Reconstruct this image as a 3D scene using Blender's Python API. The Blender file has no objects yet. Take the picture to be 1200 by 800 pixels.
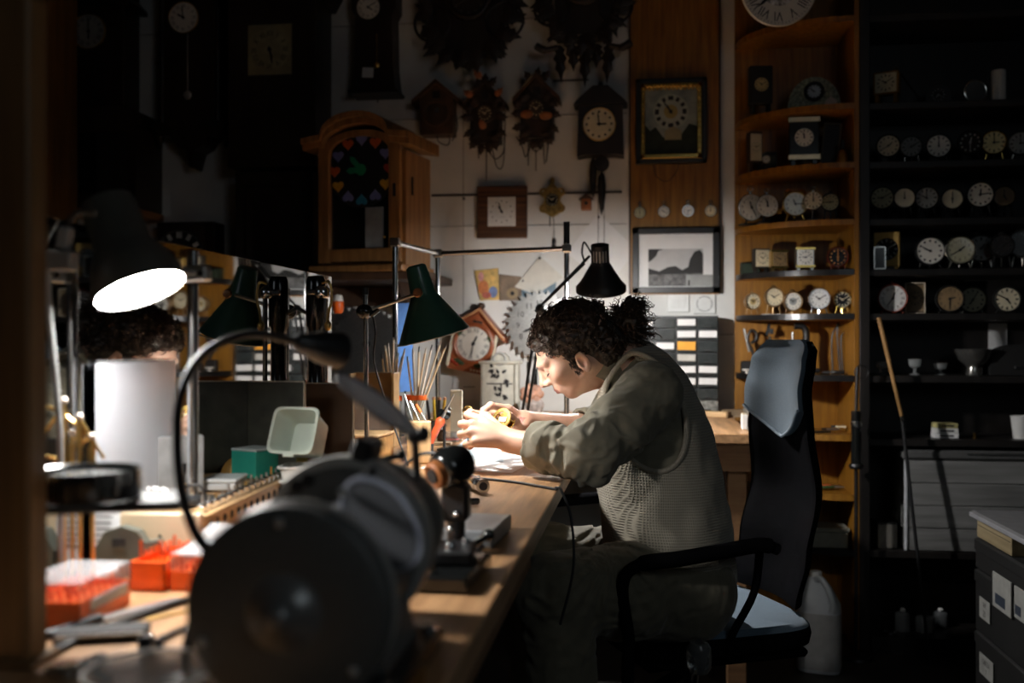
import bpy, math, random
import numpy as np
from mathutils import Vector, Matrix, Euler
random.seed(7)
PI = math.pi
sc = bpy.context.scene
COL = sc.collection
F = 1167.0
TH = math.atan(153.0 / F)
CT, ST = math.cos(TH), math.sin(TH)
H = 1.15
DESK = 0.86
WALLY = 4.15

def ray(px, py):
    u = (px - 600.0) / F; v = (400.0 - py) / F
    return Vector((u * CT - ST, u * ST + CT, v))
def PY(px, py, Y):
    d = ray(px, py); t = Y / d.y
    return Vector((d.x * t, Y, H + d.z * t))
def PX(px, py, X):
    d = ray(px, py); t = X / d.x
    return Vector((X, d.y * t, H + d.z * t))
def PZ(px, py, Z):
    d = ray(px, py); t = (Z - H) / d.z
    return Vector((d.x * t, d.y * t, Z))
def PT(px, py, t):
    d = ray(px, py)
    return Vector((d.x * t, d.y * t, H + d.z * t))
def mpp(px, Y):            # metres per pixel at that column and distance
    return Y / ray(px, 400).y / F

# ------------------------------------------------------------------ materials
MATS = {}
def _nodes(name):
    m = bpy.data.materials.new(name); m.use_nodes = True
    nt = m.node_tree
    return m, nt, nt.nodes['Principled BSDF']
def M(name, c, r=0.5, m=0.0, var=0.12, scale=30.0, bump=0.0, bscale=None, coat=0.0, stretch=None, emit=None, estr=0.0, alpha=None, trans=0.0, spec=None, ior=None, sheen=0.0, detail=4.0, c2=None):
    if name in MATS: return MATS[name]
    mt, nt, b = _nodes(name)
    N, L = nt.nodes, nt.links
    tc = N.new('ShaderNodeTexCoord'); mp = N.new('ShaderNodeMapping')
    L.new(tc.outputs['Object'], mp.inputs['Vector'])
    if stretch: mp.inputs['Scale'].default_value = stretch
    ns = N.new('ShaderNodeTexNoise'); ns.inputs['Scale'].default_value = scale; ns.inputs['Detail'].default_value = detail
    L.new(mp.outputs['Vector'], ns.inputs['Vector'])
    cr = N.new('ShaderNodeValToRGB')
    lo = [max(0, x * (1 - var)) for x in c]; hi = [min(1, x * (1 + var)) for x in (c2 or c)]
    cr.color_ramp.elements[0].position = 0.3; cr.color_ramp.elements[1].position = 0.7
    cr.color_ramp.elements[0].color = (*lo, 1); cr.color_ramp.elements[1].color = (*hi, 1)
    L.new(ns.outputs['Fac'], cr.inputs['Fac']); L.new(cr.outputs['Color'], b.inputs['Base Color'])
    b.inputs['Roughness'].default_value = r; b.inputs['Metallic'].default_value = m
    b.inputs['Coat Weight'].default_value = coat; b.inputs['Coat Roughness'].default_value = 0.06
    b.inputs['Transmission Weight'].default_value = trans
    if spec is not None: b.inputs['Specular IOR Level'].default_value = spec
    if ior: b.inputs['IOR'].default_value = ior
    if sheen: b.inputs['Sheen Weight'].default_value = sheen
    if alpha is not None: b.inputs['Alpha'].default_value = alpha
    if emit: 
        b.inputs['Emission Color'].default_value = (*emit, 1); b.inputs['Emission Strength'].default_value = estr
    if bump:
        n2 = N.new('ShaderNodeTexNoise'); n2.inputs['Scale'].default_value = bscale or scale; n2.inputs['Detail'].default_value = 6
        L.new(mp.outputs['Vector'], n2.inputs['Vector'])
        bp = N.new('ShaderNodeBump'); bp.inputs['Strength'].default_value = bump; bp.inputs['Distance'].default_value = 0.004
        L.new(n2.outputs['Fac'], bp.inputs['Height']); L.new(bp.outputs['Normal'], b.inputs['Normal'])
    MATS[name] = mt
    return mt
def WOOD(name, c1, c2, r=0.45, axis='x', scale=9.0, coat=0.0):
    s = {'x': (0.12, 1.6, 1.6), 'y': (1.6, 0.12, 1.6), 'z': (1.6, 1.6, 0.12)}[axis]
    return M(name, c1, r=r, var=0.15, scale=scale * 3, stretch=s, c2=c2, bump=0.12, coat=coat, detail=8)

def CLEAR(name, c, fac=.2, r=.08, haze=0):
    """thin clear plastic or glass: light passes, surface reflects"""
    if name in MATS: return MATS[name]
    m = M(name, c, r=r, var=.04, coat=.4); nt = m.node_tree; N, L = nt.nodes, nt.links
    tr = N.new('ShaderNodeBsdfTransparent'); tr.inputs['Color'].default_value = (*[.6 + .4 * x for x in c], 1)
    mx = N.new('ShaderNodeMixShader'); lw = N.new('ShaderNodeLayerWeight'); lw.inputs['Blend'].default_value = .25
    mr = N.new('ShaderNodeMapRange'); mr.inputs['To Min'].default_value = fac; mr.inputs['To Max'].default_value = min(1, fac + .28); L.new(lw.outputs['Facing'], mr.inputs['Value'])
    L.new(mr.outputs['Result'], mx.inputs['Fac'])
    if haze:
        tl = N.new('ShaderNodeBsdfTranslucent'); tl.inputs['Color'].default_value = (*c, 1); m2 = N.new('ShaderNodeMixShader'); m2.inputs['Fac'].default_value = haze
        L.new(tr.outputs[0], m2.inputs[1]); L.new(tl.outputs[0], m2.inputs[2]); tr = m2
    L.new(tr.outputs[0], mx.inputs[1]); L.new(N['Principled BSDF'].outputs[0], mx.inputs[2])
    L.new(mx.outputs[0], N['Material Output'].inputs['Surface'])
    return m
MBLACK = M('black_paint', (0.012, 0.012, 0.013), r=0.42)
MBLACKM = M('black_matte', (0.010, 0.010, 0.010), r=0.75)
MBLACKG = M('black_gloss', (0.008, 0.009, 0.009), r=0.15, coat=0.5)
MCHROME = M('chrome', (0.72, 0.73, 0.74), r=0.16, m=1.0, var=0.06)
MSTEEL = M('brushed_steel', (0.46, 0.46, 0.45), r=0.34, m=1.0, var=0.2, scale=60, stretch=(1, 1, 6))
MIRON = M('dark_iron', (0.05, 0.05, 0.052), r=0.4, m=0.8)
MBRASS = M('brass', (0.72, 0.47, 0.16), r=0.28, m=1.0, var=0.2)
MGOLD = M('gilt', (0.85, 0.58, 0.17), r=0.22, m=1.0, var=0.2)
MDKW = M('ebonised_wood', (0.016, 0.011, 0.008), r=0.45, var=0.35, scale=20, stretch=(1, 1, 0.15))
MDKW2 = M('dark_walnut', (0.045, 0.022, 0.011), r=0.5, var=0.4, scale=25, stretch=(1, 1, 0.15), bump=0.2)
MOAK = WOOD('oak', (0.24, 0.11, 0.035), (0.34, 0.17, 0.06), axis='z', r=0.4)
MORANGEW = WOOD('cherry_veneer', (0.22, 0.088, 0.006), (0.32, 0.140, 0.014), axis='z', r=0.45, scale=14)
MBENCH = WOOD('bench_maple', (0.36, 0.19, 0.085), (0.52, 0.30, 0.15), axis='y', r=0.38, scale=12)
MPINE = WOOD('pine', (0.52, 0.32, 0.14), (0.66, 0.45, 0.24), axis='z', r=0.55)
MPINEX = WOOD('pine_long', (0.52, 0.32, 0.14), (0.66, 0.45, 0.24), axis='x', r=0.55)
MWHITE = M('white_plastic', (0.78, 0.78, 0.76), r=0.4, var=0.05)
MPAPER = M('paper', (0.80, 0.80, 0.80), r=0.75, var=0.05, scale=12)
MDIAL = M('enamel_dial', (0.80, 0.77, 0.70), r=0.3, var=0.06, scale=14, coat=0.6)
MDIALC = M('cream_dial', (0.72, 0.63, 0.44), r=0.35, var=0.12, scale=18, coat=0.5)
MDIALG = M('gilt_dial', (0.60, 0.45, 0.20), r=0.35, m=0.4, var=0.2, scale=18, coat=0.5)
MDIALD = M('grey_dial', (0.34, 0.35, 0.34), r=0.35, var=0.2, scale=18, coat=0.6)
MDIALO = M('olive_dial', (0.40, 0.38, 0.24), r=0.35, var=0.2, scale=18, coat=0.6)
MDIALB = M('brown_dial', (0.26, 0.17, 0.08), r=0.35, var=0.2, scale=18, coat=0.6)
MDIALK = M('black_dial', (0.015, 0.015, 0.016), r=0.25, var=0.2, coat=0.7)
MINK = M('numeral_ink', (0.010, 0.009, 0.009), r=0.5)
MRED = M('red_ink', (0.5, 0.05, 0.02), r=0.5)
MORANGE = M('orange_plastic', (0.82, 0.13, 0.012), r=0.35, var=0.1)
MRUBBER = M('cable_rubber', (0.012, 0.012, 0.013), r=0.55)

# ------------------------------------------------------------------ mesh builder
GLY = {}
def glyph(txt):
    if txt in GLY: return GLY[txt]
    cu = bpy.data.curves.new('glyph', 'FONT'); cu.body = txt; cu.align_x = 'CENTER'; cu.resolution_u = 3
    ob = bpy.data.objects.new('glyph', cu)
    me = ob.to_mesh()
    v = [(x.co.x, x.co.y) for x in me.vertices]; f = [tuple(p.vertices) for p in me.polygons]
    ob.to_mesh_clear(); bpy.data.objects.remove(ob); bpy.data.curves.remove(cu)
    ys = [p[1] for p in v]; xs = [p[0] for p in v]
    h = max(ys) - min(ys); cx = (max(xs) + min(xs)) / 2; cy = (max(ys) + min(ys)) / 2
    v = [((x - cx) / h, (y - cy) / h) for x, y in v]
    GLY[txt] = (v, f)
    return GLY[txt]

def perp(a):
    a = Vector(a).normalized()
    b = Vector((0, 0, 1)) if abs(a.z) < 0.9 else Vector((1, 0, 0))
    u = a.cross(b).normalized()
    return u, a.cross(u).normalized()

class MB:
    def __init__(s, mat=None):
        s.v = []; s.f = []; s.mi = []; s.sm = []; s.mats = []; s.cur = 0; s.T = None
        if mat: s.mat(mat)
    def mat(s, m):
        if m not in s.mats: s.mats.append(m)
        s.cur = s.mats.index(m); return s
    def add(s, vs, fs, smooth=False):
        b = len(s.v)
        if s.T is not None: vs = [s.T @ Vector(p) for p in vs]
        s.v.extend([tuple(p) for p in vs])
        for f in fs:
            s.f.append(tuple(b + i for i in f)); s.mi.append(s.cur); s.sm.append(smooth)
        return s
    def box(s, c, d, b=0.0, R=None):
        c = Vector(c); hx, hy, hz = d[0] / 2, d[1] / 2, d[2] / 2
        R = R or Matrix.Identity(3)
        if b <= 0:
            vs = [c + R @ Vector((x * hx, y * hy, z * hz)) for x in (-1, 1) for y in (-1, 1) for z in (-1, 1)]
            return s.add(vs, [(0, 1, 3, 2), (4, 6, 7, 5), (0, 4, 5, 1), (2, 3, 7, 6), (0, 2, 6, 4), (1, 5, 7, 3)])
        b = min(b, hx * .9, hy * .9, hz * .9)
        vs = []; idx = {}
        for x in (-1, 1):
            for y in (-1, 1):
                for z in (-1, 1):
                    for k in range(3):
                        q = [x * (hx - b), y * (hy - b), z * (hz - b)]
                        q[k] += (x, y, z)[k] * b
                        idx[(x, y, z, k)] = len(vs); vs.append(c + R @ Vector(q))
        fs = []
        for k in range(3):
            i, j = (k + 1) % 3, (k + 2) % 3
            for sg in (-1, 1):
                q = []
                for a, e in ((-1, -1), (1, -1), (1, 1), (-1, 1)):
                    t = [0, 0, 0]; t[k] = sg; t[i] = a; t[j] = e; q.append(idx[(*t, k)])
                fs.append(tuple(q) if sg > 0 else tuple(reversed(q)))
            for a in (-1, 1):
                for e in (-1, 1):
                    q = []
                    for sg, kk in ((-1, i), (1, i), (1, j), (-1, j)):
                        t = [0, 0, 0]; t[k] = sg; t[i] = a; t[j] = e; q.append(idx[(*t, kk)])
                    fs.append(tuple(q) if a * e < 0 else tuple(reversed(q)))
        for x in (-1, 1):
            for y in (-1, 1):
                for z in (-1, 1):
                    q = [idx[(x, y, z, k)] for k in range(3)]
                    fs.append(tuple(q) if x * y * z > 0 else tuple(reversed(q)))
        return s.add(vs, fs)
    def lathe(s, prof, c=(0, 0, 0), axis=(0, 0, 1), seg=28, smooth=True, caps=True, flat=None):
        c = Vector(c); a = Vector(axis).normalized(); u, w = perp(a)
        vs = []; fs = []
        for r, h in prof:
            for k in range(seg):
                t = 2 * PI * k / seg
                vs.append(c + a * h + (u * math.cos(t) + w * math.sin(t)) * r)
        n = len(prof)
        for i in range(n - 1):
            for k in range(seg):
                k2 = (k + 1) % seg
                fs.append((i * seg + k, i * seg + k2, (i + 1) * seg + k2, (i + 1) * seg + k))
        s.add(vs, fs, smooth)
        if caps:
            cf = []
            if prof[0][0] > 1e-6: cf.append(tuple(reversed(range(seg))))
            if prof[-1][0] > 1e-6: cf.append(tuple((n - 1) * seg + k for k in range(seg)))
            b = len(s.v) - len(vs)
            for f in cf:
                s.f.append(tuple(b + i for i in f)); s.mi.append(s.cur); s.sm.append(False)
        return s
    def cyl(s, p0, p1, r0, r1=None, seg=20, smooth=True, caps=True):
        p0 = Vector(p0); p1 = Vector(p1); d = p1 - p0
        return s.lathe([(r0, 0), (r0 if r1 is None else r1, d.length)], p0, d, seg, smooth, caps)
    def disc(s, c, r, axis=(0, -1, 0), th=0.001, seg=32):
        return s.cyl(Vector(c), Vector(c) + Vector(axis).normalized() * th, r, seg=seg)
    def ell(s, c, rad, seg=20, rings=12, R=None):
        c = Vector(c); R = R or Matrix.Identity(3)
        if isinstance(rad, (int, float)): rad = (rad,) * 3
        vs = [c + R @ Vector((0, 0, -rad[2]))]; fs = []
        for i in range(1, rings):
            p = -PI / 2 + PI * i / rings
            for k in range(seg):
                t = 2 * PI * k / seg
                vs.append(c + R @ Vector((rad[0] * math.cos(p) * math.cos(t), rad[1] * math.cos(p) * math.sin(t), rad[2] * math.sin(p))))
        vs.append(c + R @ Vector((0, 0, rad[2]))); top = len(vs) - 1
        for k in range(seg):
            k2 = (k + 1) % seg
            fs.append((0, 1 + k2, 1 + k)); fs.append((top, top - seg + k, top - seg + k2))
            for i in range(rings - 2):
                fs.append((1 + i * seg + k, 1 + i * seg + k2, 1 + (i + 1) * seg + k2, 1 + (i + 1) * seg + k))
        return s.add(vs, fs, True)
    def tube(s, pts, r, seg=8, closed=False, caps=True):
        pts = [Vector(p) for p in pts]; n = len(pts)
        rr = r if isinstance(r, (list, tuple)) else [r] * n
        vs = []; fs = []; u = None
        for i, p in enumerate(pts):
            if closed: d = pts[(i + 1) % n] - pts[i - 1]
            else: d = pts[min(i + 1, n - 1)] - pts[max(i - 1, 0)]
            if d.length < 1e-9: d = Vector((0, 0, 1))
            d.normalize()
            if u is None: u, w = perp(d)
            else:
                u = (u - d * u.dot(d))
                u = u.normalized() if u.length > 1e-6 else perp(d)[0]
                w = d.cross(u)
            for k in range(seg):
                t = 2 * PI * k / seg
                vs.append(p + (u * math.cos(t) + w * math.sin(t)) * rr[i])
        m = n if closed else n - 1
        for i in range(m):
            j = (i + 1) % n
            for k in range(seg):
                k2 = (k + 1) % seg
                fs.append((i * seg + k, i * seg + k2, j * seg + k2, j * seg + k))
        s.add(vs, fs, True)
        if caps and not closed:
            b = len(s.v) - len(vs)
            for f in (tuple(reversed(range(seg))), tuple((n - 1) * seg + k for k in range(seg))):
                s.f.append(tuple(b + i for i in f)); s.mi.append(s.cur); s.sm.append(False)
        return s
    def torus(s, c, R, r, axis=(0, -1, 0), seg=36, rs=8, arc=(0, 2 * PI)):
        c = Vector(c); u, w = perp(axis)
        full = abs(arc[1] - arc[0] - 2 * PI) < 1e-6
        n = seg if full else seg + 1
        pts = [c + (u * math.cos(arc[0] + (arc[1] - arc[0]) * k / seg) + w * math.sin(arc[0] + (arc[1] - arc[0]) * k / seg)) * R for k in range(n)]
        return s.tube(pts, r, rs, closed=full)
    def prism(s, poly, y0, y1, f=None, smooth=False):
        """2-D outline (x,z) extruded along y; f maps (x,y,z) to a point."""
        a = sum(poly[i][0] * poly[(i + 1) % len(poly)][1] - poly[(i + 1) % len(poly)][0] * poly[i][1] for i in range(len(poly)))
        if a < 0: poly = list(reversed(poly))
        n = len(poly); f = f or (lambda x, y, z: (x, y, z))
        if y0 > y1: y0, y1 = y1, y0
        vs = [f(x, y0, z) for x, z in poly] + [f(x, y1, z) for x, z in poly]
        fs = [(i, (i + 1) % n, n + (i + 1) % n, n + i) for i in range(n)]
        s.add(vs, fs, smooth)
        b = len(s.v) - 2 * n
        s.f.append(tuple(b + i for i in reversed(range(n)))); s.f.append(tuple(b + n + i for i in range(n)))
        # outline counter-clockwise seen from -y: front face must look to -y
        s.f[-2] = tuple(b + i for i in range(n)); s.f[-1] = tuple(b + n + i for i in reversed(range(n)))
        for k in range(len(s.f) - n - 2, len(s.f) - 2): s.f[k] = tuple(reversed(s.f[k]))
        s.mi += [s.cur] * 2; s.sm += [False] * 2
        return s
    def text(s, txt, c, h, x=(1, 0, 0), up=(0, 0, 1), lift=0.0, rot=0.0, sx=1.0):
        v, f = glyph(txt); c = Vector(c); x = Vector(x).normalized(); up = Vector(up).normalized()
        nrm = x.cross(up)
        cr, sr = math.cos(rot), math.sin(rot)
        vs = [c + x * ((a * sx) * cr - b * sr) * h + up * ((a * sx) * sr + b * cr) * h + nrm * lift for a, b in v]
        return s.add(vs, f)
    def quad(s, a, b, c, d, smooth=False): return s.add([a, b, c, d], [(0, 1, 2, 3)], smooth)
    def grid(s, fn, nu, nv, smooth=True, closed_u=False):
        vs = [fn(i / (nu if closed_u else nu - 1), j / (nv - 1)) for i in range(nu) for j in range(nv)]
        fs = []
        for i in range(nu if closed_u else nu - 1):
            i2 = (i + 1) % nu
            for j in range(nv - 1): fs.append((i * nv + j, i2 * nv + j, i2 * nv + j + 1, i * nv + j + 1))
        return s.add(vs, fs, smooth)
    def build(s, name, parent=None, loc=None, rot=None):
        me = bpy.data.meshes.new(name)
        me.from_pydata(s.v, [], s.f)
        for m in s.mats: me.materials.append(m)
        me.polygons.foreach_set('material_index', s.mi)
        me.polygons.foreach_set('use_smooth', s.sm)
        me.validate(); me.update()
        if any(s.sm): me.set_sharp_from_angle(angle=.75)
        o = bpy.data.objects.new(name, me); COL.objects.link(o)
        if parent: o.parent = parent
        if loc is not None: o.location = loc
        if rot is not None: o.rotation_euler = rot
        return o

def recalc(o):
    import bmesh
    bm = bmesh.new(); bm.from_mesh(o.data); bmesh.ops.recalc_face_normals(bm, faces=bm.faces); bm.to_mesh(o.data); bm.free()
    return o
def thing(name, label, cat, loc=(0, 0, 0), rz=0.0, group=None, rot=None):
    o = bpy.data.objects.new(name, None); COL.objects.link(o); o.empty_display_size = 0.05
    o.location = loc; o.rotation_euler = rot or (0, 0, rz)
    o['label'] = label; o['category'] = cat
    if group: o['group'] = group
    return o
def tag(o, label, cat, group=None):
    o['label'] = label; o['category'] = cat
    if group: o['group'] = group
    return o
def struct(o):
    o['kind'] = 'structure'; return o
def copy_tree(o, parent=None):
    c = o.copy(); COL.objects.link(c)
    if parent: c.parent = parent
    for ch in list(o.children): copy_tree(ch, c)
    return c
def sub(o, lv=1, crease=None):
    md = o.modifiers.new('sub', 'SUBSURF'); md.levels = lv; md.render_levels = lv; return o
def spline(pts, n=8):
    """Catmull-Rom through pts."""
    P = [Vector(p) for p in pts]; out = []
    for i in range(len(P) - 1):
        p0 = P[max(i - 1, 0)]; p1 = P[i]; p2 = P[i + 1]; p3 = P[min(i + 2, len(P) - 1)]
        for k in range(n):
            t = k / n
            out.append(0.5 * ((2 * p1) + (p2 - p0) * t + (2 * p0 - 5 * p1 + 4 * p2 - p3) * t * t + (3 * p1 - p0 - 3 * p2 + p3) * t ** 3))
    out.append(P[-1]); return out

# ------------------------------------------------------------------ clock dial (faces -y in its own frame)
ROMAN = ['XII', 'I', 'II', 'III', 'IIII', 'V', 'VI', 'VII', 'VIII', 'IX', 'X', 'XI']
def hand_mb(c, r, ang, ln, w, mat, y, tail=0.15):
    mb = MB(mat)
    d = Vector((math.sin(ang), 0, math.cos(ang))); n = Vector((math.cos(ang), 0, -math.sin(ang)))
    c = Vector(c) + Vector((0, y, 0))
    pts = [c - d * r * tail + n * w * .5, c - d * r * tail - n * w * .5, c + d * r * ln * .75 - n * w * .7, c + d * r * ln, c + d * r * ln * .75 + n * w * .7]
    t = Vector((0, -0.0006, 0))
    vs = pts + [p + t for p in pts]; k = 5
    mb.add(vs, [tuple(range(5)), tuple(reversed(range(5, 10)))] + [(i, i + 5, (i + 1) % 5 + 5, (i + 1) % 5) for i in range(5)])
    mb.cyl(c, c + Vector((0, -0.0012, 0)), w * 1.3, seg=10)
    return mb
def dial(parent, c, r, face, num='tick', hands=(10, 10), ink=None, ring=None, hmat=None, seg=36, domed=False, thick=0.003, nscale=1.0):
    """parts: dial, hour_hand, minute_hand under parent."""
    ink = ink or MINK; c = Vector(c)
    mb = MB(face)
    mb.cyl(c, c + Vector((0, -thick, 0)), r, seg=seg)
    y = -thick - 0.0003
    if ring: mb.mat(ring); mb.torus(c + Vector((0, y, 0)), r * 0.99, r * 0.05, seg=seg, rs=6)
    mb.mat(ink)
    for k in range(12):
        a = 2 * PI * k / 12; d = Vector((math.sin(a), 0, math.cos(a)))
        if num == 'roman':
            mb.text(ROMAN[k], c + d * r * .76 + Vector((0, y, 0)), r * .24 * nscale, rot=-a, sx=.8)
        elif num == 'arabic':
            mb.text(str(k or 12), c + d * r * .76 + Vector((0, y, 0)), r * .23 * nscale)
        elif num == 'dot':
            mb.cyl(c + d * r * .78 + Vector((0, y + .0003, 0)), c + d * r * .78 + Vector((0, y - .0004, 0)), r * .085 * nscale, seg=10)
        elif num == 'tick':
            n = Vector((d.z, 0, -d.x)); w = r * (.05 if k % 3 else .075) * nscale
            o = Vector((0, y, 0)); p, q = c + d * r * .66 + o, c + d * r * .9 + o
            mb.quad(p - n * w, p + n * w, q + n * w, q - n * w)
    if num in ('arabic', 'roman', 'tick'):
        for k in range(60):
            a = 2 * PI * k / 60; d = Vector((math.sin(a), 0, math.cos(a))); n = Vector((d.z, 0, -d.x)); w = r * .008
            o = Vector((0, y, 0)); p, q = c + d * r * .92 + o, c + d * r * .96 + o
            mb.quad(p - n * w, p + n * w, q + n * w, q - n * w)
    mb.build('dial', parent)
    h, mi = hands
    hm = hmat or ink
    hand_mb(c, r, 2 * PI * (h + mi / 60) / 12, .52, r * .085, hm, y - .0012).build('hour_hand', parent)
    hand_mb(c, r, 2 * PI * mi / 60, .78, r * .06, hm, y - .0028).build('minute_hand', parent)

# ------------------------------------------------------------------ SDF modelling
def smin(a, b, k):
    h = np.clip(0.5 + 0.5 * (b - a) / k, 0, 1)
    return b + (a - b) * h - k * h * (1 - h)
def s_cap(p, a, b, ra, rb):
    a = np.asarray(a, np.float32); b = np.asarray(b, np.float32)
    ba = b - a; t = np.clip(((p - a) @ ba) / (ba @ ba), 0, 1)
    return np.linalg.norm(p - a - t[:, None] * ba, axis=1) - (ra + (rb - ra) * t)
def s_ell(p, c, r, R=None):
    q = p - np.asarray(c, np.float32)
    if R is not None: q = q @ R          # columns of R are the axes
    r = np.asarray(r, np.float32)
    k0 = np.linalg.norm(q / r, axis=1); k1 = np.linalg.norm(q / (r * r), axis=1) + 1e-9
    return k0 * (k0 - 1) / k1
def s_chain(p, pts, rad, k=0.01):
    d = None
    for i in range(len(pts) - 1):
        e = s_cap(p, pts[i], pts[i + 1], rad[i], rad[i + 1])
        d = e if d is None else smin(d, e, k)
    return d
def vnoise(p, scale, seed=0):
    """cheap smooth value noise in 3-D, range about -1..1"""
    q = p * scale; i = np.floor(q).astype(np.int64); f = (q - i).astype(np.float32); f = f * f * (3 - 2 * f)
    def hsh(x, y, z):
        n = (x * 73856093) ^ (y * 19349663) ^ (z * 83492791) ^ (seed * 2654435761)
        n = (n ^ (n >> 13)) * 1274126177 & 0x7fffffff
        return ((n ^ (n >> 16)) & 0xffff).astype(np.float32) / 32767.5 - 1
    r = 0
    for dx in (0, 1):
        for dy in (0, 1):
            for dz in (0, 1):
                w = (f[:, 0] if dx else 1 - f[:, 0]) * (f[:, 1] if dy else 1 - f[:, 1]) * (f[:, 2] if dz else 1 - f[:, 2])
                r = r + w * hsh(i[:, 0] + dx, i[:, 1] + dy, i[:, 2] + dz)
    return r
def sdf_mesh(fn, lo, hi, h):
    """surface nets over a block-sparse grid -> (verts, quads)"""
    lo = np.asarray(lo, np.float32); hi = np.asarray(hi, np.float32)
    B = 8
    n = (np.ceil((hi - lo) / (h * B)).astype(int)) * B + 1
    D = np.full(n, 1.0, np.float32)
    nb = (n - 1) // B
    bi = np.stack(np.meshgrid(*[np.arange(k) for k in nb], indexing='ij'), -1).reshape(-1, 3)
    cen = lo + (bi * B + B / 2) * h
    d = np.concatenate([fn(cen[i:i + 200000].astype(np.float32)) for i in range(0, len(cen), 200000)])
    near = np.abs(d) < h * B * 1.25
    far_in = (~near) & (d < 0)
    for b in bi[far_in]:
        s = b * B; D[s[0]:s[0] + B + 1, s[1]:s[1] + B + 1, s[2]:s[2] + B + 1] = -1
    off = np.stack(np.meshgrid(*[np.arange(B + 1)] * 3, indexing='ij'), -1).reshape(-1, 3)
    nbk = bi[near]
    for i in range(0, len(nbk), 400):
        ch = nbk[i:i + 400]
        ix = (ch[:, None, :] * B + off[None]).reshape(-1, 3)
        v = fn((lo + ix * h).astype(np.float32))
        D[ix[:, 0], ix[:, 1], ix[:, 2]] = v
    D[0] = D[-1] = 1; D[:, 0] = D[:, -1] = 1; D[:, :, 0] = D[:, :, -1] = 1
    S = D < 0
    c = S[:-1, :-1, :-1].astype(np.int8)
    cs = sum(S[dx:n[0] - 1 + dx, dy:n[1] - 1 + dy, dz:n[2] - 1 + dz].astype(np.int8) for dx in (0, 1) for dy in (0, 1) for dz in (0, 1))
    act = (cs > 0) & (cs < 8)
    cells = np.argwhere(act)
    idx = np.full(act.shape, -1, np.int64); idx[tuple(cells.T)] = np.arange(len(cells))
    acc = np.zeros((len(cells), 3), np.float32); cnt = np.zeros(len(cells), np.float32)
    cor = [(a, b, e) for a in (0, 1) for b in (0, 1) for e in (0, 1)]
    val = {k: D[cells[:, 0] + k[0], cells[:, 1] + k[1], cells[:, 2] + k[2]] for k in cor}
    for a in cor:
        for ax in range(3):
            if a[ax]: continue
            b = list(a); b[ax] = 1; b = tuple(b)
            va, vb = val[a], val[b]; m = (va < 0) != (vb < 0)
            t = np.where(m, va / np.where(m, va - vb, 1), 0)
            q = np.tile(np.asarray(a, np.float32), (len(cells), 1)); q[:, ax] += t
            acc += np.where(m[:, None], q, 0); cnt += m
    V = lo + (cells + acc / cnt[:, None]) * h
    Q = []
    for ax in range(3):
        u, w = (ax + 1) % 3, (ax + 2) % 3
        sl0 = [slice(None)] * 3; sl1 = [slice(None)] * 3; sl0[ax] = slice(0, -1); sl1[ax] = slice(1, None)
        a, b = S[tuple(sl0)], S[tuple(sl1)]
        e = np.argwhere(a != b)
        ok = (e[:, u] > 0) & (e[:, w] > 0); e = e[ok]
        inside = a[tuple(e.T)]
        def at(du, dw):
            q = e.copy(); q[:, u] -= du; q[:, w] -= dw
            return idx[tuple(q.T)]
        q = np.stack([at(1, 1), at(0, 1), at(0, 0), at(1, 0)], 1)
        q[~inside] = q[~inside][:, ::-1]
        Q.append(q)
    Q = np.concatenate(Q); Q = Q[(Q >= 0).all(1)]
    return V, Q
def np_mesh(name, V, Q, mats, parent=None, mi=None):
    me = bpy.data.meshes.new(name)
    me.vertices.add(len(V)); me.vertices.foreach_set('co', np.ascontiguousarray(V, np.float32).ravel())
    me.loops.add(Q.size); me.loops.foreach_set('vertex_index', np.ascontiguousarray(Q, np.int32).ravel())
    me.polygons.add(len(Q)); me.polygons.foreach_set('loop_start', np.arange(0, Q.size, 4, dtype=np.int32))
    for m in mats: me.materials.append(m)
    if mi is not None: me.polygons.foreach_set('material_index', np.ascontiguousarray(mi, np.int32))
    me.polygons.foreach_set('use_smooth', np.ones(len(Q), bool))
    me.update(calc_edges=True); me.validate()
    o = bpy.data.objects.new(name, me); COL.objects.link(o)
    if parent: o.parent = parent
    return o

# ------------------------------------------------------------------ camera
cam = bpy.data.cameras.new('camera'); cam.sensor_width = 36.0; cam.lens = F * 36.0 / 1200.0
camo = bpy.data.objects.new('camera', cam); COL.objects.link(camo)
camo.location = (0, 0, H); camo.rotation_euler = (PI / 2, 0, TH)
cam.clip_start = 0.05; cam.clip_end = 30
cam.dof.use_dof = True; cam.dof.focus_distance = 2.25; cam.dof.aperture_fstop = 2.8
sc.camera = camo
# ================================================================== ROOM
MWALL = M('plaster_panel', (0.74, 0.735, 0.71), r=0.75, var=0.10, scale=5, bump=0.06, bscale=90)
MFLOOR = M('dark_floor', (0.035, 0.030, 0.026), r=0.6, var=0.3, scale=8)
MCEIL = M('ceiling_paint', (0.12, 0.11, 0.10), r=0.9)
mb = MB(MFLOOR); mb.box((0, 1.9, -0.05), (6.2, 5.0, 0.1)); struct(mb.build('floor'))
mb = MB(MCEIL); mb.box((0, 1.9, 2.85), (6.2, 5.0, 0.1)); struct(mb.build('ceiling'))
mb = MB(MWALL); mb.box((0, WALLY + 0.06, 1.4), (6.2, 0.12, 2.8)); struct(mb.build('wall_back'))
mb = MB(MCEIL); mb.box((-3.05, 1.9, 1.4), (0.1, 5.0, 2.8)); struct(mb.build('wall_left'))
mb = MB(MCEIL); mb.box((3.05, 1.9, 1.4), (0.1, 5.0, 2.8)); struct(mb.build('wall_right'))
mb = MB(MCEIL); mb.box((0, -0.62, 1.4), (6.2, 0.1, 2.8)); struct(mb.build('wall_front'))
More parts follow.
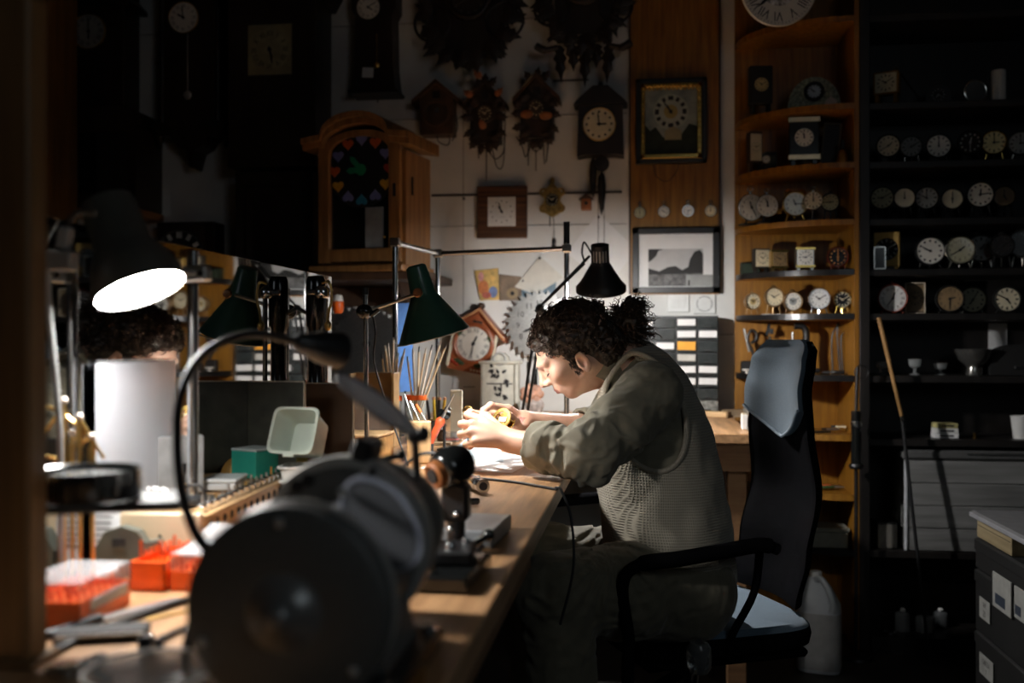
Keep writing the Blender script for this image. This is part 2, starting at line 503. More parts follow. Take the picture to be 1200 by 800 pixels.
# seams and rail on the back wall
MSEAM = M('wall_seam', (0.42, 0.41, 0.39), r=0.8)
MRAIL = M('rail_dark', (0.07, 0.06, 0.05), r=0.5)
def wallz(py, px=620): return PY(px, py, WALLY).z
def wallx(px, py=400): return PY(px, py, WALLY).x
k = 1
for py, h, m_, x0, x1 in ((227, 0.010, MRAIL, 506, 729), (96, 0.008, MRAIL, 648, 690), (136, 0.004, MSEAM, 100, 735), (264, 0.004, MSEAM, 500, 735), (392, 0.004, MSEAM, 500, 860), (22, 0.004, MSEAM, 100, 735)):
    mb = MB(m_); a, b = wallx(x0), wallx(x1); mb.box(((a + b) / 2, WALLY - 0.003, wallz(py)), (abs(b - a), 0.006, h), b=0.001)
    struct(mb.build('trim_%d' % k)); k += 1
for px in (543, 388):
    mb = MB(MSEAM); mb.box((wallx(px), WALLY - 0.001, 1.4), (0.004, 0.003, 2.8)); struct(mb.build('trim_%d' % k)); k += 1

# wooden board cladding behind the frames
x0, x1 = wallx(737), wallx(844); z0, z1 = wallz(346), 2.79
t = thing('wall_board', 'tall cherry-brown veneer board on the wall behind framed pictures and pocket watches', 'wall board', ((x0 + x1) / 2, WALLY - 0.001, z0))
mb = MB(MORANGEW); mb.box((0, -0.010, (z1 - z0) / 2), (x1 - x0, 0.018, z1 - z0), b=0.002); mb.build('board', t)
mb = MB(MDKW2)
for s_ in (-1, 1): mb.box((s_ * ((x1 - x0) / 2 - 0.004), -0.0215, (z1 - z0) / 2), (0.008, 0.005, z1 - z0))
mb.build('edge_strip', t)

# ================================================================== BOOKCASE AND CURVED END SHELVES
SHZ = dict(A=2.357, B=2.033, C=1.815, D=1.604, E=1.418, F=1.254, G=1.024, H=0.803, I=0.582, J=0.377)
XL, XR, YF, YB = 0.372, 0.795, 3.815, WALLY - 0.012
t = thing('curved_end_shelf', 'cherry-wood quarter-round end shelf unit with black edged shelves of clocks and tools', 'shelf unit', (0, 0, 0))
mb = MB(MORANGEW); mb.box(((XL + XR) / 2, YB + 0.003, 1.4), (XR - XL, 0.010, 2.78)); mb.build('back_panel', t)
mb = MB(MORANGEW); mb.box((XR - 0.009, (YF + YB) / 2 + 0.001, 1.4), (0.018, YB - YF - 0.006, 2.78), b=0.001); mb.build('side_panel', t)
MSHELF = M('shelf_black_edge', (0.014, 0.013, 0.013), r=0.28, var=0.3)
def qshelf(z, th=0.022, rx=None, ry=None, top=MSHELF, edge=MSHELF, under=MORANGEW):
    xr = XR - 0.019; rx = rx or (xr - XL - 0.004); ry = ry or (YB - YF - 0.004); n = 22
    yb = YB - 0.003
    out = [(xr - rx * math.cos(PI / 2 * i / n), yb - ry * math.sin(PI / 2 * i / n)) for i in range(n + 1)]
    poly = [(xr, yb)] + out
    mb = MB(top); N = len(poly)
    T = [(x, y, z) for x, y in poly]; B_ = [(x, y, z - th) for x, y in poly]
    mb.add(T, [tuple(range(N))])
    mb.mat(under); mb.add(B_, [tuple(reversed(range(N)))])
    mb.mat(edge)
    mb.add(T + B_, [(i, N + i, N + (i + 1) % N, (i + 1) % N) for i in range(N)], False)
    return recalc(mb.build('shelf', t))
for kx, z in SHZ.items():
    wd = kx in 'ABCD'
    qshelf(z, edge=MORANGEW if wd else MSHELF, top=MDKW2 if kx in 'ABCD' else MSHELF, ry=None, under=MORANGEW) if kx not in 'HI' else qshelf(z, edge=MORANGEW, top=MORANGEW)

MCASE = M('bookcase_black', (0.012, 0.010, 0.009), r=0.45, var=0.4, scale=20, stretch=(1, 1, .15))
BX0, BX1 = XR + 0.001, 2.35
t = thing('tall_bookcase', 'tall black wooden bookcase crowded with alarm clocks beside the curved shelves', 'bookcase', (0, 0, 0))
mb = MB(MCASE); mb.box((BX0 + 0.018, (YF + YB) / 2, 1.4), (0.036, YB - YF, 2.78), b=0.002); mb.build('side_panel', t)
mb = MB(MCASE); mb.box((BX1 - 0.02, (YF + YB) / 2, 1.4), (0.04, YB - YF, 2.78), b=0.002); mb.build('side_panel', t)
mb = MB(MCASE); mb.box(((BX0 + BX1) / 2, YB + 0.003, 1.4), (BX1 - BX0, 0.012, 2.78)); mb.build('back_panel', t)
for kx, z in SHZ.items():
    if kx == 'I': continue
    if kx == 'H': z = 0.79
    mb = MB(MCASE); mb.box(((BX0 + BX1) / 2 - .002, (YF + YB) / 2 + 0.006, z - 0.013), (BX1 - BX0 - 0.078, YB - YF - 0.014, 0.026), b=0.002); mb.build('shelf', t)
mb = MB(MCASE); mb.box(((BX0 + BX1) / 2, (YF + YB) / 2, 0.03), (BX1 - BX0 - 0.09, YB - YF - 0.02, 0.06)); mb.build('plinth', t)
mb = MB(MCASE); mb.box(((XL + XR) / 2 + 0.05, 3.99, 0.008), (0.26, 0.26, 0.012)); 
# ================================================================== CLOCKS ON THE SHELVES
MCASEW = M('cream_case', (0.62, 0.55, 0.40), r=0.35)
MCASER = M('red_case', (0.20, 0.035, 0.018), r=0.35)
MCASEB = M('bronze_case', (0.35, 0.22, 0.10), r=0.3, m=0.7)
MNICK = M('nickel_case', (0.50, 0.49, 0.46), r=0.22, m=0.9)
def face_cam(x, y, extra=0.0):
    return -math.atan2(x, y) + extra
def alarm(px, py, rp, Y, z0, label, face=MDIAL, num='arabic', case=MNICK, hands=(10, 10), bells=0, yaw=0.0, group=None, ring=None, ink=None, hmat=None, flat=1.0, domed=False, inner=None, knob=False, handle=False):
    c = PY(px, py, Y); r = rp * mpp(px, Y)
    zc = max(c.z - z0, r * 1.17 + 0.002)
    t = thing('alarm_clock', label, 'clock', (c.x, Y, z0), face_cam(c.x, Y, yaw), group)
    o = Vector((0, 0, zc)); d = r * .9 * flat
    mb = MB(case); mb.lathe([(r * .55, d), (r * 1.0, d * .85), (r * 1.12, d * .3), (r * 1.14, 0)], o, (0, 1, 0), seg=36); mb.build('case', t)
    mb = MB(case); mb.lathe([(r * 1.13, 0.001), (r * 1.16, -.006), (r * 1.08, -.012), (r * 1.0, -.007), (r * 1.0, -0.001)], o, (0, 1, 0), seg=36, caps=False); mb.build('bezel', t)
    dial(t, o, r, face, num, hands, ring=ring, ink=ink, hmat=hmat)
    if inner:
        mb = MB(inner); mb.disc(o + Vector((0, -.0036, 0)), r * .45, th=.0006, seg=24); mb.build('inner_disc', t)
    for s in (-1, 1):
        mb = MB(case); p = o + Vector((s * r * .62, r * .25, -r * .88)); mb.cyl((s * r * .8, r * .25, 0.006), p, r * .07, r * .11, seg=10); mb.ell((s * r * .8, r * .25, r * .1 + .0012), r * .1, seg=10, rings=8); mb.build('foot', t)
    mb = MB(case); mb.cyl((0, d * .5, 0.0015), Vector((0, d * .5, zc - r * .9)), r * .1, seg=8); mb.build('foot', t)
    if bells:
        for s in ((-1, 1) if bells == 2 else (0,)):
            mb = MB(case); b = o + Vector((s * r * .6, r * .3, r * (1.12 if s else 1.2)))
            mb.cyl(o + Vector((s * r * .45, r * .3, r * .9)), b, r * .06, seg=8)
            mb.lathe([(r * .36, 0), (r * .34, r * .14), (r * .2, r * .28), (0.0001, r * .33)], b - Vector((0, 0, r * .08)), (s * .5, 0, 1), seg=18); mb.build('bell', t)
    if knob:
        mb = MB(case); mb.cyl(o + Vector((0, r * .3, r * 1.05)), o + Vector((0, r * .3, r * 1.28)), r * .09, seg=10); mb.ell(o + Vector((0, r * .3, r * 1.3)), r * .13, 10, 8); mb.build('stop_button', t)
    if handle:
        mb = MB(case); mb.torus(o + Vector((0, r * .3, r * 1.12)), r * .62, r * .06, arc=(PI * 0.05, PI * .95) if False else (0, 2 * PI), seg=28, rs=6); mb.build('carry_handle', t)
    return t
def desk_clock(px0, py0, px1, py1, Y, z0, label, face=MDIAL, num='arabic', case=MBLACKG, hands=(10, 10), frame=None, round_r=None, depth=0.04, yaw=0.0, name='desk_clock', bars=None, tilt=0.0, fc=None, ink=None):
    """rectangular clock between two picture corners"""
    a = PY(px0, py0, Y); b = PY(px1, py1, Y); w = abs(b.x - a.x); zt = a.z - z0; zb = max(b.z - z0, 0.001)
    h = zt - zb; cx = (a.x + b.x) / 2
    t = thing(name, label, 'clock', (cx, Y, z0), face_cam(cx, Y, yaw))
    R = Matrix.Rotation(-tilt, 3, 'X')
    mb = MB(case); mb.box((0, depth / 2, zb + h / 2), (w, depth, h), b=0.003); mb.build('case', t)
    for s in (-1, 1):
        mb = MB(case); mb.box((s * w * .36, depth / 2, zb / 2 + .0006), (w * .14, depth * .8, max(zb - .0008, .001))); mb.build('foot', t)
    if frame:
        mb = MB(frame); e = w * .06
        for s in (-1, 1):
            mb.box((s * (w / 2 - e / 2), -.0015, zb + h / 2), (e, .004, h)); mb.box((0, -.0015, zb + h / 2 + s * (h / 2 - e / 2)), (w, .004, e))
        mb.build('frame', t)
    if bars:
        for s in (-1, 1):
            mb = MB(bars); mb.box((0, -.002, zb + h / 2 + s * (h / 2 - h * .05)), (w * 1.06, .007, h * .12), b=.001); mb.build('bar', t)
    zc = zb + h / 2 + (fc or 0) * h
    if round_r:
        dial(t, (0, 0.0025, zc), round_r * mpp(px0, Y), face, num, hands, ring=frame, ink=ink)
    else:
        mb = MB(face); mb.box((0, -.001, zc), (w * .84, .004, h * .84), b=.0008); mb.build('dial_plate', t)
        r = min(w, h) * .40
        dial(t, (0, -.0028, zc), r, face, num, hands, thick=.0006, ink=ink)
    return t
YC = 3.93
S = SHZ
# curved shelves, from the top (B) down
desk_clock(879, 77, 906, 121, YC, S['B'], 'black case clock with round brass dial beside the dome clock, high on the curved shelves', face=MDIALG, num='tick', case=MBLACKM, round_r=8, yaw=.25, name='mantel_clock')
# dome picture clock
c = PY(954, 119, YC); t = thing('dome_clock', 'half-round clock painted with a garden, small blue dial in black ring, high on curved shelves', 'clock', (c.x, YC, S['B']), face_cam(c.x, YC, .05))
MGARD = M('garden_print', (0.10, 0.13, 0.06), r=0.5, var=0.5, scale=90, c2=(0.30, 0.32, 0.22), coat=.3)
R_ = 30 * mpp(954, YC); zb = .012
mb = MB(MGARD); mb.prism([(R_ * math.cos(PI * i / 28), zb + R_ * 1.2 * math.sin(PI * i / 28)) for i in range(29)], 0, .035); mb.build('case', t)
mb = MB(MDKW); mb.box((0, .018, zb / 2 + .0005), (R_ * 2.25, .06, zb), b=.002); mb.build('base', t)
mb = MB(MBLACK); mb.torus((0, -.002, zb + R_ * .62), R_ * .32, R_ * .075); mb.build('bezel', t)
dial(t, (0, -.001, zb + R_ * .62), R_ * .3, M('pale_blue_dial', (0.42, 0.48, 0.55), r=.4, coat=.5), 'tick', (9, 52))
mb = MB(M('cottage_white', (0.6, 0.5, 0.42), r=.6)); mb.prism([(R_ * .42, zb + .008), (R_ * .85, zb + .008), (R_ * .85, zb + R_ * .22), (R_ * .63, zb + R_ * .4), (R_ * .42, zb + R_ * .22)], -.004, .001); mb.build('cottage_motif', t)
# shelf C
desk_clock(878, 154, 894, 191, YC + .06, S['C'], 'narrow cream upright clock with big square numerals, beside a dark box on curved shelf', face=MDIALC, num='arabic', case=MDKW2, yaw=.35, name='upright_clock')
desk_clock(925, 138, 960, 186, YC - .03, S['C'], 'square black clock with gilt top bar and round cream dial on curved shelf', face=MDIAL, num='tick', case=MBLACKG, round_r=10.5, hands=(11, 57), yaw=.12, name='carriage_clock', bars=M('pale_gilt_bar', (0.6, 0.45, 0.28), r=.3, m=.8), fc=.02)
c = PY(903, 186, YC); t = thing('dark_box', 'small dark box standing between cream upright clock and square black clock', 'box', (c.x + .002, YC + .05, S['C'] + .0008), .3)
mb = MB(MBLACK); mb.box((0, 0, .035), (.045, .04, .07), b=.002); mb.build('body', t)
mb = MB(M('dull_green_card', (.05, .06, .045), r=.7)); mb.box((0, -.021, .04), (.035, .002, .03)); mb.build('front_label', t)
alarm(898, 187, 4.2, YC - .06, S['C'], 'tiny bright watch-sized clock in front of the cream upright clock', face=MDIAL, num='tick', case=MNICK)
c = PY(984, 186, YC); t = thing('brass_bell', 'small brass bell under a leaning dark frame at end of curved shelf', 'bell', (c.x, YC - .06, S['C']))
mb = MB(MBRASS); mb.lathe([(.024, .003), (.023, .012), (.018, .035), (.014, .05), (.0001, .06)], (0, 0, 0)); mb.build('bell_cup', t)
mb = MB(MDKW); mb.cyl((0, 0, .059), (0, 0, .09), .006, .008, seg=12); mb.build('bell_handle', t)
c = PY(985, 186, YC); t = thing('empty_frame', 'dark narrow picture frame leaning at end of curved shelf behind brass bell', 'frame', (c.x - .040, YC + .02, S['C'] + .006), -.15, rot=(-.10, 0.10, -.1))
mb = MB(M('frame_bronze', (.16, .12, .07), r=.4))
for s in (-1, 1): mb.box((s * .03, 0, .088), (.006, .012, .165), b=.001); mb.box((0, 0, .088 + s * .08), (.066, .012, .006), b=.001)
mb.build('frame', t)
mb = MB(MBLACK); mb.box((0, .004, .088), (.056, .003, .155)); mb.build('backing', t)
# shelf D : big watches and alarms
def big_watch(px, py, rp, Y, z0, label, face, hands, yaw, num='arabic'):
    c = PY(px, py, Y); r = rp * mpp(px, Y); zc = max(c.z - z0, r * 1.1 + .003)
    t = thing('pocket_watch_clock', label, 'clock', (c.x, Y, z0), face_cam(c.x, Y, yaw))
    o = Vector((0, 0, zc))
    mb = MB(MNICK); mb.lathe([(r * .5, .018), (r * 1.0, .014), (r * 1.08, .004), (r * 1.06, -.003), (r * 1.0, -.004)], o, (0, 1, 0), seg=36); mb.build('case', t)
    dial(t, o + Vector((0, -.0035, 0)), r, face, num, hands, thick=.001)
    mb = MB(MNICK); mb.cyl(o + Vector((0, .005, r * 1.05)), o + Vector((0, .005, r * 1.28)), r * .11, seg=12); mb.torus(o + Vector((0, .005, r * 1.42)), r * .22, r * .05, seg=20); mb.build('crown_and_bow', t)
    mb = MB(MBLACK); mb.box((0, .03, .0035), (r * 1.1, .05, .006)); mb.cyl((0, .045, .004), (0, .018, zc), .004, seg=8); mb.build('stand', t)
big_watch(880, 243, 15, YC + .03, S['D'], 'large white pocket-watch style clock nearest the wall strip on the curved shelves', MDIAL, (11, 25), .45)
big_watch(899, 241, 12.5, YC - .02, S['D'], 'white pocket-watch style clock overlapping the larger one on curved shelf', MDIAL, (11, 57), .35)
alarm(932, 239, 13, YC - .04, S['D'], 'gilt-rimmed alarm clock with two bells, middle of the pocket-watch shelf', face=MDIALO, num='arabic', case=MGOLD, hands=(11, 15), bells=2, yaw=.1)
big_watch(953, 235, 10, YC - .09, S['D'], 'small cream stopwatch with ring on top, beside gilt twin-bell alarm clock', MDIALC, (12, 0), .05, num='tick')
alarm(973, 237, 9.5, YC - .05, S['D'], 'dim grey alarm clock with bright glint, end of the pocket-watch shelf', face=MDIALO, num='dot', case=MBLACK, hands=(2, 45), yaw=-.1, knob=True)
# shelf E
desk_clock(884, 291, 903, 314, YC + .02, S['E'], 'tilted square travel clock with yellow dial, nearest the wall strip on travel-clock shelf', face=MDIALC, num='tick', case=MDKW, yaw=.3, name='travel_clock', hands=(10, 8))
desk_clock(904, 293, 924, 314, YC - .03, S['E'], 'square travel clock with glossy brass bars and brown dial', face=MDIALB, num='tick', case=MBRASS, yaw=.28, name='travel_clock', bars=MGOLD, hands=(9, 50))
desk_clock(933, 290, 955, 313, YC - .06, S['E'], 'square travel clock with white dial and thin gilt bars', face=MDIAL, num='tick', case=MNICK, yaw=.18, name='travel_clock', bars=MGOLD, hands=(9, 10))
alarm(982, 301, 10.5, YC - .06, S['E'], 'round red-brown clock with tiny sub dials at end of travel-clock shelf', face=MDIALK, num='dot', case=MCASER, ink=M('orange_lume', (.5, .2, .05), r=.5), hands=(6, 0), flat=.6)
c = PY(874, 313, YC); t = thing('green_box', 'low dark green box behind the tilted yellow travel clock', 'box', (c.x + .028, YC + .12, S['E'] + .0008), .1)
mb = MB(M('dark_green_card', (.02, .035, .02), r=.6)); mb.box((0, 0, .02), (.07, .05, .04), b=.002); mb.build('body', t)
mb.build; mb = MB(MBLACK); mb.box((0, 0, .0425), (.072, .052, .004), b=.001); mb.build('lid', t)
# shelf F
alarm(882, 353, 8.5, YC, S['F'], 'square-footed brass alarm clock with gold centre, nearest the wall strip, shelf above the tools', face=MDIALC, num='tick', case=MCASEB, yaw=.35, inner=MDIALG, knob=True)
alarm(907, 348, 10, YC - .02, S['F'], 'pale gilt alarm clock with tilted carry loop on the shelf above the tools', face=MDIALC, num='arabic', case=MCASEB, yaw=.22, bells=1)
alarm(929, 353, 9.8, YC - .06, S['F'], 'white alarm clock with a small dark star centre, middle of shelf above the tools', face=MDIAL, num='arabic', case=MCASEB, yaw=.2, inner=MDIALD, bells=1)
alarm(960, 350, 11, YC - .05, S['F'], 'white alarm clock with chrome rim and thin black hands showing ten past ten', face=MWHITE, num='arabic', case=MCHROME, hands=(10, 10), yaw=.05)
alarm(987, 351, 9, YC - .05, S['F'], 'gilt alarm clock with dark centre ring, next to the black bookcase, shelf above the tools', face=MDIALK, num='tick', case=MGOLD, ink=MDIALC, ring=MDIALC, yaw=.1)
c = PY(912, 368, YC - .1); t = thing('paper_slip', 'white slip of paper lying under the alarm clocks on curved shelf', 'paper', (c.x - .006, YC - .006, S['F']), .1)
mb = MB(MPAPER); mb.box((0, .02, .001), (.075, .05, .0015)); mb.build('sheet', t)

# bookcase --------------------------------------------------------
YK = 3.90
G2 = 'row of round alarm clocks in the black bookcase'
desk_clock(1023, 84, 1053, 110, YK, S['B'], 'orange-brown box clock with cream side panel on top clock shelf of black bookcase', face=MDIALC, num='tick', case=MORANGEW, yaw=-.2, name='box_clock')
c = PY(1082, 108, YK); t = thing('leaning_rod', 'thin pale rod leaning behind objects on top shelf of black bookcase', 'rod', (c.x, YK, S['B']))
mb = MB(MNICK); mb.cyl((0.002, 0, .003), (-.06, .16, .19), .0035, seg=8); mb.build('shaft', t); mb = MB(MBLACK); mb.ell((0.002, 0, .0065), .005, 8, 6); mb.build('tip', t)
c = PY(1105, 108, YK); t = thing('dark_mantel_clock', 'dim black mantel clock between the leaning rod and a glass ring', 'clock', (c.x, YK + .06, S['B']), face_cam(c.x, YK))
mb = MB(MBLACK); mb.prism([(-.045, .001), (.045, .001), (.045, .05)] + [(.045 * math.cos(PI * i / 12), .05 + .04 * math.sin(PI * i / 12)) for i in range(1, 12)] + [(-.045, .05)], 0, .04); mb.build('case', t)
dial(t, (0, 0, .052), .027, MDIALK, 'tick', (7, 20), ink=MDIALD)
c = PY(1143, 107, YK); t = thing('glass_ring', 'upright clear glass rim standing beside a white cylinder on top shelf', 'glass bezel', (c.x, YK, S['B']), face_cam(c.x, YK, .5))
mb = MB(MNICK); mb.torus((0, 0, .0475), .042, .004, seg=40); mb.build('rim', t)
mb = MB(CLEAR('clear_glass', (.8, .82, .82), .08)); mb.disc((0, .001, .046), .041, th=.002); mb.build('glass', t)
c = PY(1170, 104, YK); t = thing('white_cylinder', 'tall white cylinder with dark side standing on the top shelf of bookcase', 'canister', (c.x, YK, S['B']))
mb = MB(MWHITE); mb.lathe([(.026, .006), (.026, .118), (.024, .122), (.001, .123)], (0, 0, 0)); mb.build('body', t); mb = MB(MNICK); mb.lathe([(.028, .001), (.028, .008), (.026, .010)], (0, 0, 0)); mb.build('base_ring', t)
KC = [
 # px py r shelf face num case hands extra label
 (1037, 171, 12, 'C', MDIALC, 'dot', MBLACKM, (1, 40), {}, 'tan dial clock with dot numerals, next to side panel, second shelf of black bookcase'),
 (1068, 172, 11, 'C', MDIALD, 'tick', MNICK, (2, 10), dict(inner=MDIALD), 'grey clock with bright rim between tan and white clocks on bookcase second shelf'),
 (1100, 171, 12.5, 'C', MDIAL, 'tick', MBLACK, (12, 0), {}, 'white clock with bold ticks pointing twelve, bookcase second shelf'),
 (1137, 167, 12.5, 'C', MDIALK, 'dot', MBLACKM, (12, 30), dict(ink=M('lume', (.55, .55, .5), r=.5)), 'black clock with bright dot numerals, bookcase second shelf'),
 (1165, 167, 12.5, 'C', MDIALG, 'tick', MGOLD, (3, 0), {}, 'gold dial clock on the bookcase second shelf'),
 (1196, 168, 12, 'C', MDIALD, 'tick', MNICK, (3, 0), {}, 'grey clock at outer end of bookcase second shelf, beside gold dial clock'),
 (1030, 232, 12, 'D', MDIALO, 'tick', MBLACKM, (9, 10), {}, 'olive dial clock next to side panel, third shelf of black bookcase'),
 (1060, 232, 11, 'D', MDIALC, 'none', MBLACKM, (12, 0), {}, 'plain cream clock with one broad black hand, second on bookcase third shelf'),
 (1086, 232, 12, 'D', MDIALD, 'tick', MBLACKM, (10, 0), {}, 'grey clock with low glints, third along bookcase third shelf'),
 (1116, 233, 11, 'D', MDIALC, 'none', MBLACKM, (6, 0), {}, 'plain tan clock with narrow hand, fourth along bookcase third shelf'),
 (1149, 228, 13.5, 'D', MDIAL, 'dot', MBLACK, (12, 14), {}, 'white clock with hands at quarter past, largest on bookcase third shelf'),
 (1177, 230, 11, 'D', MDIALB, 'none', MBLACKM, (5, 0), {}, 'dim brown clock at the end of bookcase third shelf'),
 (1090, 294, 15, 'E', MDIAL, 'dot', MBLACK, (9, 50), {}, 'bright white clock with dot numerals showing ten to ten, bookcase fourth shelf'),
 (1125, 293, 14.5, 'E', MDIALO, 'arabic', MNICK, (1, 40), {}, 'olive dial clock beside bright white clock, bookcase fourth shelf'),
 (1150, 291, 14, 'E', MDIALD, 'tick', MNICK, (1, 10), {}, 'dim grey clock with bright crescent rim, bookcase fourth shelf'),
 (1174, 288, 12, 'E', MDIALK, 'tick', MBLACKM, (8, 10), dict(bells=1), 'black dial clock between grey clock and big ring clock, bookcase fourth shelf'),
 (1199, 285, 15, 'E', MDIALK, 'arabic', MNICK, (4, 0), dict(ink=MDIALD), 'large dark clock with thin bright ring at the end of bookcase fourth shelf'),
 (1042, 350, 15, 'F', MWHITE, 'roman', MCASER, (12, 36), dict(knob=True), 'white clock with red rim and roman numerals above the cane, bookcase fifth shelf'),
 (1113, 354, 14, 'F', MDIALB, 'arabic', MBLACKM, (2, 30), {}, 'brown dial clock with three dark hands, bookcase fifth shelf'),
 (1140, 354, 13.5, 'F', MDIALO, 'dot', MNICK, (7, 5), {}, 'pale green clock beside brown dial clock, bookcase fifth shelf'),
 (1180, 354, 13.5, 'F', MDIALC, 'tick', MBLACKM, (4, 50), {}, 'tan dial clock at outer end of bookcase fifth shelf'),
]
for px, py, r, sh, face, num, case, hands, ex, lab in KC:
    alarm(px + (4 if px < 1043 else 0), py, r, YK + {1068: .07, 1125: -.04, 1150: .05, 1174: -.03, 1199: .06, 1113: -.03, 1140: .05, 1086: .0, 1165: .05, 1196: -.01, 1177: .06}.get(px, 0), S[sh], lab, face=face, num=num, case=case, hands=hands, yaw=random.uniform(-.05, .15), **ex)
# framed yellow one and cream travel frame
desk_clock(1024, 272, 1054, 312, YK, S['E'], 'yellow-fronted clock with black round dial, partly hidden by small frame, bookcase fourth shelf', face=MDIALK, num='tick', case=M('yellow_board', (.55, .36, .10), r=.5), round_r=13, yaw=-.1, name='kitchen_clock', ink=MDIALD, depth=.03)
c = PY(1030, 312, YK - .05); t = thing('photo_frame', 'small black frame with pale edge in front of the yellow-fronted clock', 'frame', (c.x + .004, YK - .045, S['E']), face_cam(c.x, YK, .1))
mb = MB(MNICK)
for s in (-1, 1): mb.box((s * .019, 0, .043), (.004, .008, .084)); mb.box((0, 0, .043 + s * .040), (.042, .008, .004))
mb.build('frame', t); mb = MB(MBLACKG); mb.box((0, .002, .043), (.036, .003, .078)); mb.build('picture', t)
desk_clock(1061, 331, 1084, 372, YK + .05, S['F'], 'upright travel clock with pale frame and brown dial beside the red-rimmed clock', face=MDIALB, num='tick', case=MDKW2, frame=M('pale_frame', (.62, .52, .38), r=.4), yaw=-.1, name='travel_clock')
# shelf G : glass and bowl
MGLASS = CLEAR('dusty_glass', (.75, .78, .78), .15)
for i, (px, hh, lab) in enumerate(((1032, .05, 'small clear glass beside the wooden cane on bookcase sixth shelf'), (1072, .06, 'stemmed clear glass on the bookcase sixth shelf'), (1102, .045, 'short clear glass next to footed bowl on bookcase sixth shelf'))):
    c = PY(px, 432, YK); t = thing('drinking_glass', lab, 'glass', (c.x, YK, S['G']))
    mb = MB(MGLASS); mb.lathe([(.018, .001), (.018, .004), (.006, .008), (.006, hh * .4), (.02, hh * .55), (.024, hh), (.022, hh), (.018, hh * .58), (.001, hh * .45)], (0, 0, 0)); mb.build('bowl', t)
    mb = MB(MNICK); mb.torus((0, 0, hh), .023, .0012, axis=(0, 0, 1)); mb.build('rim', t)
c = PY(1141, 432, YK); t = thing('footed_bowl', 'footed silver fruit bowl on sixth shelf of black bookcase', 'bowl', (c.x, YK, S['G']))
mb = MB(MNICK); mb.lathe([(.030, .001), (.026, .012), (.024, .03), (.028, .034)], (0, 0, 0)); mb.build('foot', t)
mb = MB(MNICK); mb.lathe([(.026, .034), (.055, .06), (.068, .095), (.070, .098), (.066, .096), (.05, .062), (.001, .042)], (0, 0, 0), caps=False, seg=36); mb.build('bowl', t)
c = PY(1188, 432, YK); t = thing('black_case', 'large rounded black clock case at outer end of bookcase sixth shelf', 'case', (c.x + .02, YK + .03, S['G']))
mb = MB(MBLACKM); mb.prism([(-.11, .002), (.11, .002)] + [(.11 * math.cos(PI * i / 16), .03 + .085 * math.sin(PI * i / 16)) for i in range(17)], -.05, .05); mb.build('shell', t)
mb = MB(MBLACK); mb.box((0, -.052, .03), (.05, .006, .012), b=.002); mb.build('latch', t)
c = PY(1170, 383, YB - .02); t = thing('white_card', 'pale card standing at the back of bookcase sixth shelf', 'card', (c.x, YB - .012, S['G']), 0)
mb = MB(MPAPER); mb.box((0, 0, .10), (.07, .003, .195)); mb.build('sheet', t); mb = MB(MBLACK); mb.box((0, -.008, .003), (.06, .014, .005)); mb.build('foot', t)
# shelf H
for i, (dz, w, lab, mt_) in enumerate(((0.001, .085, 'white booklet at the bottom of the small pile on bookcase seventh shelf', MPAPER), (.0195, .08, 'white carton in the middle of the small pile on bookcase seventh shelf', MWHITE), (.0385, .075, 'yellow-printed card box topping the small pile on bookcase seventh shelf', M('yellow_card', (.5, .45, .2), r=.6, var=.5, scale=60)))):
    c = PY(1107, 510, YK); t = thing('small_carton', lab, 'carton', (c.x, YK, 0.79 + dz), .08 * i - .05)
    mb = MB(mt_); mb.box((0, 0, .009), (w, .06, .0175), b=.001); mb.build('body', t); mb = MB(MBLACK); mb.box((0, -.0305, .009), (w * .6, .001, .006)); mb.build('printed_line', t)
c = PY(1196, 512, YK); t = thing('white_cup', 'white tapered cup at the outer end of bookcase seventh shelf', 'cup', (c.x, YK, 0.79))
mb = MB(MWHITE); mb.lathe([(.025, .001), (.034, .08), (.037, .085), (.033, .083), (.024, .006), (.001, .005)], (0, 0, 0)); mb.build('body', t); mb = MB(MBLACK); mb.lathe([(.031, .07), (.001, .071)], (0, 0, 0)); mb.build('contents', t)
c = PY(1140, 512, YK); t = thing('brass_finial', 'tiny brass finial lying alone on the bookcase seventh shelf', 'finial', (c.x, YK - .02, 0.79))
mb = MB(MBRASS); mb.lathe([(.006, .0005), (.008, .006), (.004, .012), (.007, .02), (.0001, .024)], (0, 0, 0), seg=14); mb.build('body', t); mb = MB(MIRON); mb.cyl((0, 0, .023), (0, 0, .03), .002, seg=8); mb.build('screw', t)
# shelf J : big grey crate
c0 = PY(1063, 646, 3.83); c1 = PY(1230, 646, 3.83)
t = thing('plank_crate', 'large grey plank-patterned storage chest with rounded lid on low shelf of bookcase', 'chest', ((c0.x + c1.x) / 2, 3.84, S['J']))
MPLK = M('grey_planks', (.20, .20, .195), r=.6, var=.35, scale=22, stretch=(.12, 1, 1.5)); w = c1.x - c0.x
for i in range(4): 
    mb = MB(MPLK); mb.box((0, .14, .0015 + .041 + i * .0835), (w, .28, .081), b=.002); mb.build('plank', t)
mb = MB(M('crate_corner', (.55, .57, .6), r=.4)); mb.box((-w / 2 - .002, -.001, .168), (.012, .012, .334), b=.003); mb.build('corner_post', t)
mb = MB(M('crate_lid', (.10, .10, .10), r=.35)); mb.box((0, .14, .355), (w + .03, .29, .035), b=.008); mb.build('lid', t)
mb = MB(MSTEEL); mb.box((w * .15, -.008, .362), (.22, .004, .008)); mb.build('lid_trim', t)
c = PY(1030, 646, 3.9); t = thing('pale_carton', 'small pale carton beside the grey plank chest on low bookcase shelf', 'carton', (c.x + .02, 3.92, S['J'] + .0008), .1)
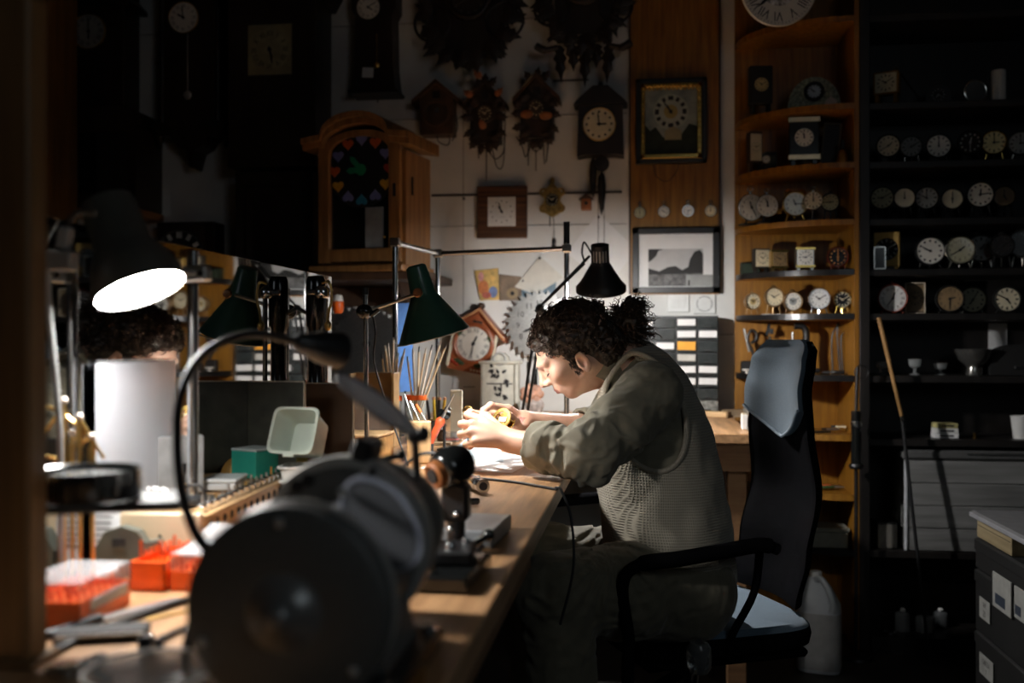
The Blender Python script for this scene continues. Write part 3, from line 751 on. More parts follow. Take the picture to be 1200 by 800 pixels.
mb = MB(M('pale_card', (.16, .15, .13), r=.7)); mb.box((0, 0, .045), (.07, .1, .09), b=.002); mb.build('body', t); mb = MB(MBLACK); mb.box((0, 0, .0925), (.072, .102, .005), b=.001); mb.build('lid', t)
# bottles at the bottom
MCLR = M('cloudy_bottle', (.16, .17, .18), r=.2, trans=.3, ior=1.4)
for px, top, lab in ((1058, 712, 'slim spray bottle nearest the bookcase side panel at floor level'), (1084, 717, 'wide spray bottle in the middle of three at floor level'), (1102, 712, 'spray bottle half hidden behind the wide one at floor level')):
    Yb = 3.92 if px != 1102 else 3.99
    c = PY(px, 770, Yb); r = .034 if px == 1084 else .028
    zt = PY(px, top, Yb).z - .06
    t = thing('spray_bottle', lab, 'bottle', (c.x, Yb, .06))
    mb = MB(MCLR); mb.lathe([(r, .001), (r, zt * .72), (r * .85, zt * .8), (r * .4, zt * .86)], (0, 0, 0)); mb.build('body', t)
    mb = MB(MWHITE if px != 1084 else MBLACK); mb.cyl((0, 0, zt * .86), (0, 0, zt * .94), r * .36, seg=14); mb.box((0, -.006, zt * .965), (r * .5, .03, zt * .06), b=.003); mb.build('spray_head', t)
    mb = MB(MCHROME); mb.torus((0, 0, zt * .86), r * .38, .0015, axis=(0, 0, 1), seg=20); mb.build('collar', t)
c = PY(1042, 773, 3.88); t = thing('tin_lid', 'shiny tin lid lying at floor level before the spray bottles', 'lid', (c.x, 3.87, .06))
mb = MB(MCHROME); mb.lathe([(.022, .001), (.022, .008), (.019, .01), (.001, .009)], (0, 0, 0)); mb.build('disc', t); mb = MB(MBLACK); mb.torus((0, 0, .003), .0225, .0015, axis=(0, 0, 1)); mb.build('seal', t)
# cane
a = PY(1030, 372, 3.76); b = PY(1057, 489, 3.76)
e = a + (b - a) * 2.0; 
t = thing('walking_cane', 'thin wooden cane leaning against the front of the black bookcase', 'cane', (e.x, 3.70, 0.0))
dz = a - Vector((e.x, 3.70, 0)); q = (b - Vector((e.x, 3.70, 0)))
mb = MB(WOOD('cane_wood', (.30, .16, .05), (.38, .21, .08), axis='z')); mb.cyl(q, dz, .0065, .0085, seg=12); mb.build('shaft', t)
mb = MB(MBLACK); mb.cyl((0, 0, .001), q, .006, .0065, seg=12); mb.build('lower_shaft', t)
mb = MB(MCHROME); mb.cyl(q - (dz - q).normalized() * .012, q + (dz - q).normalized() * .006, .0085, seg=14); mb.build('collar', t)
# pump-like pole on the bookcase corner
c = PY(1004, 640, 3.74)
t = thing('pump_stand', 'upright black pump with chrome collars standing against the bookcase corner', 'pump', (c.x, 3.75, 0))
zz = lambda py: PY(1004, py, 3.75).z
mb = MB(MBLACKG); mb.cyl((.0, 0, zz(545)), (.0, 0, zz(481)), .018, seg=20); mb.build('barrel', t)
mb = MB(MCHROME); 
mb.lathe([(.020, zz(499)), (.021, zz(496)), (.020, zz(493))], (0, 0, 0)); mb.cyl((0, -.015, zz(499)), (0, -.03, zz(499)), .006, seg=10); mb.build('collar', t)
mb = MB(MIRON); mb.cyl((0, 0, .001), (0, 0, zz(545)), .007, seg=12); mb.build('rod', t)
mb = MB(MIRON); mb.lathe([(.06, .001), (.055, .01), (.012, .016)], (0, 0, 0)); mb.build('base', t)
mb = MB(MIRON); mb.lathe([(.022, zz(549)), (.026, zz(546)), (.022, zz(543))], (0, 0, 0)); mb.build('lower_collar', t)
mb = MB(MIRON); mb.cyl((0, 0, zz(481)), (.004, 0, zz(430)), .006, seg=10); mb.torus((.018, 0, zz(436)), .024, .0022, seg=24); mb.build('handle', t)
# ================================================================== THINGS ON THE BACK WALL
WY = WALLY - 0.004
def wp(px, py, off=0.0): return PY(px, py, WY - off)
def leaf(mb, c, ang, ln, w, y, th=0.006):
    """serrated carved leaf in the xz plane"""
    c = Vector(c); d = Vector((math.sin(ang), 0, math.cos(ang))); n = Vector((math.cos(ang), 0, -math.sin(ang)))
    L_ = [(0, .12), (.12, .5), (.2, .32), (.35, .62), (.45, .36), (.62, .5), (.72, .24), (1, 0)]
    out = [c + d * a * ln + n * b * w * .8 for a, b in L_] + [c + d * a * ln - n * b * w * .8 for a, b in reversed(L_[:-1])]
    k = len(out); ctr = c + d * ln * .45 + Vector((0, y - th * 1.8, 0))
    vs = [p + Vector((0, y - th, 0)) for p in out] + [p + Vector((0, y, 0)) for p in out] + [ctr]
    fs = [(i, (i + 1) % k, 2 * k) for i in range(k)] + [(k + i, k + (i + 1) % k, (i + 1) % k, i) for i in range(k)] + [tuple(range(k, 2 * k))]
    mb.add(vs, fs)
def chain(mb, pts, r=0.0024):
    mb.tube(spline(pts, 6), r, seg=6)
def pinecone(mb, c, ln, r):
    mb.lathe([(.0005, 0), (r * .7, -ln * .12), (r, -ln * .35), (r * .85, -ln * .6), (r * .5, -ln * .85), (.0005, -ln)], c, (0, 0, 1), seg=14)

def cuckoo(px0, py0, px1, py1, label, body, trim, dialr=.26, dialc=.45, leaves=True, dface=None, ink=None, hands=(10, 8), chains=(), style=0, extra=None, roofm=None, name='cuckoo_clock'):
    """px0,py0 top-left and px1,py1 bottom-right of the body in the picture"""
    a = wp(px0, py0, .09); b = wp(px1, py1, .09); w = b.x - a.x; h = a.z - b.z
    t = thing(name, label, 'clock', ((a.x + b.x) / 2, WY, b.z))
    D = .105
    mb = MB(body); mb.prism([(-w * .36, 0), (w * .36, 0), (w * .36, h * .70), (0, h * .95), (-w * .36, h * .70)], -D * .8, 0); mb.build('case', t)
    mb = MB(roofm or trim); e = .010 + h * .02
    for s in (-1, 1):
        p = [(0, h), (s * w * .52, h * .62), (s * w * .52, h * .62 - e * 1.3), (0, h - e * 1.3)]
        mb.prism(p, -D, 0)
    mb.build('gable_roof', t)
    dc = Vector((0, -D * .8, h * dialc)); r = w * dialr
    mb = MB(trim); mb.torus(dc + Vector((0, -.004, 0)), r * 1.08, r * .14, seg=28); mb.build('bezel', t)
    dial(t, dc + Vector((0, -.002, 0)), r, dface or M('walnut_dial', (.06, .035, .02), r=.5), 'dot' if style == 0 else 'roman', hands, ink=ink or MDIALC)
    mb = MB(MBLACKM); mb.box((0, -D * .8 - .002, h * .73), (w * .16, .005, h * .13), b=.001); mb.build('cuckoo_door', t)
    if leaves:
        mb = MB(trim); rnd = random.Random(px0)
        spots = [(-.44, .62, -1.9), (-.5, .42, -1.7), (-.48, .2, -2.1), (-.36, .02, -2.6), (-.12, -.04, -2.9), (.12, -.04, 2.9), (.36, .02, 2.6), (.48, .2, 2.1), (.5, .42, 1.7), (.44, .62, 1.9), (0, .98, 0), (-.16, .95, -.7), (.16, .95, .7), (-.24, .14, -2.2), (.24, .14, 2.2), (-.3, .62, -.6), (.3, .62, .6)]
        for x, z, an in spots:
            leaf(mb, (x * w * .60, 0, z * h * .92), an + rnd.uniform(-.3, .3), h * rnd.uniform(.17, .22), w * rnd.uniform(.2, .26), -D * .82 - rnd.uniform(0, .012))
        mb.build('carved_leaf_trim', t)
    if extra: extra(t, w, h, D)
    for i, pts in enumerate(chains):
        mb = MB(MIRON); q = [wp(x, y, .06) - Vector(t.location) for x, y in pts]
        chain(mb, q); mb.build('chain', t)
    return t

# ---- big round porcelain dial above the shelves
c = PY(903, 11, 3.93)
t = thing('porcelain_clock_dial', 'large white porcelain clock dial with roman numerals and floral centre atop the curved shelves', 'clock dial', (c.x, 3.70, c.z), .18, rot=(.06, 0, .10))
r = 42 * mpp(903, 3.80)
dial(t, (0, -.004, 0), r, MDIAL, 'roman', (9, 38), nscale=1.05, seg=56)
mb = MB(M('transfer_print', (.28, .20, .18), r=.35, var=.75, scale=60, c2=(.75, .7, .64), coat=.5)); mb.disc((0, -.0072, 0), r * .48, th=.0006, seg=40); mb.build('floral_centre', t)
mb = MB(MDIAL); mb.lathe([(r * .6, .05), (r * 1.0, .012), (r * 1.03, 0), (r * 1.0, -.008), (r * .97, -.0055)], (0, 0, 0), (0, 1, 0), seg=56); mb.build('case_rim', t)

# ---- regulator with two finials
mbk = MDKW
def tall_case(px0, px1, py0, py1, label, name, off=.16, extra=None):
    a = wp(px0, py0, off); b = wp(px1, py1, off)
    return thing(name, label, 'clock', ((a.x + b.x) / 2, WY, b.z)), b.x - a.x, a.z - b.z
t, w, h = tall_case(181, 257, -60, 148, 'ornate dark wall regulator clock with white roman dial and turned finials, third tall clock from the corner cupboard' if False else 'ornate dark hanging wall clock with white dial, small pendulum bob and spiky turned finials', 'regulator_clock')
mb = MB(mbk); mb.box((0, -.07, h / 2), (w * .80, .14, h), b=.004); mb.build('case', t)
for s in (-1, 1): mb = MB(mbk); mb.lathe([(.012, .03), (.016, .06), (.012, .09), (.012, h * .4), (.018, h * .42), (.012, h * .45), (.012, h * .8), (.018, h * .82), (.014, h * .9)], (s * w * .43, -.13, 0), seg=12); mb.build('turned_column', t)
mb = MB(mbk); mb.prism([(-w * .62, .01), (-w * .5, -.02), (-w * .3, -.03), (-w * .2, -.07), (-w * .07, -.09), (0, -.16), (w * .07, -.09), (w * .2, -.07), (w * .3, -.03), (w * .5, -.02), (w * .62, .01), (w * .55, .04), (-w * .55, .04)], -.13, -.01); mb.build('bracket', t)
for s in (-1, 1):
    mb = MB(mbk); mb.lathe([(.006, .01), (.010, -.01), (.022, -.025), (.014, -.045), (.005, -.052), (.012, -.062), (.008, -.072), (.0005, -.085)], (s * w * .52, -.10, 0), seg=14); mb.build('finial', t)
for s in (-1, 1):
    for zz, q in ((h * .36, .02), (h * .86, .02)):
        mb = MB(mbk); mb.lathe([(.004, 0), (.012, .008), (.018, .02), (.010, .03), (.014, .04), (.006, .05), (.0005, .056)], (s * w * .53, -.08, zz), seg=12); mb.build('finial', t)
dz = wp(214, 20, .15).z - t.location.z; dx = wp(214, 20, .15).x - t.location.x
dial(t, (dx, -.142, dz), 17.5 * mpp(214, 4.0), MDIAL, 'roman', (9, 59), nscale=.9)
mb = MB(MBRASS); mb.torus((dx, -.143, dz), 18.2 * mpp(214, 4.0), .003); mb.build('bezel', t)
pz = wp(225, 111, .15).z - t.location.z
mb = MB(MDIALD); mb.lathe([(.0005, -.006), (.014, -.004), (.019, 0), (.014, .004), (.0005, .006)], (dx + .02, -.146, pz), (0, 1, 0), seg=20); mb.cyl((dx + .02, -.146, pz + .018), (dx + .02, -.146, dz - .07), .002, seg=6); mb.build('pendulum', t)

# ---- longcase clock, stands on the floor
a = PY(268, 0, 3.95); b = PY(376, 0, 3.95); w = b.x - a.x; cx = (a.x + b.x) / 2
t = thing('longcase_clock', 'tall black grandfather clock with square yellowish dial standing against the wall', 'clock', (cx, 4.13, 0))
zt = lambda py: PY(320, py, 3.93).z
mb = MB(mbk); mb.box((0, -.11, .26), (w * 1.05, .22, .52), b=.004); mb.box((0, -.11, .535), (w * 1.1, .23, .03), b=.006); mb.build('plinth', t)
mb = MB(mbk); mb.box((0, -.10, (.55 + zt(200)) / 2), (w * .84, .18, zt(200) - .55), b=.004); mb.build('trunk', t)
mb = MB(mbk); mb.box((0, -.193, (.6 + zt(215)) / 2), (w * .6, .008, zt(215) - .62), b=.003); mb.build('trunk_door', t)
mb = MB(MNICK); mb.box((-w * .02, -.200, zt(166)), (.034, .006, .005)); mb.build('keyhole_plate', t)
mb = MB(mbk); mb.box((0, -.11, (zt(196) + zt(-20)) / 2), (w * .94, .22, zt(-20) - zt(196)), b=.004); mb.prism([(-w * .52, zt(0)), (w * .52, zt(0)), (w * .60, zt(-16)), (w * .2, zt(-26)), (0, zt(-55)), (-w * .2, zt(-26)), (-w * .60, zt(-16))], -.24, 0); mb.build('hood', t)
d0 = PY(290, 88, 3.9); d1 = PY(341, 27, 3.9); s_ = (d1.x - d0.x)
mb = MB(M('aged_silvered_dial', (.28, .25, .14), r=.5, var=.3, scale=12)); mb.box(((d0.x + d1.x) / 2 - cx, -.222, (d0.z + d1.z) / 2), (s_, .006, d1.z - d0.z)); mb.build('dial_plate', t)
dial(t, ((d0.x + d1.x) / 2 - cx, -.2245, (d0.z + d1.z) / 2), s_ * .47, M('aged_ring', (.30, .27, .16), r=.5, var=.2), 'roman', (5, 28), thick=.001)

# ---- small vienna clock with white tag
t, w, h = tall_case(411, 463, -40, 104, 'slim dark wall clock with white roman dial and white paper tag before its pendulum', 'vienna_clock', off=.12)
mb = MB(mbk); mb.prism([(-w * .5, 0), (w * .5, 0), (w * .44, h * .2), (w * .42, h * .6), (w * .5, h * .66), (w * .5, h), (-w * .5, h), (-w * .5, h * .66), (-w * .42, h * .6), (-w * .44, h * .2)], -.11, 0); mb.build('case', t)
mb = MB(mbk); mb.box((0, -.06, -.006), (w * 1.12, .13, .014), b=.003); mb.build('base_moulding', t)
p = wp(431, 8, .12); dial(t, (p.x - t.location.x, -.112, p.z - t.location.z), 13.5 * mpp(431, 4.03), MDIAL, 'roman', (4, 10), nscale=1.1)
p = wp(441, 76, .12) - Vector(t.location); mb = MB(MBRASS); mb.lathe([(.0005, -.004), (.010, -.003), (.013, 0), (.010, .003), (.0005, .004)], (p.x, -.115, p.z), (0, 1, 0), seg=16); mb.cyl((p.x, -.115, p.z + .012), (p.x, -.115, p.z + .13), .0016, seg=6); mb.build('pendulum', t)
p = wp(431, 85, .12) - Vector(t.location); mb = MB(MPAPER); mb.box((p.x, -.120, p.z), (.048, .001, .042), R=Matrix.Rotation(.06, 3, 'Y')); mb.build('paper_tag', t)
c = wp(443, 112); t = thing('hanging_winding_key', 'small dark winding key hanging on the wall below the slim clock with paper tag', 'key', (c.x, WY - .004, c.z - .03))
mb = MB(MIRON); mb.cyl((0, 0, 0), (0, 0, .03), .0022, seg=8); mb.build('shaft', t); mb = MB(MIRON); mb.torus((0, 0, .038), .009, .0022, seg=20); mb.cyl((0, .006, .048), (0, -.006, .048), .0015, seg=6); mb.build('bow', t)

# ---- far dim clock behind the corner cupboard, dark hood box
t, w, h = tall_case(84, 142, -50, 122, 'dim black wall clock half hidden by the wooden cupboard, only a crescent of dial visible', 'wall_clock', off=.16)
mb = MB(mbk); mb.box((0, -.07, h / 2), (w, .14, h), b=.004); mb.prism([(-w * .6, h * .70), (w * .66, h * .66), (w * .66, h * .69), (0, h * .95), (-w * .6, h * .74)], -.16, 0); mb.build('case', t)
p = wp(103, 36, .15); dial(t, (p.x - t.location.x, -.142, p.z - t.location.z), 20 * mpp(103, 4), MDIALD, 'roman', (6, 0))
mb = MB(MBRASS); mb.torus((p.x - t.location.x, -.143, p.z - t.location.z), 20.5 * mpp(103, 4), .004); mb.build('bezel', t)
a = PY(99, 122, 3.85); b = PY(178, 240, 3.85); w = b.x - a.x; h = a.z - b.z
t = thing('hooded_case', 'black tapered clock hood on an orange-edged wall shelf beside the wooden cupboard', 'clock case', ((a.x + b.x) / 2 - .10, WY, b.z))
mb = MB(M('bracket_orange', (.28, .11, .03), r=.5)); mb.box((0, -.13, -.018), (w * 1.02, .26, .030), b=.002); mb.box((0, -.05, -.08), (.03, .08, .1)); mb.build('wall_shelf', t)
mb = MB(mbk); mb.prism([(-w * .5, 0), (w * .5, 0), (w * .5, h * .8), (w * .36, h), (-w * .5, h * 1.02)], -.24, -.01); mb.build('case', t)
mb = MB(MBLACKG); mb.box((0, -.244, h * .45), (w * .7, .006, h * .6), b=.002); mb.build('glass_door', t)

a = wp(182, 260, .12); b = wp(250, 330, .12); w = b.x - a.x; h = a.z - b.z
t = thing('black_wall_clock', 'squat black wall clock with pale numeral ring half hidden by the big black lamp', 'clock', ((a.x + b.x) / 2, WY, b.z))
mb = MB(mbk); mb.box((0, -.055, h / 2), (w, .108, h), b=.004); mb.build('case', t)
dial(t, (-w * .10, -.1095, h * .45), w * .42, MDIALK, 'tick', (8, 20), ink=MDIALD, nscale=1.6)
# ---- tall cupboard at the far left
a = PY(93, 400, 3.84)
t = thing('corner_cupboard', 'tall dark brown wooden cupboard standing at the edge of the room beside a clock hood', 'cupboard', (a.x - .29, 3.36, 0))
MCUP = WOOD('cupboard_wood', (.10, .045, .012), (.16, .08, .02), axis='z', r=.5)
mb = MB(MCUP); mb.box((0, .24, 1.38), (.58, .46, 2.70), b=.006); mb.build('carcass', t)
for s in (-1, 1):
    mb = MB(MCUP); mb.box((s * .142, -.002, 1.4), (.275, .022, 2.5), b=.004); mb.build('door', t)
    mb = MB(MBRASS); mb.cyl((s * .03, -.013, 1.2), (s * .03, -.035, 1.2), .008, seg=12); mb.build('door_knob', t)

# ---- carved black cuckoo clocks at the top edge
def big_carved(px0, py0, px1, py1, label, seed, wide=False):
    a = wp(px0, py0, .12); b = wp(px1, py1, .12); w = b.x - a.x; h = a.z - b.z
    t = thing('carved_clock', label, 'clock', ((a.x + b.x) / 2, WY, b.z))
    mb = MB(MDKW); mb.prism([(-w * .33, h * .2), (w * .33, h * .2), (w * .33, h * .9), (0, h * 1.15), (-w * .33, h * .9)], -.12, 0); mb.build('case', t)
    rnd = random.Random(seed); mb = MB(MDKW)
    n = 26
    for i in range(n):
        an = 2 * PI * i / n
        x, z = math.sin(an) * w * .36, h * .55 + math.cos(an) * h * .36
        for k in range(2):
            leaf(mb, (x, 0, z), an + rnd.uniform(-.7, .7), h * rnd.uniform(.14, .21), w * rnd.uniform(.12, .18), -.11 - rnd.uniform(0, .03), .008)
    for s in (-1, 1):
        mb.torus((s * w * .37, -.12, h * .42), h * .14, .006, seg=24)
    mb.build('carved_leaf_trim', t)
    mb = MB(MDKW); mb.torus((0, -.128, h * .6), w * .2, .012, seg=32); mb.build('bezel', t)
    dial(t, (0, -.122, h * .6), w * .19, M('dark_wood_dial', (.02, .014, .01), r=.5), 'dot', (2, 40), ink=M('dim_bone', (.07, .06, .05), r=.5))
    return t, w, h
t, w, h = big_carved(492, -60, 607, 88, 'huge black carved-leaf clock with curled loops, high above three small cuckoo clocks', 3)
mb = MB(MDIALD); mb.ell((-.01, -.1, .002), .016, 14, 10); mb.build('white_bead', t)
t, w, h = big_carved(633, -70, 734, 66, 'black carved clock with drooping pointed leaves and crossed side horns, beside the wooden wall board', 5)
mb = MB(MDKW)
for x, l in ((-.28, .14), (-.12, .10), (0.02, .16), (.16, .09), (.3, .15)): leaf(mb, (x * w, 0, h * .12), PI + x * .2, l * 1.1, .055, -.10, .012)
mb.build('hanging_leaf_trim', t)
for s in (-1, 1):
    mb = MB(MDKW); mb.tube(spline([(s * w * .3, -.11, h * .10), (s * w * .45, -.115, h * .08), (s * w * .56, -.12, h * .12)], 6), [.012] * 6 + [.016] * 6 + [.010], seg=10); mb.build('side_horn', t)

# ---- small cuckoo clocks
MCK1 = M('cuckoo_brown', (.075, .035, .015), r=.5, var=.35, scale=30, bump=.3)
MCK2 = M('cuckoo_dark', (.035, .018, .009), r=.5, var=.4, scale=30, bump=.3)
MCK3 = M('cuckoo_red', (.30, .075, .022), r=.4, var=.2, scale=20, bump=.1)
MORN = M('carved_orange', (.35, .12, .04), r=.5, var=.3)
def ex1(t, w, h, D):
    mb = MB(MNICK); mb.disc((.006, -D * .8 - .012, h * .43), .010, th=.004); mb.build('glint_boss', t)
cuckoo(484, 94, 538, 156, 'small plain brown gabled cuckoo clock, first in its row, above the heart clock', MCK1, MCK1, dialr=.24, dialc=.38, leaves=False, dface=MDKW2, ink=MCK2, hands=(2, 50), extra=ex1, chains=(((525, 156), (527, 164), (524, 170), (514, 166), (512, 156)), ((534, 130), (536, 150), (530, 165))))
def ex2(t, w, h, D):
    for x, z in ((-.4, .7), (.42, .7), (.02, .18), (-.1, 1.0)):
        mb = MB(MORN); leaf(mb, (x * w * .7, 0, z * h), random.uniform(-1, 1), h * .18, w * .2, -D - .012); mb.build('painted_leaf', t)
cuckoo(544, 94, 592, 165, 'dark cuckoo clock smothered in carved leaves with orange tips, middle of the row of three', MCK2, MCK2, dialr=.18, leaves=True, extra=ex2, chains=(((561, 160), (561, 186)), ((570, 165), (570, 212)), ((570, 172), (580, 186), (590, 178), (591, 160)), ((576, 168), (582, 195), (590, 190), (592, 130))))
def ex3(t, w, h, D):
    for x, z in ((-.2, .35), (.22, .32)):
        mb = MB(MORN); mb.ell((x * w, -D - .004, z * h), (w * .14, .008, h * .07), 14, 8); mb.build('painted_rosette', t)
    mb = MB(MDIALC); mb.cyl((-w * .3, -D - .003, h * .78), (-w * .08, -D - .003, h * .95), .0018, seg=6); mb.build('roof_stick', t)
cuckoo(602, 87, 655, 160, 'dark gabled cuckoo clock with two orange rosettes and looping chains, third in its row', MCK2, MCK2, dialr=.18, leaves=True, extra=ex3, roofm=MCK1, chains=(((605, 160), (612, 172), (616, 184), (622, 170)), ((619, 165), (619, 194)), ((628, 160), (628, 200)), ((618, 165), (628, 178), (634, 168)), ((636, 160), (638, 192)), ((640, 190), (643, 165), (643, 170))))

# ---- black clock with cream dial, pendulum of carved pieces
a = wp(676, 97, .1); b = wp(731, 181, .1); w = b.x - a.x; h = a.z - b.z
t = thing('chalet_clock', 'black house-shaped wall clock with cream dial and bold dot numerals, carved weights below', 'clock', ((a.x + b.x) / 2, WY, b.z))
mb = MB(MDKW); mb.prism([(-w * .5, 0), (-w * .3, .006), (w * .3, .006), (w * .5, 0), (w * .47, h * .72), (-w * .47, h * .72)], -.09, 0); mb.build('case', t)
mb = MB(MDKW); mb.prism([(-w * .57, h * .70), (w * .57, h * .70), (w * .5, h * .76), (w * .16, h * .95), (-w * .16, h * .95), (-w * .5, h * .76)], -.11, 0); mb.box((0, -.05, h * .98), (w * .1, .05, h * .09), b=.002); mb.build('roof', t)
p = wp(702, 145, .1) - Vector(t.location); dial(t, (p.x, -.092, p.z), 18.5 * mpp(702, 4.05), MDIALC, 'dot', (2, 59), nscale=.9)
mb = MB(MBRASS); mb.torus((p.x, -.093, p.z), 19 * mpp(702, 4.05), .003); mb.build('bezel', t)
for pts, lab in (([(706, 178), (706, 186)], 'rod'),):
    p0 = wp(704, 182, .06) - Vector(t.location); p1 = wp(705, 192, .06) - Vector(t.location)
    mb = MB(MDKW); mb.cyl(p0, p1, .003, seg=8); mb.lathe([(.0005, -.008), (.028, -.006), (.032, 0), (.028, .006), (.0005, .008)], p1, (0, 1, 0), seg=24); mb.build('pendulum', t)
for x, y0, y1, rr in ((695, 184, 232, .016), (705, 200, 252, .018)):
    p0 = wp(x, y0, .05) - Vector(t.location); p1 = wp(x, y1, .05) - Vector(t.location); ln = p0.z - p1.z
    mb = MB(MDKW); pinecone(mb, p0, ln, rr); mb.build('carved_weight', t)
for x in (701, 708):
    p0 = wp(x, 200, .03) - Vector(t.location); p1 = wp(x, 285, .03) - Vector(t.location); mb = MB(MIRON); mb.cyl(p0, p1, .0012, seg=5); mb.build('cord', t)
a = wp(688, 228, .05); b = wp(702, 246, .05)
t = thing('birdhouse_ornament', 'tiny orange-brown birdhouse hanging beside the carved weights under the chalet clock', 'ornament', ((a.x + b.x) / 2 - .028, WY - .02, b.z))
mb = MB(MORN); mb.box((0, -.02, .025), (.04, .04, .045), b=.002); mb.build('box', t)
mb = MB(MDKW2)
mb.prism([(-.03, .046), (.03, .046), (0, .068)], -.045, .004); mb.build('roof', t); mb = MB(MBLACKM); mb.disc((0, -.0405, .028), .008, th=.002); mb.build('hole', t)

# ---- heart dial clock on its wall shelf
ROTH = .20
cx = PY(411, 300, 3.80).x; zb = PY(411, 319, 3.72).z
t = thing('heart_clock', 'large honey-brown wooden cabinet clock with coloured hearts for numerals and green hands', 'clock', (cx + .085, 3.83, zb), -ROTH)
w = 106 * mpp(410, 3.70) / math.cos(ROTH + .27) * .97; h = PY(411, 138, 3.70).z - zb; D = .25
mb = MB(MOAK)
mb.prism([(-w / 2, .0), (w / 2, .0), (w / 2, h * .78), (w * .30, h * .80)] + [(w * .30 * math.cos(a_), h * .80 + h * .13 * math.sin(a_)) for a_ in [PI * i / 12 for i in range(1, 12)]] + [(-w * .30, h * .80), (-w / 2, h * .78)], -D * .5 + .02, D * .5); mb.build('cabinet', t)
mb = MB(MOAK)   # swan-neck cornice
for k, (o1, o2, y0) in enumerate(((.0, .030, -D * .5 - .035), (.022, .045, -D * .5 - .05))):
    out = [(-w * .60, h * .80 + o1), (-w * .44, h * .815 + o1)] + [(w * .38 * math.cos(PI - PI * i / 20), h * .82 + o1 + h * .135 * math.sin(PI * i / 20)) for i in range(21)] + [(w * .44, h * .815 + o1), (w * .60, h * .80 + o1)]
    out2 = [(x, z + (o2 - o1)) for x, z in reversed(out)]
    mb.prism(out + out2, y0, D * .5)
mb.build('cornice', t)
mb = MB(MOAK); mb.box((0, -.01, .012), (w * 1.06, D + .05, .026), b=.004); mb.build('base_moulding', t)
# glazed door: frame, dark interior, glass
yf = -D * .5 + .02
fw = w * .13
mb = MB(MOAK)
zt_ = h * .80
mb.box((-w * .40, yf - .012, zt_ * .5 + .02), (fw, .026, zt_ - .03), b=.003); mb.box((w * .40, yf - .012, zt_ * .5 + .02), (fw, .026, zt_ - .03), b=.003); mb.box((0, yf - .012, .045 + .02), (w * .7, .026, .05), b=.003)
n = 20; arc0 = [(w * .47 * math.cos(PI - PI * i / n), zt_ - .01 + h * .14 * math.sin(PI * i / n)) for i in range(n + 1)]; arc1 = [(w * .335 * math.cos(PI * i / n), zt_ - .01 + h * .10 * math.sin(PI * i / n)) for i in range(n + 1)]
mb.prism(arc0 + arc1, yf - .025, yf + .001); mb.build('door_frame', t)
mb = MB(MBLACKG); mb.prism([(-w * .34, .085), (w * .34, .085), (w * .34, zt_ - .01)] + arc1[1:-1] + [(-w * .34, zt_ - .01)], yf - .004, yf + .002); mb.build('door_glass', t)
mb = MB(MBLACKM)
mb.box((w * .405, yf - .028, h * .52), (.012, .006, .05), b=.002); mb.build('escutcheon', t)
mb = MB(MBLACKM); mb.box((w * .5 + .002, -D * .2, h * .56), (.004, .012, .07), b=.001); mb.build('side_vent', t)
HC = {'blue': (.17, .19, .46), 'orange': (.55, .11, .02), 'red': (.42, .045, .03), 'yellow': (.60, .33, .03), 'cyan': (.02, .22, .38)}
dc = Vector((w * .02, yf - .008, h * .665)); R_ = w * .31
mb = MB(M('heart_dial_black', (.012, .012, .014), r=.5)); mb.disc(dc + Vector((0, .003, 0)), R_ * 1.22, th=.004, seg=40); mb.build('dial', t)
seq = ['blue', 'orange', 'blue', 'red', 'yellow', 'blue', 'cyan', 'blue', 'yellow', 'orange', 'blue', 'orange']
for k in range(12):
    a_ = 2 * PI * k / 12; cc = dc + Vector((math.sin(a_) * R_, -.003, math.cos(a_) * R_)); s_ = R_ * .0125
    pts = []
    for i in range(24):
        q = 2 * PI * i / 24
        hx, hz = 16 * math.sin(q) ** 3, 13 * math.cos(q) - 5 * math.cos(2 * q) - 2 * math.cos(3 * q) - math.cos(4 * q)
        if k in (5, 6, 7): hx, hz = -hx, -hz
        pts.append((hx * s_, hz * s_))
    mb = MB(M('heart_' + seq[k], HC[seq[k]], r=.45)); mb.prism(pts, -.004, 0, f=lambda x, y, z, cc=cc: (cc.x + x, cc.y + y, cc.z + z)); mb.build('heart_numeral', t)
MGRN = M('green_hand', (.01, .22, .11), r=.4)
hand_mb(dc, R_, 2 * PI * 10.6 / 12, .62, R_ * .14, MGRN, -.009).build('minute_hand', t)
hand_mb(dc, R_, 2 * PI * 8.9 / 12, .55, R_ * .15, MGRN, -.011).build('hour_hand', t)
mb = MB(M('pendulum_silver', (.62, .66, .70), r=.25, m=.5)); mb.box((w * .155, yf - .006, h * .27), (w * .20, .004, h * .30)); mb.build('pendulum_plate', t)
mb = MB(MGOLD); mb.ell((w * .30, yf - .03, h * .22), .006, 12, 8); mb.build('door_knob', t)
c0 = wallx(352); c1 = wallx(509)
ts = thing('wall_shelf', 'brown wooden wall shelf that carries the large heart clock', 'shelf', ((c0 + c1) / 2, WY, zb - .0006))
mb = MB(MDKW2); mb.box((0.02, -.24, -.016), (c1 - c0 + .12, .475, .030), b=.003); mb.build('board', ts)
mb = MB(MDKW2); mb.box((0.02, -.02, -.075), (c1 - c0 + .02, .025, .085), b=.003); mb.build('back_rail', ts)
for s in (-1, 1):
    mb = MB(MDKW2); mb.prism([(0, -.032), (-.36, -.032), (0, -.2)], -.01, .01, f=lambda x, y, z, s=s: (s * .2 + .02 + y, x, z)); mb.build('bracket', ts)

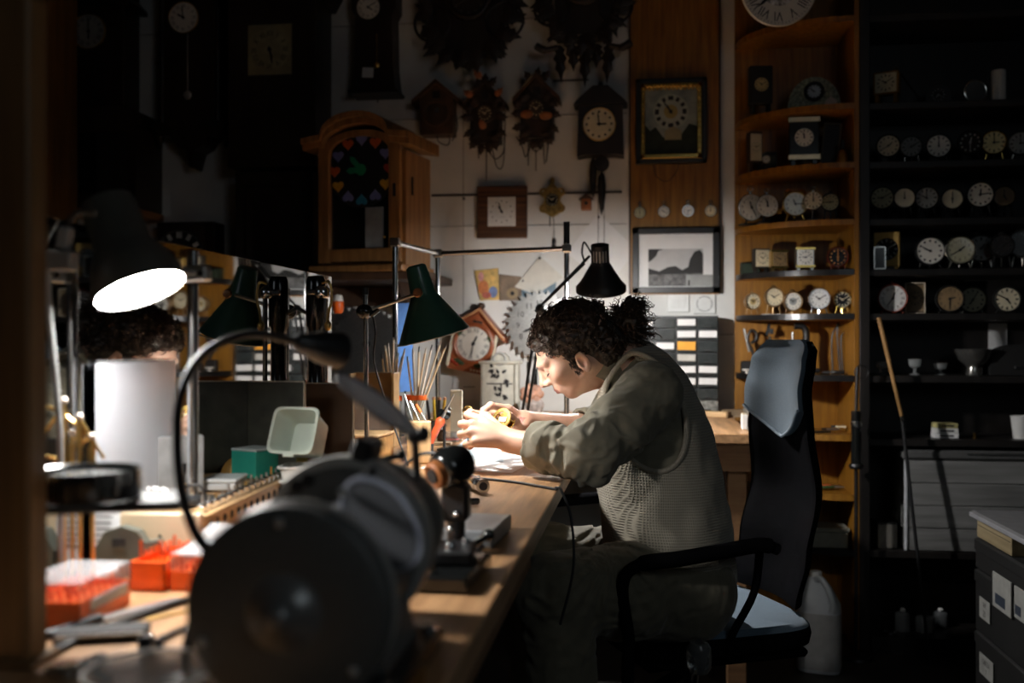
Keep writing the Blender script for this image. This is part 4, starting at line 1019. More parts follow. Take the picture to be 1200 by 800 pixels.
# ---- square wooden clock
a = wp(559, 218, .04); b = wp(617, 278, .04); w = b.x - a.x; h = a.z - b.z
t = thing('square_wall_clock', 'square striped dark wood wall clock with white square dial showing five to one', 'clock', ((a.x + b.x) / 2, WY, b.z), 0)
MZEB = M('zebrano', (.022, .009, .004), r=.4, var=.5, scale=26, stretch=(.06, 1, 3.0), c2=(.12, .05, .022))
mb = MB(MZEB); mb.box((0, -.02, h / 2), (w, .038, h), b=.002); mb.build('case', t)
mb = MB(MWHITE); mb.box((-w * .0, -.0405, h * .50), (w * .56, .004, h * .56), b=.0005); mb.build('dial_plate', t)
dial(t, (0, -.0428, h * .50), w * .27, MWHITE, 'dot', (10, 57), thick=.0004, nscale=.55)
mb = MB(MINK); mb.text('..—', (0, -.0437, h * .39), .002, sx=3); mb.build('maker_mark', t)
# ---- gilt baroque clock
c = wp(647, 236, .03); t = thing('gilt_clock', 'tiny gilt baroque wall clock with pendulum and chain, between the square clock and chrome frame', 'clock', (c.x, WY, c.z))
k = mpp(647, 4.1); mb = MB(M('antique_gilt', (.38, .25, .08), r=.35, m=.8, var=.4, scale=80, bump=.5))
mb.prism([(-12 * k, -4 * k), (-14 * k, -9 * k), (-6 * k, -15 * k), (0, -18 * k), (6 * k, -15 * k), (14 * k, -9 * k), (12 * k, -4 * k), (9 * k, 2 * k), (12 * k, 10 * k), (7 * k, 15 * k), (3 * k, 20 * k), (0, 27 * k), (-3 * k, 20 * k), (-7 * k, 15 * k), (-12 * k, 10 * k), (-9 * k, 2 * k)], -.03, 0)
for s in (-1, 1): mb.torus((s * 10 * k, -.03, 11 * k), 4 * k, 1.3 * k, seg=16); mb.torus((s * 10 * k, -.03, -8 * k), 4 * k, 1.3 * k, seg=16)
mb.ell((0, -.02, 25 * k), (3 * k, .01, 4 * k), 10, 8); mb.build('ornamental_frame_trim', t)
dial(t, (0, -.031, 2 * k), 7.5 * k, MDIALK, 'tick', (1, 50), ink=MDIALC)
mb = MB(MIRON); mb.cyl((1.5 * k, -.015, -15 * k), (2 * k, -.015, -48 * k), .0012, seg=5); mb.lathe([(.0005, 0), (.007, -.006), (.009, -.02), (.006, -.03), (.012, -.036), (.011, -.05), (.0005, -.056)], (2 * k, -.015, -42 * k), seg=12); mb.build('pendulum', t)
mb = MB(MIRON); mb.cyl((-3 * k, -.015, -14 * k), (-3 * k, -.015, -29 * k), .002, seg=6); mb.build('weight', t)

# ---- gold framed dial painting
a = wp(745, 94, .03); b = wp(828, 191, .03); w = b.x - a.x; h = a.z - b.z
YBD = WALLY - .026
t = thing('framed_dial_picture', 'gold-beaded picture frame holding a painted clock dial over a landscape, on the wooden wall board', 'picture', ((a.x + b.x) / 2, YBD, b.z), 0)
mb = MB(MBLACK); e = w * .07
for s in (-1, 1): mb.box((s * (w / 2 - e / 2), -.014, h / 2), (e, .026, h), b=.003); mb.box((0, -.014, h / 2 + s * (h / 2 - e / 2)), (w, .026, e), b=.003)
mb.build('outer_frame', t)
mb = MB(MGOLD); e2 = w * .065
for s in (-1, 1): mb.box((s * (w / 2 - e - e2 / 2), -.018, h / 2), (e2, .022, h - 2 * e), b=.003); mb.box((0, -.018, h / 2 + s * (h / 2 - e - e2 / 2)), (w - 2 * e, .022, e2), b=.003)
mb.build('gilt_frame', t)
mb = MB(MGOLD)
for row in (.5, 1.4):
    for i in range(14): mb.ell((-w * .36 + w * .72 * i / 13, -.030, h - e - e2 * row), .0055, 8, 6)
for i in range(14):
    for s in (-1, 1): mb.ell((s * (w / 2 - e - e2 * .5), -.030, e + e2 + (h - 2 * e - 2 * e2) * i / 13), .0045, 8, 6)
mb.build('beaded_trim', t)
iw, ih = w - 2 * e - 2 * e2, h - 2 * e - 2 * e2; z0 = e + e2
mb = MB(M('painted_sky', (.16, .22, .24), r=.6, var=.3, scale=14, c2=(.26, .30, .28))); mb.box((0, -.008, z0 + ih / 2), (iw, .004, ih)); mb.build('canvas', t)
mb = MB(M('painted_trees', (.012, .02, .012), r=.7, var=.5))
mb.prism([(-iw / 2, z0), (iw / 2, z0), (iw / 2, z0 + ih * .42), (iw * .35, z0 + ih * .46), (iw * .2, z0 + ih * .3), (iw * .05, z0 + ih * .22), (-iw * .15, z0 + ih * .26), (-iw * .3, z0 + ih * .42), (-iw * .4, z0 + ih * .36), (-iw / 2, z0 + ih * .45)], -.0115, -.0102); mb.build('painted_treeline', t)
mb = MB(M('painted_house', (.30, .27, .17), r=.7)); mb.prism([(-iw * .12, z0 + ih * .22), (iw * .2, z0 + ih * .22), (iw * .2, z0 + ih * .36), (iw * .04, z0 + ih * .42), (-iw * .12, z0 + ih * .36)], -.0125, -.0116); mb.build('painted_cottage', t)
p = wp(786, 131, .03); dial(t, (p.x - t.location.x, -.0104, p.z - t.location.z), 20.5 * mpp(786, 4.1), M('picture_dial', (.36, .40, .36), r=.5), 'tick', (10, 54), thick=.001, nscale=2.0, ink=MINK)
mb = MB(M('dial_gold_boss', (.35, .27, .08), r=.4)); mb.disc((p.x - t.location.x, -.0118, p.z - t.location.z), 8 * k, th=.0006); mb.build('centre_disc', t)
mb = MB(MRUBBER); mb.tube(spline([(-w * .25, -.004, 0), (-w * .2, -.004, -.05), (-w * .05, -.004, -.07), (w * .08, -.004, -.03), (w * .1, -.004, 0)], 8), .0014, seg=6); mb.build('hanging_wire', t)

# ---- four pocket watches on the board
for i, (px, py, face, lab) in enumerate(((750, 248, MDIALO, 'nearest the chalet clock'), (778, 247, MDIAL, 'second along, bluish white dial'), (806, 246, MDIAL, 'third along, clean white dial'), (833, 246, MDIALC, 'last of four, cream dial'))):
    c = PY(px, py + 1, YBD - .01); r = 6.3 * mpp(px, YBD)
    t = thing('pocket_watch', 'small silver pocket watch hanging on the wooden board, ' + lab, 'watch', (c.x, YBD - .001, c.z), -.10 if False else random.uniform(-.1, .1), 'pocket watches on the wall board')
    mb = MB(MNICK); mb.lathe([(r * .5, -.001), (r * 1.05, -.003), (r * 1.16, -.007), (r * 1.1, -.011), (r, -.011)], (0, 0, 0), (0, 1, 0), seg=28); mb.build('case', t)
    dial(t, (0, -.0100, 0), r, face, 'tick', ((6, 0), (10, 20), (2, 30), (12, 1))[i], thick=.0025, nscale=.8)
    mb = MB(MNICK); mb.cyl((0, -.006, r * 1.1), (0, -.006, r * 1.45), r * .17, seg=10); mb.torus((0, -.006, r * 1.65), r * .3, r * .06, seg=18); mb.build('crown_and_bow', t)
    mb = MB(MIRON); mb.cyl((0, -.001, r * 1.9), (0, -.014, r * 1.95), .0014, seg=6); mb.build('hook', t)

# ---- black framed photograph
a = wp(741, 268, .03); b = wp(843, 343, .03); w = b.x - a.x; h = a.z - b.z
t = thing('framed_photograph', 'black framed black-and-white landscape photograph with wide white mount, above the wall switches', 'picture', ((a.x + b.x) / 2, YBD, b.z), 0)
mb = MB(MBLACK); e = w * .075
for s in (-1, 1): mb.box((s * (w / 2 - e / 2), -.014, h / 2), (e, .026, h), b=.002); mb.box((0, -.014, h / 2 + s * (h / 2 - e * .45)), (w, .026, e * .9), b=.002)
mb.build('frame', t)
mb = MB(MPAPER); mb.box((0, -.006, h / 2), (w - 2 * e, .003, h - 2 * e * .9)); mb.build('mount', t)
iw, ih = w - 2 * e, h - 1.8 * e; z0 = e * .9
X0, X1, Z0, Z1 = -iw * .37, iw * .37, z0 + .02 * ih, z0 + ih * .72
mb = MB(M('photo_sky', (.50, .50, .50), r=.6, var=.06)); mb.prism([(X0, Z0), (X1, Z0), (X1, Z1), (X0, Z1)], -.0085, -.0078); mb.build('photo_print', t)
mb = MB(M('photo_field', (.05, .05, .05), r=.6, var=.7, scale=50, c2=(.13, .13, .13))); mb.prism([(X0, Z0), (X1, Z0), (X1, Z0 + ih * .26), (X0, Z0 + ih * .24)], -.0092, -.0086); mb.build('photo_field', t)
mb = MB(M('photo_trees', (.01, .01, .01), r=.6)); W_ = X1 - X0
mb.prism([(X0, Z0 + ih * .22), (X1, Z0 + ih * .24), (X1, Z0 + ih * .60), (X1 - W_ * .06, Z0 + ih * .68), (X1 - W_ * .16, Z0 + ih * .64), (X1 - W_ * .24, Z0 + ih * .5), (X1 - W_ * .27, Z0 + ih * .36), (X0 + W_ * .62, Z0 + ih * .30), (X0 + W_ * .5, Z0 + ih * .38), (X0 + W_ * .36, Z0 + ih * .36), (X0 + W_ * .2, Z0 + ih * .28), (X0, Z0 + ih * .34)], -.0100, -.0093)
mb.prism([(X0, Z1), (X0 + W_ * .28, Z1), (X0 + W_ * .18, Z1 - ih * .04), (X0 + W_ * .15, Z1 - ih * .12), (X0 + W_ * .05, Z1 - ih * .22), (X0, Z1 - ih * .24)], -.0100, -.0093); mb.build('photo_tree_print', t)
mb = MB(MDIALD); mb.box((iw * .32, -.0118, z0 + ih * .12), (iw * .36, .002, ih * .22)); mb.build('caption_card', t)
mb = MB(MINK); mb.box((iw * .18, -.0132, z0 + ih * .08), (iw * .025, .0006, ih * .1)); mb.build('caption_mark', t)

# ---- papers pinned to the wall
def paper(name, label, cat, pts, mat, off=.006, th=.0012, extra=None):
    p3 = [wp(x, y, off) for x, y in pts]; c = sum(p3, Vector()) / len(p3)
    t = thing(name, label, cat, (c.x, WY - off, min(p.z for p in p3)))
    mb = MB(mat); mb.prism([(p.x - c.x, p.z - t.location.z) for p in p3], -th, 0); mb.build('sheet', t)
    if extra: extra(t, [Vector((p.x - c.x, 0, p.z - t.location.z)) for p in p3])
    return t
def pin(mat):
    def f(t, q):
        mb = MB(mat); p = q[0] * .9 + sum(q, Vector()) / len(q) * .1; mb.ell(p + Vector((0, -.005, 0)), .005, 10, 8); mb.build('pin', t)
    return f
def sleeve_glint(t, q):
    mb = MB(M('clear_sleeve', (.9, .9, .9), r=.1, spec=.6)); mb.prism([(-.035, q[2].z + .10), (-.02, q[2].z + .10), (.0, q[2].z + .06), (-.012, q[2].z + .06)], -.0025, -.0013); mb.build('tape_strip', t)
paper('hanging_paper', 'large white paper sheet hung cornerwise in a clear sleeve behind the black desk lamp', 'paper', [(701, 250), (746, 292), (712, 336), (664, 296)], MPAPER, .004, extra=pin(MIRON))
paper('hanging_note', 'cream printed note pinned cornerwise behind the chrome frame, above the saw-blade clock', 'paper', [(633, 300), (660, 325), (628, 345), (603, 336)], M('cream_paper', (.70, .67, .60), r=.8, var=.06), .012, extra=pin(MIRON))
def card_pic(t, q):
    z = q[2].z
    for i, (x, zz, rx, rz, col) in enumerate(((-.02, .055, .022, .03, (.55, .18, .06)), (.015, .085, .018, .022, (.75, .50, .16)), (.022, .035, .018, .024, (.16, .22, .42)), (-.03, .10, .012, .02, (.62, .30, .30)), (-.006, .022, .02, .014, (.40, .10, .07)))):
        mb = MB(M('print_%d' % i, col, r=.6, var=.3, scale=60)); mb.prism([(x + rx * math.cos(a_ * PI / 8), zz + rz * math.sin(a_ * PI / 8)) for a_ in range(16)], -.0019 - i * .0004, -.0013 - i * .0004); mb.build('printed_patch', t)
paper('picture_postcard', 'bright yellow and red picture postcard leaning on the wall beside a brown card', 'postcard', [(556, 317), (584, 314), (585, 351), (563, 352)], M('postcard_ground', (.62, .42, .14), r=.6, var=.3, scale=40), .01, extra=card_pic)
def sepia(t, q):
    z = q[2].z
    mb = MB(M('sepia_shape', (.30, .22, .12), r=.6)); mb.lathe([(.001, -.0006), (.022, -.0004), (.024, 0)], (.008, -.0016, z + .03), (0, 1, 0), seg=20); mb.build('printed_ring', t)
    mb = MB(MINK); mb.disc((.008, -.0024, z + .03), .009, th=.0005); mb.build('printed_dot', t)
paper('brown_card', 'brown sepia card with ring motif between the postcard and cream note', 'card', [(585, 321), (611, 324), (611, 352), (586, 352)], M('sepia_card', (.22, .16, .11), r=.6, var=.3, scale=25), .008, extra=sepia)
paper('blue_card', 'blue-grey card tucked below the cream note behind the chrome frame', 'card', [(611, 328), (652, 330), (650, 350), (612, 348)], M('blue_grey_card', (.16, .24, .30), r=.6, var=.2), .006, extra=pin(MIRON))
def lined(t, q):
    mb = MB(MINK); mb.box((0, -.002, .06), (.05, .0005, .003)); mb.build('printed_line', t)
paper('grey_sheet', 'pale grey sheet standing under the red cuckoo clock beside the painted clock plate', 'paper', [(532, 432), (570, 440), (568, 470), (530, 466)], MPAPER, .004, extra=lined)
# tiny wall screw
c = wp(544, 233); t = thing('wall_hook', 'lone dark hook on the plaster beside the square wooden clock', 'hook', (c.x, WY + .003, c.z)); mb = MB(MIRON); mb.cyl((0, 0, 0), (0, -.012, 0), .004, seg=10); mb.build('shank', t); mb = MB(MIRON); mb.ell((0, -.014, 0), .006, 10, 8); mb.build('cap', t)

# ---- switches
def plate(px0, py0, px1, py1, label, name, fn, rad=.004):
    a = wp(px0, py0, 0); b = wp(px1, py1, 0); w = b.x - a.x; h = a.z - b.z
    t = thing(name, label, 'switch', ((a.x + b.x) / 2, WALLY - .001, b.z)); mb = MB(MWHITE); mb.box((0, -.006, h / 2), (w, .011, h), b=rad); mb.build('plate', t); fn(t, w, h); return t
def f1(t, w, h):
    for s in (-1, 1): mb = MB(MWHITE); mb.box((s * w * .17, -.0135, h * .5), (w * .28, .004, h * .5), b=.001, R=Matrix.Rotation(.08, 3, 'X')); mb.build('rocker', t)
def f2(t, w, h):
    mb = MB(M('grey_rim', (.3, .3, .3), r=.4)); mb.torus((0, -.0118, h / 2), min(w, h) * .36, .002, seg=30); mb.build('rim', t)
    mb = MB(MWHITE); mb.box((0, -.013, h / 2), (w * .55, .004, h * .5), b=.0018); mb.build('button', t)
plate(781, 344, 808, 366, 'white double light switch on the wall under the framed photograph', 'light_switch', f1)
plate(812, 344, 839, 368, 'white rounded single switch box next to the wall strip', 'wall_switch', f2, .005)
def f3(t, w, h):
    mb = MB(MIRON); mb.box((0, -.0125, h * .5), (w * .7, .002, h * .1)); mb.build('slot', t)
plate(754, 347, 763, 360, 'tiny white wall box beside the hair bun under the framed photograph', 'wall_socket', f3, .002)
# ================================================================== WORKBENCH
EX = -0.165          # right edge of the side bench
BF = 3.20            # front of the wall bench
def D(px, py, z=DESK): return PZ(px, py, z)
t = thing('workbench', 'long L-shaped maple workbench with worn top running along the mirror and the back wall', 'workbench', (0, 0, 0))
mb = MB(MBENCH)
top = [(-.86, .33), (EX, .33), (EX, BF), (.343, BF), (.343, WALLY - .005), (-.86, WALLY - .005)]
n = len(top); th = .034
mb.add([(x, y, DESK) for x, y in top] + [(x, y, DESK - th) for x, y in top], [tuple(range(n)), tuple(reversed(range(n, 2 * n)))] + [(i, n + i, n + (i + 1) % n, (i + 1) % n) for i in range(n)])
o = mb.build('bench_top', t); recalc(o)
bv = o.modifiers.new('edge', 'BEVEL'); bv.width = .004; bv.segments = 2
MAPR = WOOD('bench_apron', (.20, .10, .045), (.28, .15, .07), axis='x', r=.5)
mb = MB(MAPR); mb.box(((EX + .343) / 2 + .0, BF + .03, DESK - th - .045), (.343 - EX - .01, .02, .085)); mb.build('front_rail', t)
mb = MB(MAPR); mb.box((EX - .03, 1.0, DESK - th - .026), (.02, 1.30, .05)); mb.build('side_rail', t)
for x, y in ((EX - .05, .40), (.30, 3.28), (.30, 4.08), (-.80, .40), (-.80, 4.08)):
    mb = MB(MAPR); mb.box((x, y, (DESK - th) / 2), (.06, .06, DESK - th - .001), b=.003); mb.build('leg', t)

# ---- mirror along the side of the bench
MMIR = M('old_mirror', (.50, .50, .49), r=.03, m=1.0, var=.03, scale=3)
t = thing('bench_mirror', 'long frameless dark mirror standing on the bench, reflecting the watchmaker', 'mirror', (-.70, 1.50, DESK))
mb = MB(MMIR); mb.box((0, -.05, .2195), (.006, 1.46, .435), b=.001); mb.build('glass', t)
mb = MB(MBLACKM); mb.box((-.0065, -.05, .2195), (.006, 1.46, .435)); mb.build('backing', t)

# ---- wooden upright in front
c = PT(28, 700, .90)
t = thing('wooden_post', 'rough dark wooden upright standing on the near end of the bench, close to the camera', 'post', (c.x - .003, c.y, DESK))
MPOST = WOOD('post_wood', (.13, .065, .02), (.20, .11, .04), axis='z', r=.6)
mb = MB(MPOST); mb.box((0, 0, .30), (.035, .03, .598), b=.003); mb.build('shaft', t); mb = MB(MPOST); mb.box((0, 0, .004), (.05, .045, .007), b=.002); mb.build('foot', t)

# ---- bench magnifier with round black rim
def LP(px, py, tt): return PT(px, py, tt)
c = LP(102, 556, .97)
t = thing('bench_magnifier', 'round black-rimmed bench magnifier lens lying flat on a black plate and curved arm', 'magnifier', (c.x, c.y, DESK))
zc = c.z - DESK; r = 61 * .97 / F
mb = MB(MBLACKG); mb.lathe([(r * .93, .004), (r, .006), (r, -.018), (r * .96, -.022), (r * .86, -.022), (r * .86, .0), (r * .93, .004)], (0, 0, zc), seg=48, caps=False); mb.build('rim', t)
mb = MB(CLEAR('lens_glass', (.85, .87, .86), .25, .04)); mb.lathe([(.0005, .003), (r * .5, .002), (r * .87, -.001), (r * .87, -.003), (.0005, -.004)], (0, 0, zc), seg=40, caps=False); mb.build('lens', t)
mb = MB(MBLACK); mb.box((.024, .012, zc - .028), (.128, .085, .009), b=.003, R=Matrix.Rotation(.35, 3, 'Z')); mb.build('plate', t)
mb = MB(MBLACK); mb.tube(spline([(-.040, -.01, zc - .032), (-.042, -.02, zc - .055), (-.038, -.024, zc - .085), (-.055, -.03, .03), (-.068, -.04, .012)], 6), .006, seg=10); mb.build('arm', t)
mb = MB(MBLACK); mb.lathe([(.020, .001), (.020, .008), (.012, .012), (.001, .013)], (-.070, -.042, 0)); mb.build('base', t)

# ---- brass tool rack
c = LP(78, 545, 1.15)
t = thing('brass_tool_rack', 'brass rod rack with round knobs and dark blades standing before the mirror', 'tool rack', (c.x, c.y, DESK))
def L2(px, py, tt=1.15): return LP(px, py, tt) - Vector(t.location)
mb = MB(MDKW2); mb.box((0, 0, .008), (.06, .03, .015), b=.003); mb.build('base', t)
for (x, y), yb in (((36, 454), 550), ((75, 469), 545), ((93, 488), 545), ((84, 507), 545), ((108, 511), 545)):
    p = L2(x, y); q = L2(x + 1, yb); q.z = .012
    mb = MB(MBRASS); mb.cyl(q, p, .0024, seg=10); mb.cyl(p - Vector((0, 0, .035)), p - Vector((0, 0, .012)), .0042, seg=12); mb.build('upright', t)
    mb = MB(M('pale_knob', (.80, .70, .60), r=.35)); mb.ell(p, .0042, 14, 10); mb.build('knob', t)
for a_, b_ in (((37, 472), (64, 479)), ((44, 518), (66, 488)), ((78, 488), (105, 512)), ((94, 492), (122, 537)), ((86, 513), (93, 520)), ((93, 520), (107, 511)), ((40, 530), (66, 538))):
    mb = MB(MBRASS); mb.cyl(L2(*a_), L2(*b_), .0022, seg=8); mb.build('brace', t)
for x in (52, 59, 65, 92, 99, 105):
    mb = MB(MIRON); p = L2(x, 513, 1.17); mb.prism([(p.x - .003, p.z), (p.x + .003, p.z), (p.x + .006, p.z - .05), (p.x, p.z - .07)], p.y - .001, p.y + .001); mb.build('blade', t)

# ---- frosted sheet holder leaning along the mirror
a, b = PX(112, 426, -.688), PX(205, 416, -.688)
t = thing('sheet_holder', 'frosted white plastic sheet holder leaning on the mirror under the big black lamp', 'sheet holder', (-.688, (a.y + b.y) / 2, DESK + .0008))
w = b.y - a.y; h = a.z - DESK
MFROST = M('frosted_sheet', (.40, .42, .46), r=.32, var=.05, scale=10, coat=.6)
mb = MB(MFROST); mb.box((0, 0, h / 2), (.002, w, h - .002), b=.0006); mb.build('front_sheet', t)
MCLEAR = CLEAR('clear_acrylic', (.80, .82, .84), .10)
mb = MB(MCLEAR); mb.box((-.0032, .010, h / 2 + .003), (.0015, w, h), b=.0004); mb.build('back_sheet', t)
mb = MB(MCLEAR); mb.box((.0025, 0, .0012), (.006, w, .002)); mb.build('foot', t)

# ---- long tool box along the mirror
t = thing('tool_box', 'long pale wooden tool box with rows of drilled holes and silver bits along its edge', 'tool box', (-.610, 1.20, DESK), .060)
MPALE = M('pale_wood', (.60, .48, .32), r=.55, var=.1, scale=14, stretch=(1, 1, .3)); W_ = .108
mb = MB(MPALE); mb.box((0, .006, .036), (W_, .012, .070), b=.002); mb.build('end_panel', t)
mb = MB(WOOD('tan_board', (.40, .24, .11), (.50, .32, .16), axis='y')); mb.box((0, .215, .034), (W_, .405, .066), b=.002); mb.build('body', t)
mb = MB(MIRON); mb.cyl((.0, -.0005, .042), (.0, .004, .042), .0022, seg=10); mb.build('screw_hole', t)
mb = MB(MBLACKM)
for i in range(14): mb.cyl((W_ / 2 + .0008, .03 + i * .027, .052), (W_ / 2 - .002, .03 + i * .027, .052), .0055, seg=12)
mb.build('hole_pattern', t)
TB = t.matrix_basis.copy()
tbw = lambda x, y, z: Vector((-.610, 1.20, DESK)) + Matrix.Rotation(.060, 3, 'Z') @ Vector((x, y, z))
ZT = .0685
for i in range(15):
    t = thing('steel_bit', 'small silver lathe bit standing in the row along the tool box edge', 'bit', tbw(W_ / 2 - .012, .035 + i * .024, ZT), 0, 'steel bits on the tool box')
    mb = MB(MCHROME); mb.lathe([(.0052, 0), (.0052, .003), (.0065, .0045), (.0065, .0075), (.004, .010), (.001, .0105)], (0, 0, 0), seg=14); mb.build('collar', t)
    mb = MB(MBRASS if i % 5 == 2 else MSTEEL); mb.cyl((0, 0, .010), (0, 0, .016 if i % 4 else .022), .0018, seg=8); mb.build('pin', t)
def on_box(name, label, cat, x, y, rz=0): return thing(name, label, cat, tbw(x, y, ZT + .0004), rz)
t = on_box('grey_case', 'flat grey translucent case lying on top of the tool box', 'case', -.002, .235, .15)
mb = MB(M('grey_plastic', (.50, .51, .51), r=.35, coat=.3)); mb.box((0, 0, .006), (.052, .07, .011), b=.002); mb.build('tray', t); mb = MB(M('grey_plastic2', (.58, .60, .60), r=.25, coat=.5)); mb.box((0, 0, .0148), (.054, .072, .006), b=.002); mb.build('lid', t)
t = on_box('staking_punch', 'shiny metal staking punch standing upright on the tool box', 'tool', -.022, .13, .2)
mb = MB(MBRASS); mb.lathe([(.011, .0), (.011, .006), (.006, .009), (.006, .014), (.009, .016), (.009, .021), (.003, .023)], (0, 0, 0), seg=20); mb.build('base', t); mb = MB(MCHROME); mb.lathe([(.003, .023), (.003, .035), (.0042, .036), (.0042, .05), (.001, .051)], (0, 0, 0), seg=14); mb.build('shaft', t)
t = on_box('bench_pliers', 'silver and blue pin vice lying across the back of the tool box', 'pin vice', -.03, .20, .5)
mb = MB(MSTEEL); mb.cyl((-.03, 0, .007), (.03, 0, .007), .0065, seg=16); mb.build('body', t); mb = MB(M('blue_cap', (.25, .42, .60), r=.3)); mb.cyl((.03, 0, .007), (.045, 0, .007), .0068, seg=16); mb.build('cap', t); mb = MB(MIRON); mb.torus((.012, 0, .0078), .0068, .001, axis=(1, 0, 0), seg=18); mb.build('ring', t)
t = on_box('tweezers', 'black spring clamp hooked at the front edge of the tool box', 'clamp', .02, .06, .1)
mb = MB(MIRON); mb.tube(spline([(-.012, 0, .003), (-.012, 0, .024), (0, 0, .03), (.012, .003, .024), (.012, .003, .003)], 5), .0022, seg=8); mb.build('jaw', t); mb = MB(MCHROME); mb.ell((-.012, 0, .027), .004, 10, 8); mb.build('thumb_nut', t)
t = on_box('watch_plate', 'thin tan wooden slat with brass fittings lying over the tool box', 'slat', -.012, .10, -.25)
mb = MB(MPALE); mb.box((0, 0, .003), (.07, .022, .005), b=.001); mb.build('board', t); mb = MB(MBRASS)
mb.cyl((.02, 0, .0055), (.02, 0, .010), .004, seg=12); mb.build('boss', t)
for i in range(5):
    t = thing('white_peg', 'short white plastic peg in a leaning bunch behind the round magnifier', 'peg', tbw(-.048 + i * .0075, .055 + .004 * (i % 2), ZT + .0006), 0, 'white pegs on the tool box', rot=(.12 * (i - 2), .25, 0))
    mb = MB(MWHITE); mb.cyl((0, 0, .001), (0, 0, .024), .0028, .0022, seg=10); mb.build('peg_shaft', t); mb = MB(MWHITE); mb.ell((0, 0, .025), .0032, 10, 8); mb.build('tip', t)
# grey block
c = LP(204, 532, 1.44)
t = thing('grey_block', 'long grey slate-coloured sharpening block standing on edge on the tool box before the mirror', 'block', tbw(-.034, .13, ZT + .0005), .55)
t.location = (c.x - .004, c.y, DESK + ZT + .002)
mb = MB(M('slate_grey', (.20, .20, .20), r=.6, var=.2, scale=40, bump=.15)); hh = LP(204, 512, 1.44).z - DESK - ZT
mb.box((0, 0, hh / 2), (.088, .020, hh - .001), b=.0015); mb.build('stone', t); mb = MB(M('pink_wood', (.38, .30, .28), r=.6)); mb.box((-.0465, 0, hh / 2), (.004, .022, hh), b=.001); mb.build('end_cap', t)

# ---- orange parts boxes
def parts_box(name, label, c, w, d, ho, hc, rz, pegs=True, lid=None, lab=False):
    t = thing(name, label, 'parts box', (c[0], c[1], DESK + .0006), rz)
    mb = MB(MORANGE); e = .002
    mb.box((0, 0, .0015), (w, d, .003), b=.001)
    for s in (-1, 1): mb.box((s * (w / 2 - e / 2), 0, ho / 2), (e, d, ho), b=.0006); mb.box((0, s * (d / 2 - e / 2), ho / 2), (w, e, ho), b=.0006)
    mb.build('orange_base', t)
    mb = MB(MORANGE); mb.box((0, 0, ho * .72), (w - 2 * e, d - 2 * e, .003)); mb.build('insert', t)
    if pegs:
        nx, ny = 3, 7
        for i in range(nx):
            for j in range(ny):
                mb = MB(MORANGE); p = Vector(((i - (nx - 1) / 2) * w * .28, (j - (ny - 1) / 2) * d * .135, ho * .72)); h_ = ho * .55 if (i, j) not in ((0, 0), (2, 0), (2, 3)) else ho * .95
                mb.cyl(p, p + Vector((0, 0, h_)), .0018, seg=8); mb.build('peg', t)
    if hc:
        mb = MB(MCLEAR); e = .0012; w2, d2 = w - .001, d - .001
        for s in (-1, 1): mb.box((s * (w2 / 2 - e / 2), 0, ho + hc / 2), (e, d2, hc)); mb.box((0, s * (d2 / 2 - e / 2), ho + hc / 2), (w2, e, hc))
        mb.box((0, 0, ho + hc), (w2, d2, .0014)); mb.build('clear_lid', t)
    if lid:
        mb = MB(MCLEAR); mb.box(lid[0], lid[1], b=.001, R=Euler(lid[2]).to_matrix()); mb.build('open_lid', t)
    if lab:
        mb = MB(MPAPER); mb.box((w / 2 + .0006, .006, ho * .72), (.001, d * .72, ho * .42)); mb.build('side_label', t)
    return t
parts_box('parts_box', 'orange parts box with clear lid and pale side label, beside the wooden post', (-.596, .985), .07, .105, .027, .019, .03, lab=True)
parts_box('parts_box', 'open orange parts box full of small pegs, middle of three against pale tool box', (-.570, 1.135), .042, .09, .034, 0, .0)
parts_box('parts_box', 'orange parts box with raised clear lid, half hidden by black grinder disc', (-.518, 1.140), .050, .09, .023, .020, -.05, lid=((.012, .0, .052), (.06, .09, .0015), (.25, .0, 0)))
t = thing('clear_case', 'open clear plastic case with white lumps lying behind the first orange parts box', 'case', (-.621, 1.09, DESK + .001), .03)
mb = MB(MCLEAR); mb.box((0, 0, .002), (.045, .06, .003))
for s in (-1, 1): mb.box((s * .022, 0, .014), (.0012, .06, .026)); mb.box((0, s * .0295, .014), (.045, .0012, .026))
mb.build('shell', t)
mb = MB(MWHITE)
for i in range(3): mb.ell((random.uniform(-.008, .008), -.018 + i * .018, .0145), (.009, .009, .010), 12, 8)
mb.build('filling_trim', t)
# green-grey vise
c = D(85, 665); t = thing('hand_vise', 'olive-grey cast hand vise with square holes behind the orange parts boxes', 'vise', (-.628, 1.165, DESK + .0006), .12)
MOLIV = M('olive_casting', (.10, .105, .085), r=.45, m=.2)
mb = MB(MOLIV); mb.prism([(-.045, .001), (.045, .001), (.045, .03), (.035, .045), (.02, .042), (.01, .056), (-.01, .062), (-.03, .055), (-.045, .03)], -.012, .006); mb.build('body', t)
mb = MB(MBLACKM); mb.box((-.012, -.0125, .042), (.016, .002, .010)); mb.box((.012, -.0125, .016), (.014, .002, .010)); mb.build('slot_pattern', t)
t = thing('instruction_sheet', 'printed white instruction sheet standing against the pale tool box', 'paper', (-.706, 1.286, DESK + .001), .06)
t.location = (-.672, 1.180, DESK + .001)
mb = MB(MPAPER); mb.box((0, 0, .045), (.036, .001, .09), R=Matrix.Rotation(-.08, 3, 'X')); mb.build('sheet', t)
mb = MB(MINK)
for i in range(7): mb.box((-.004 + .003 * (i % 2), -.0022 + .0003 * i, .03 + i * .0075), (.022, .0005, .0012))
mb.build('text_lines_pattern', t)

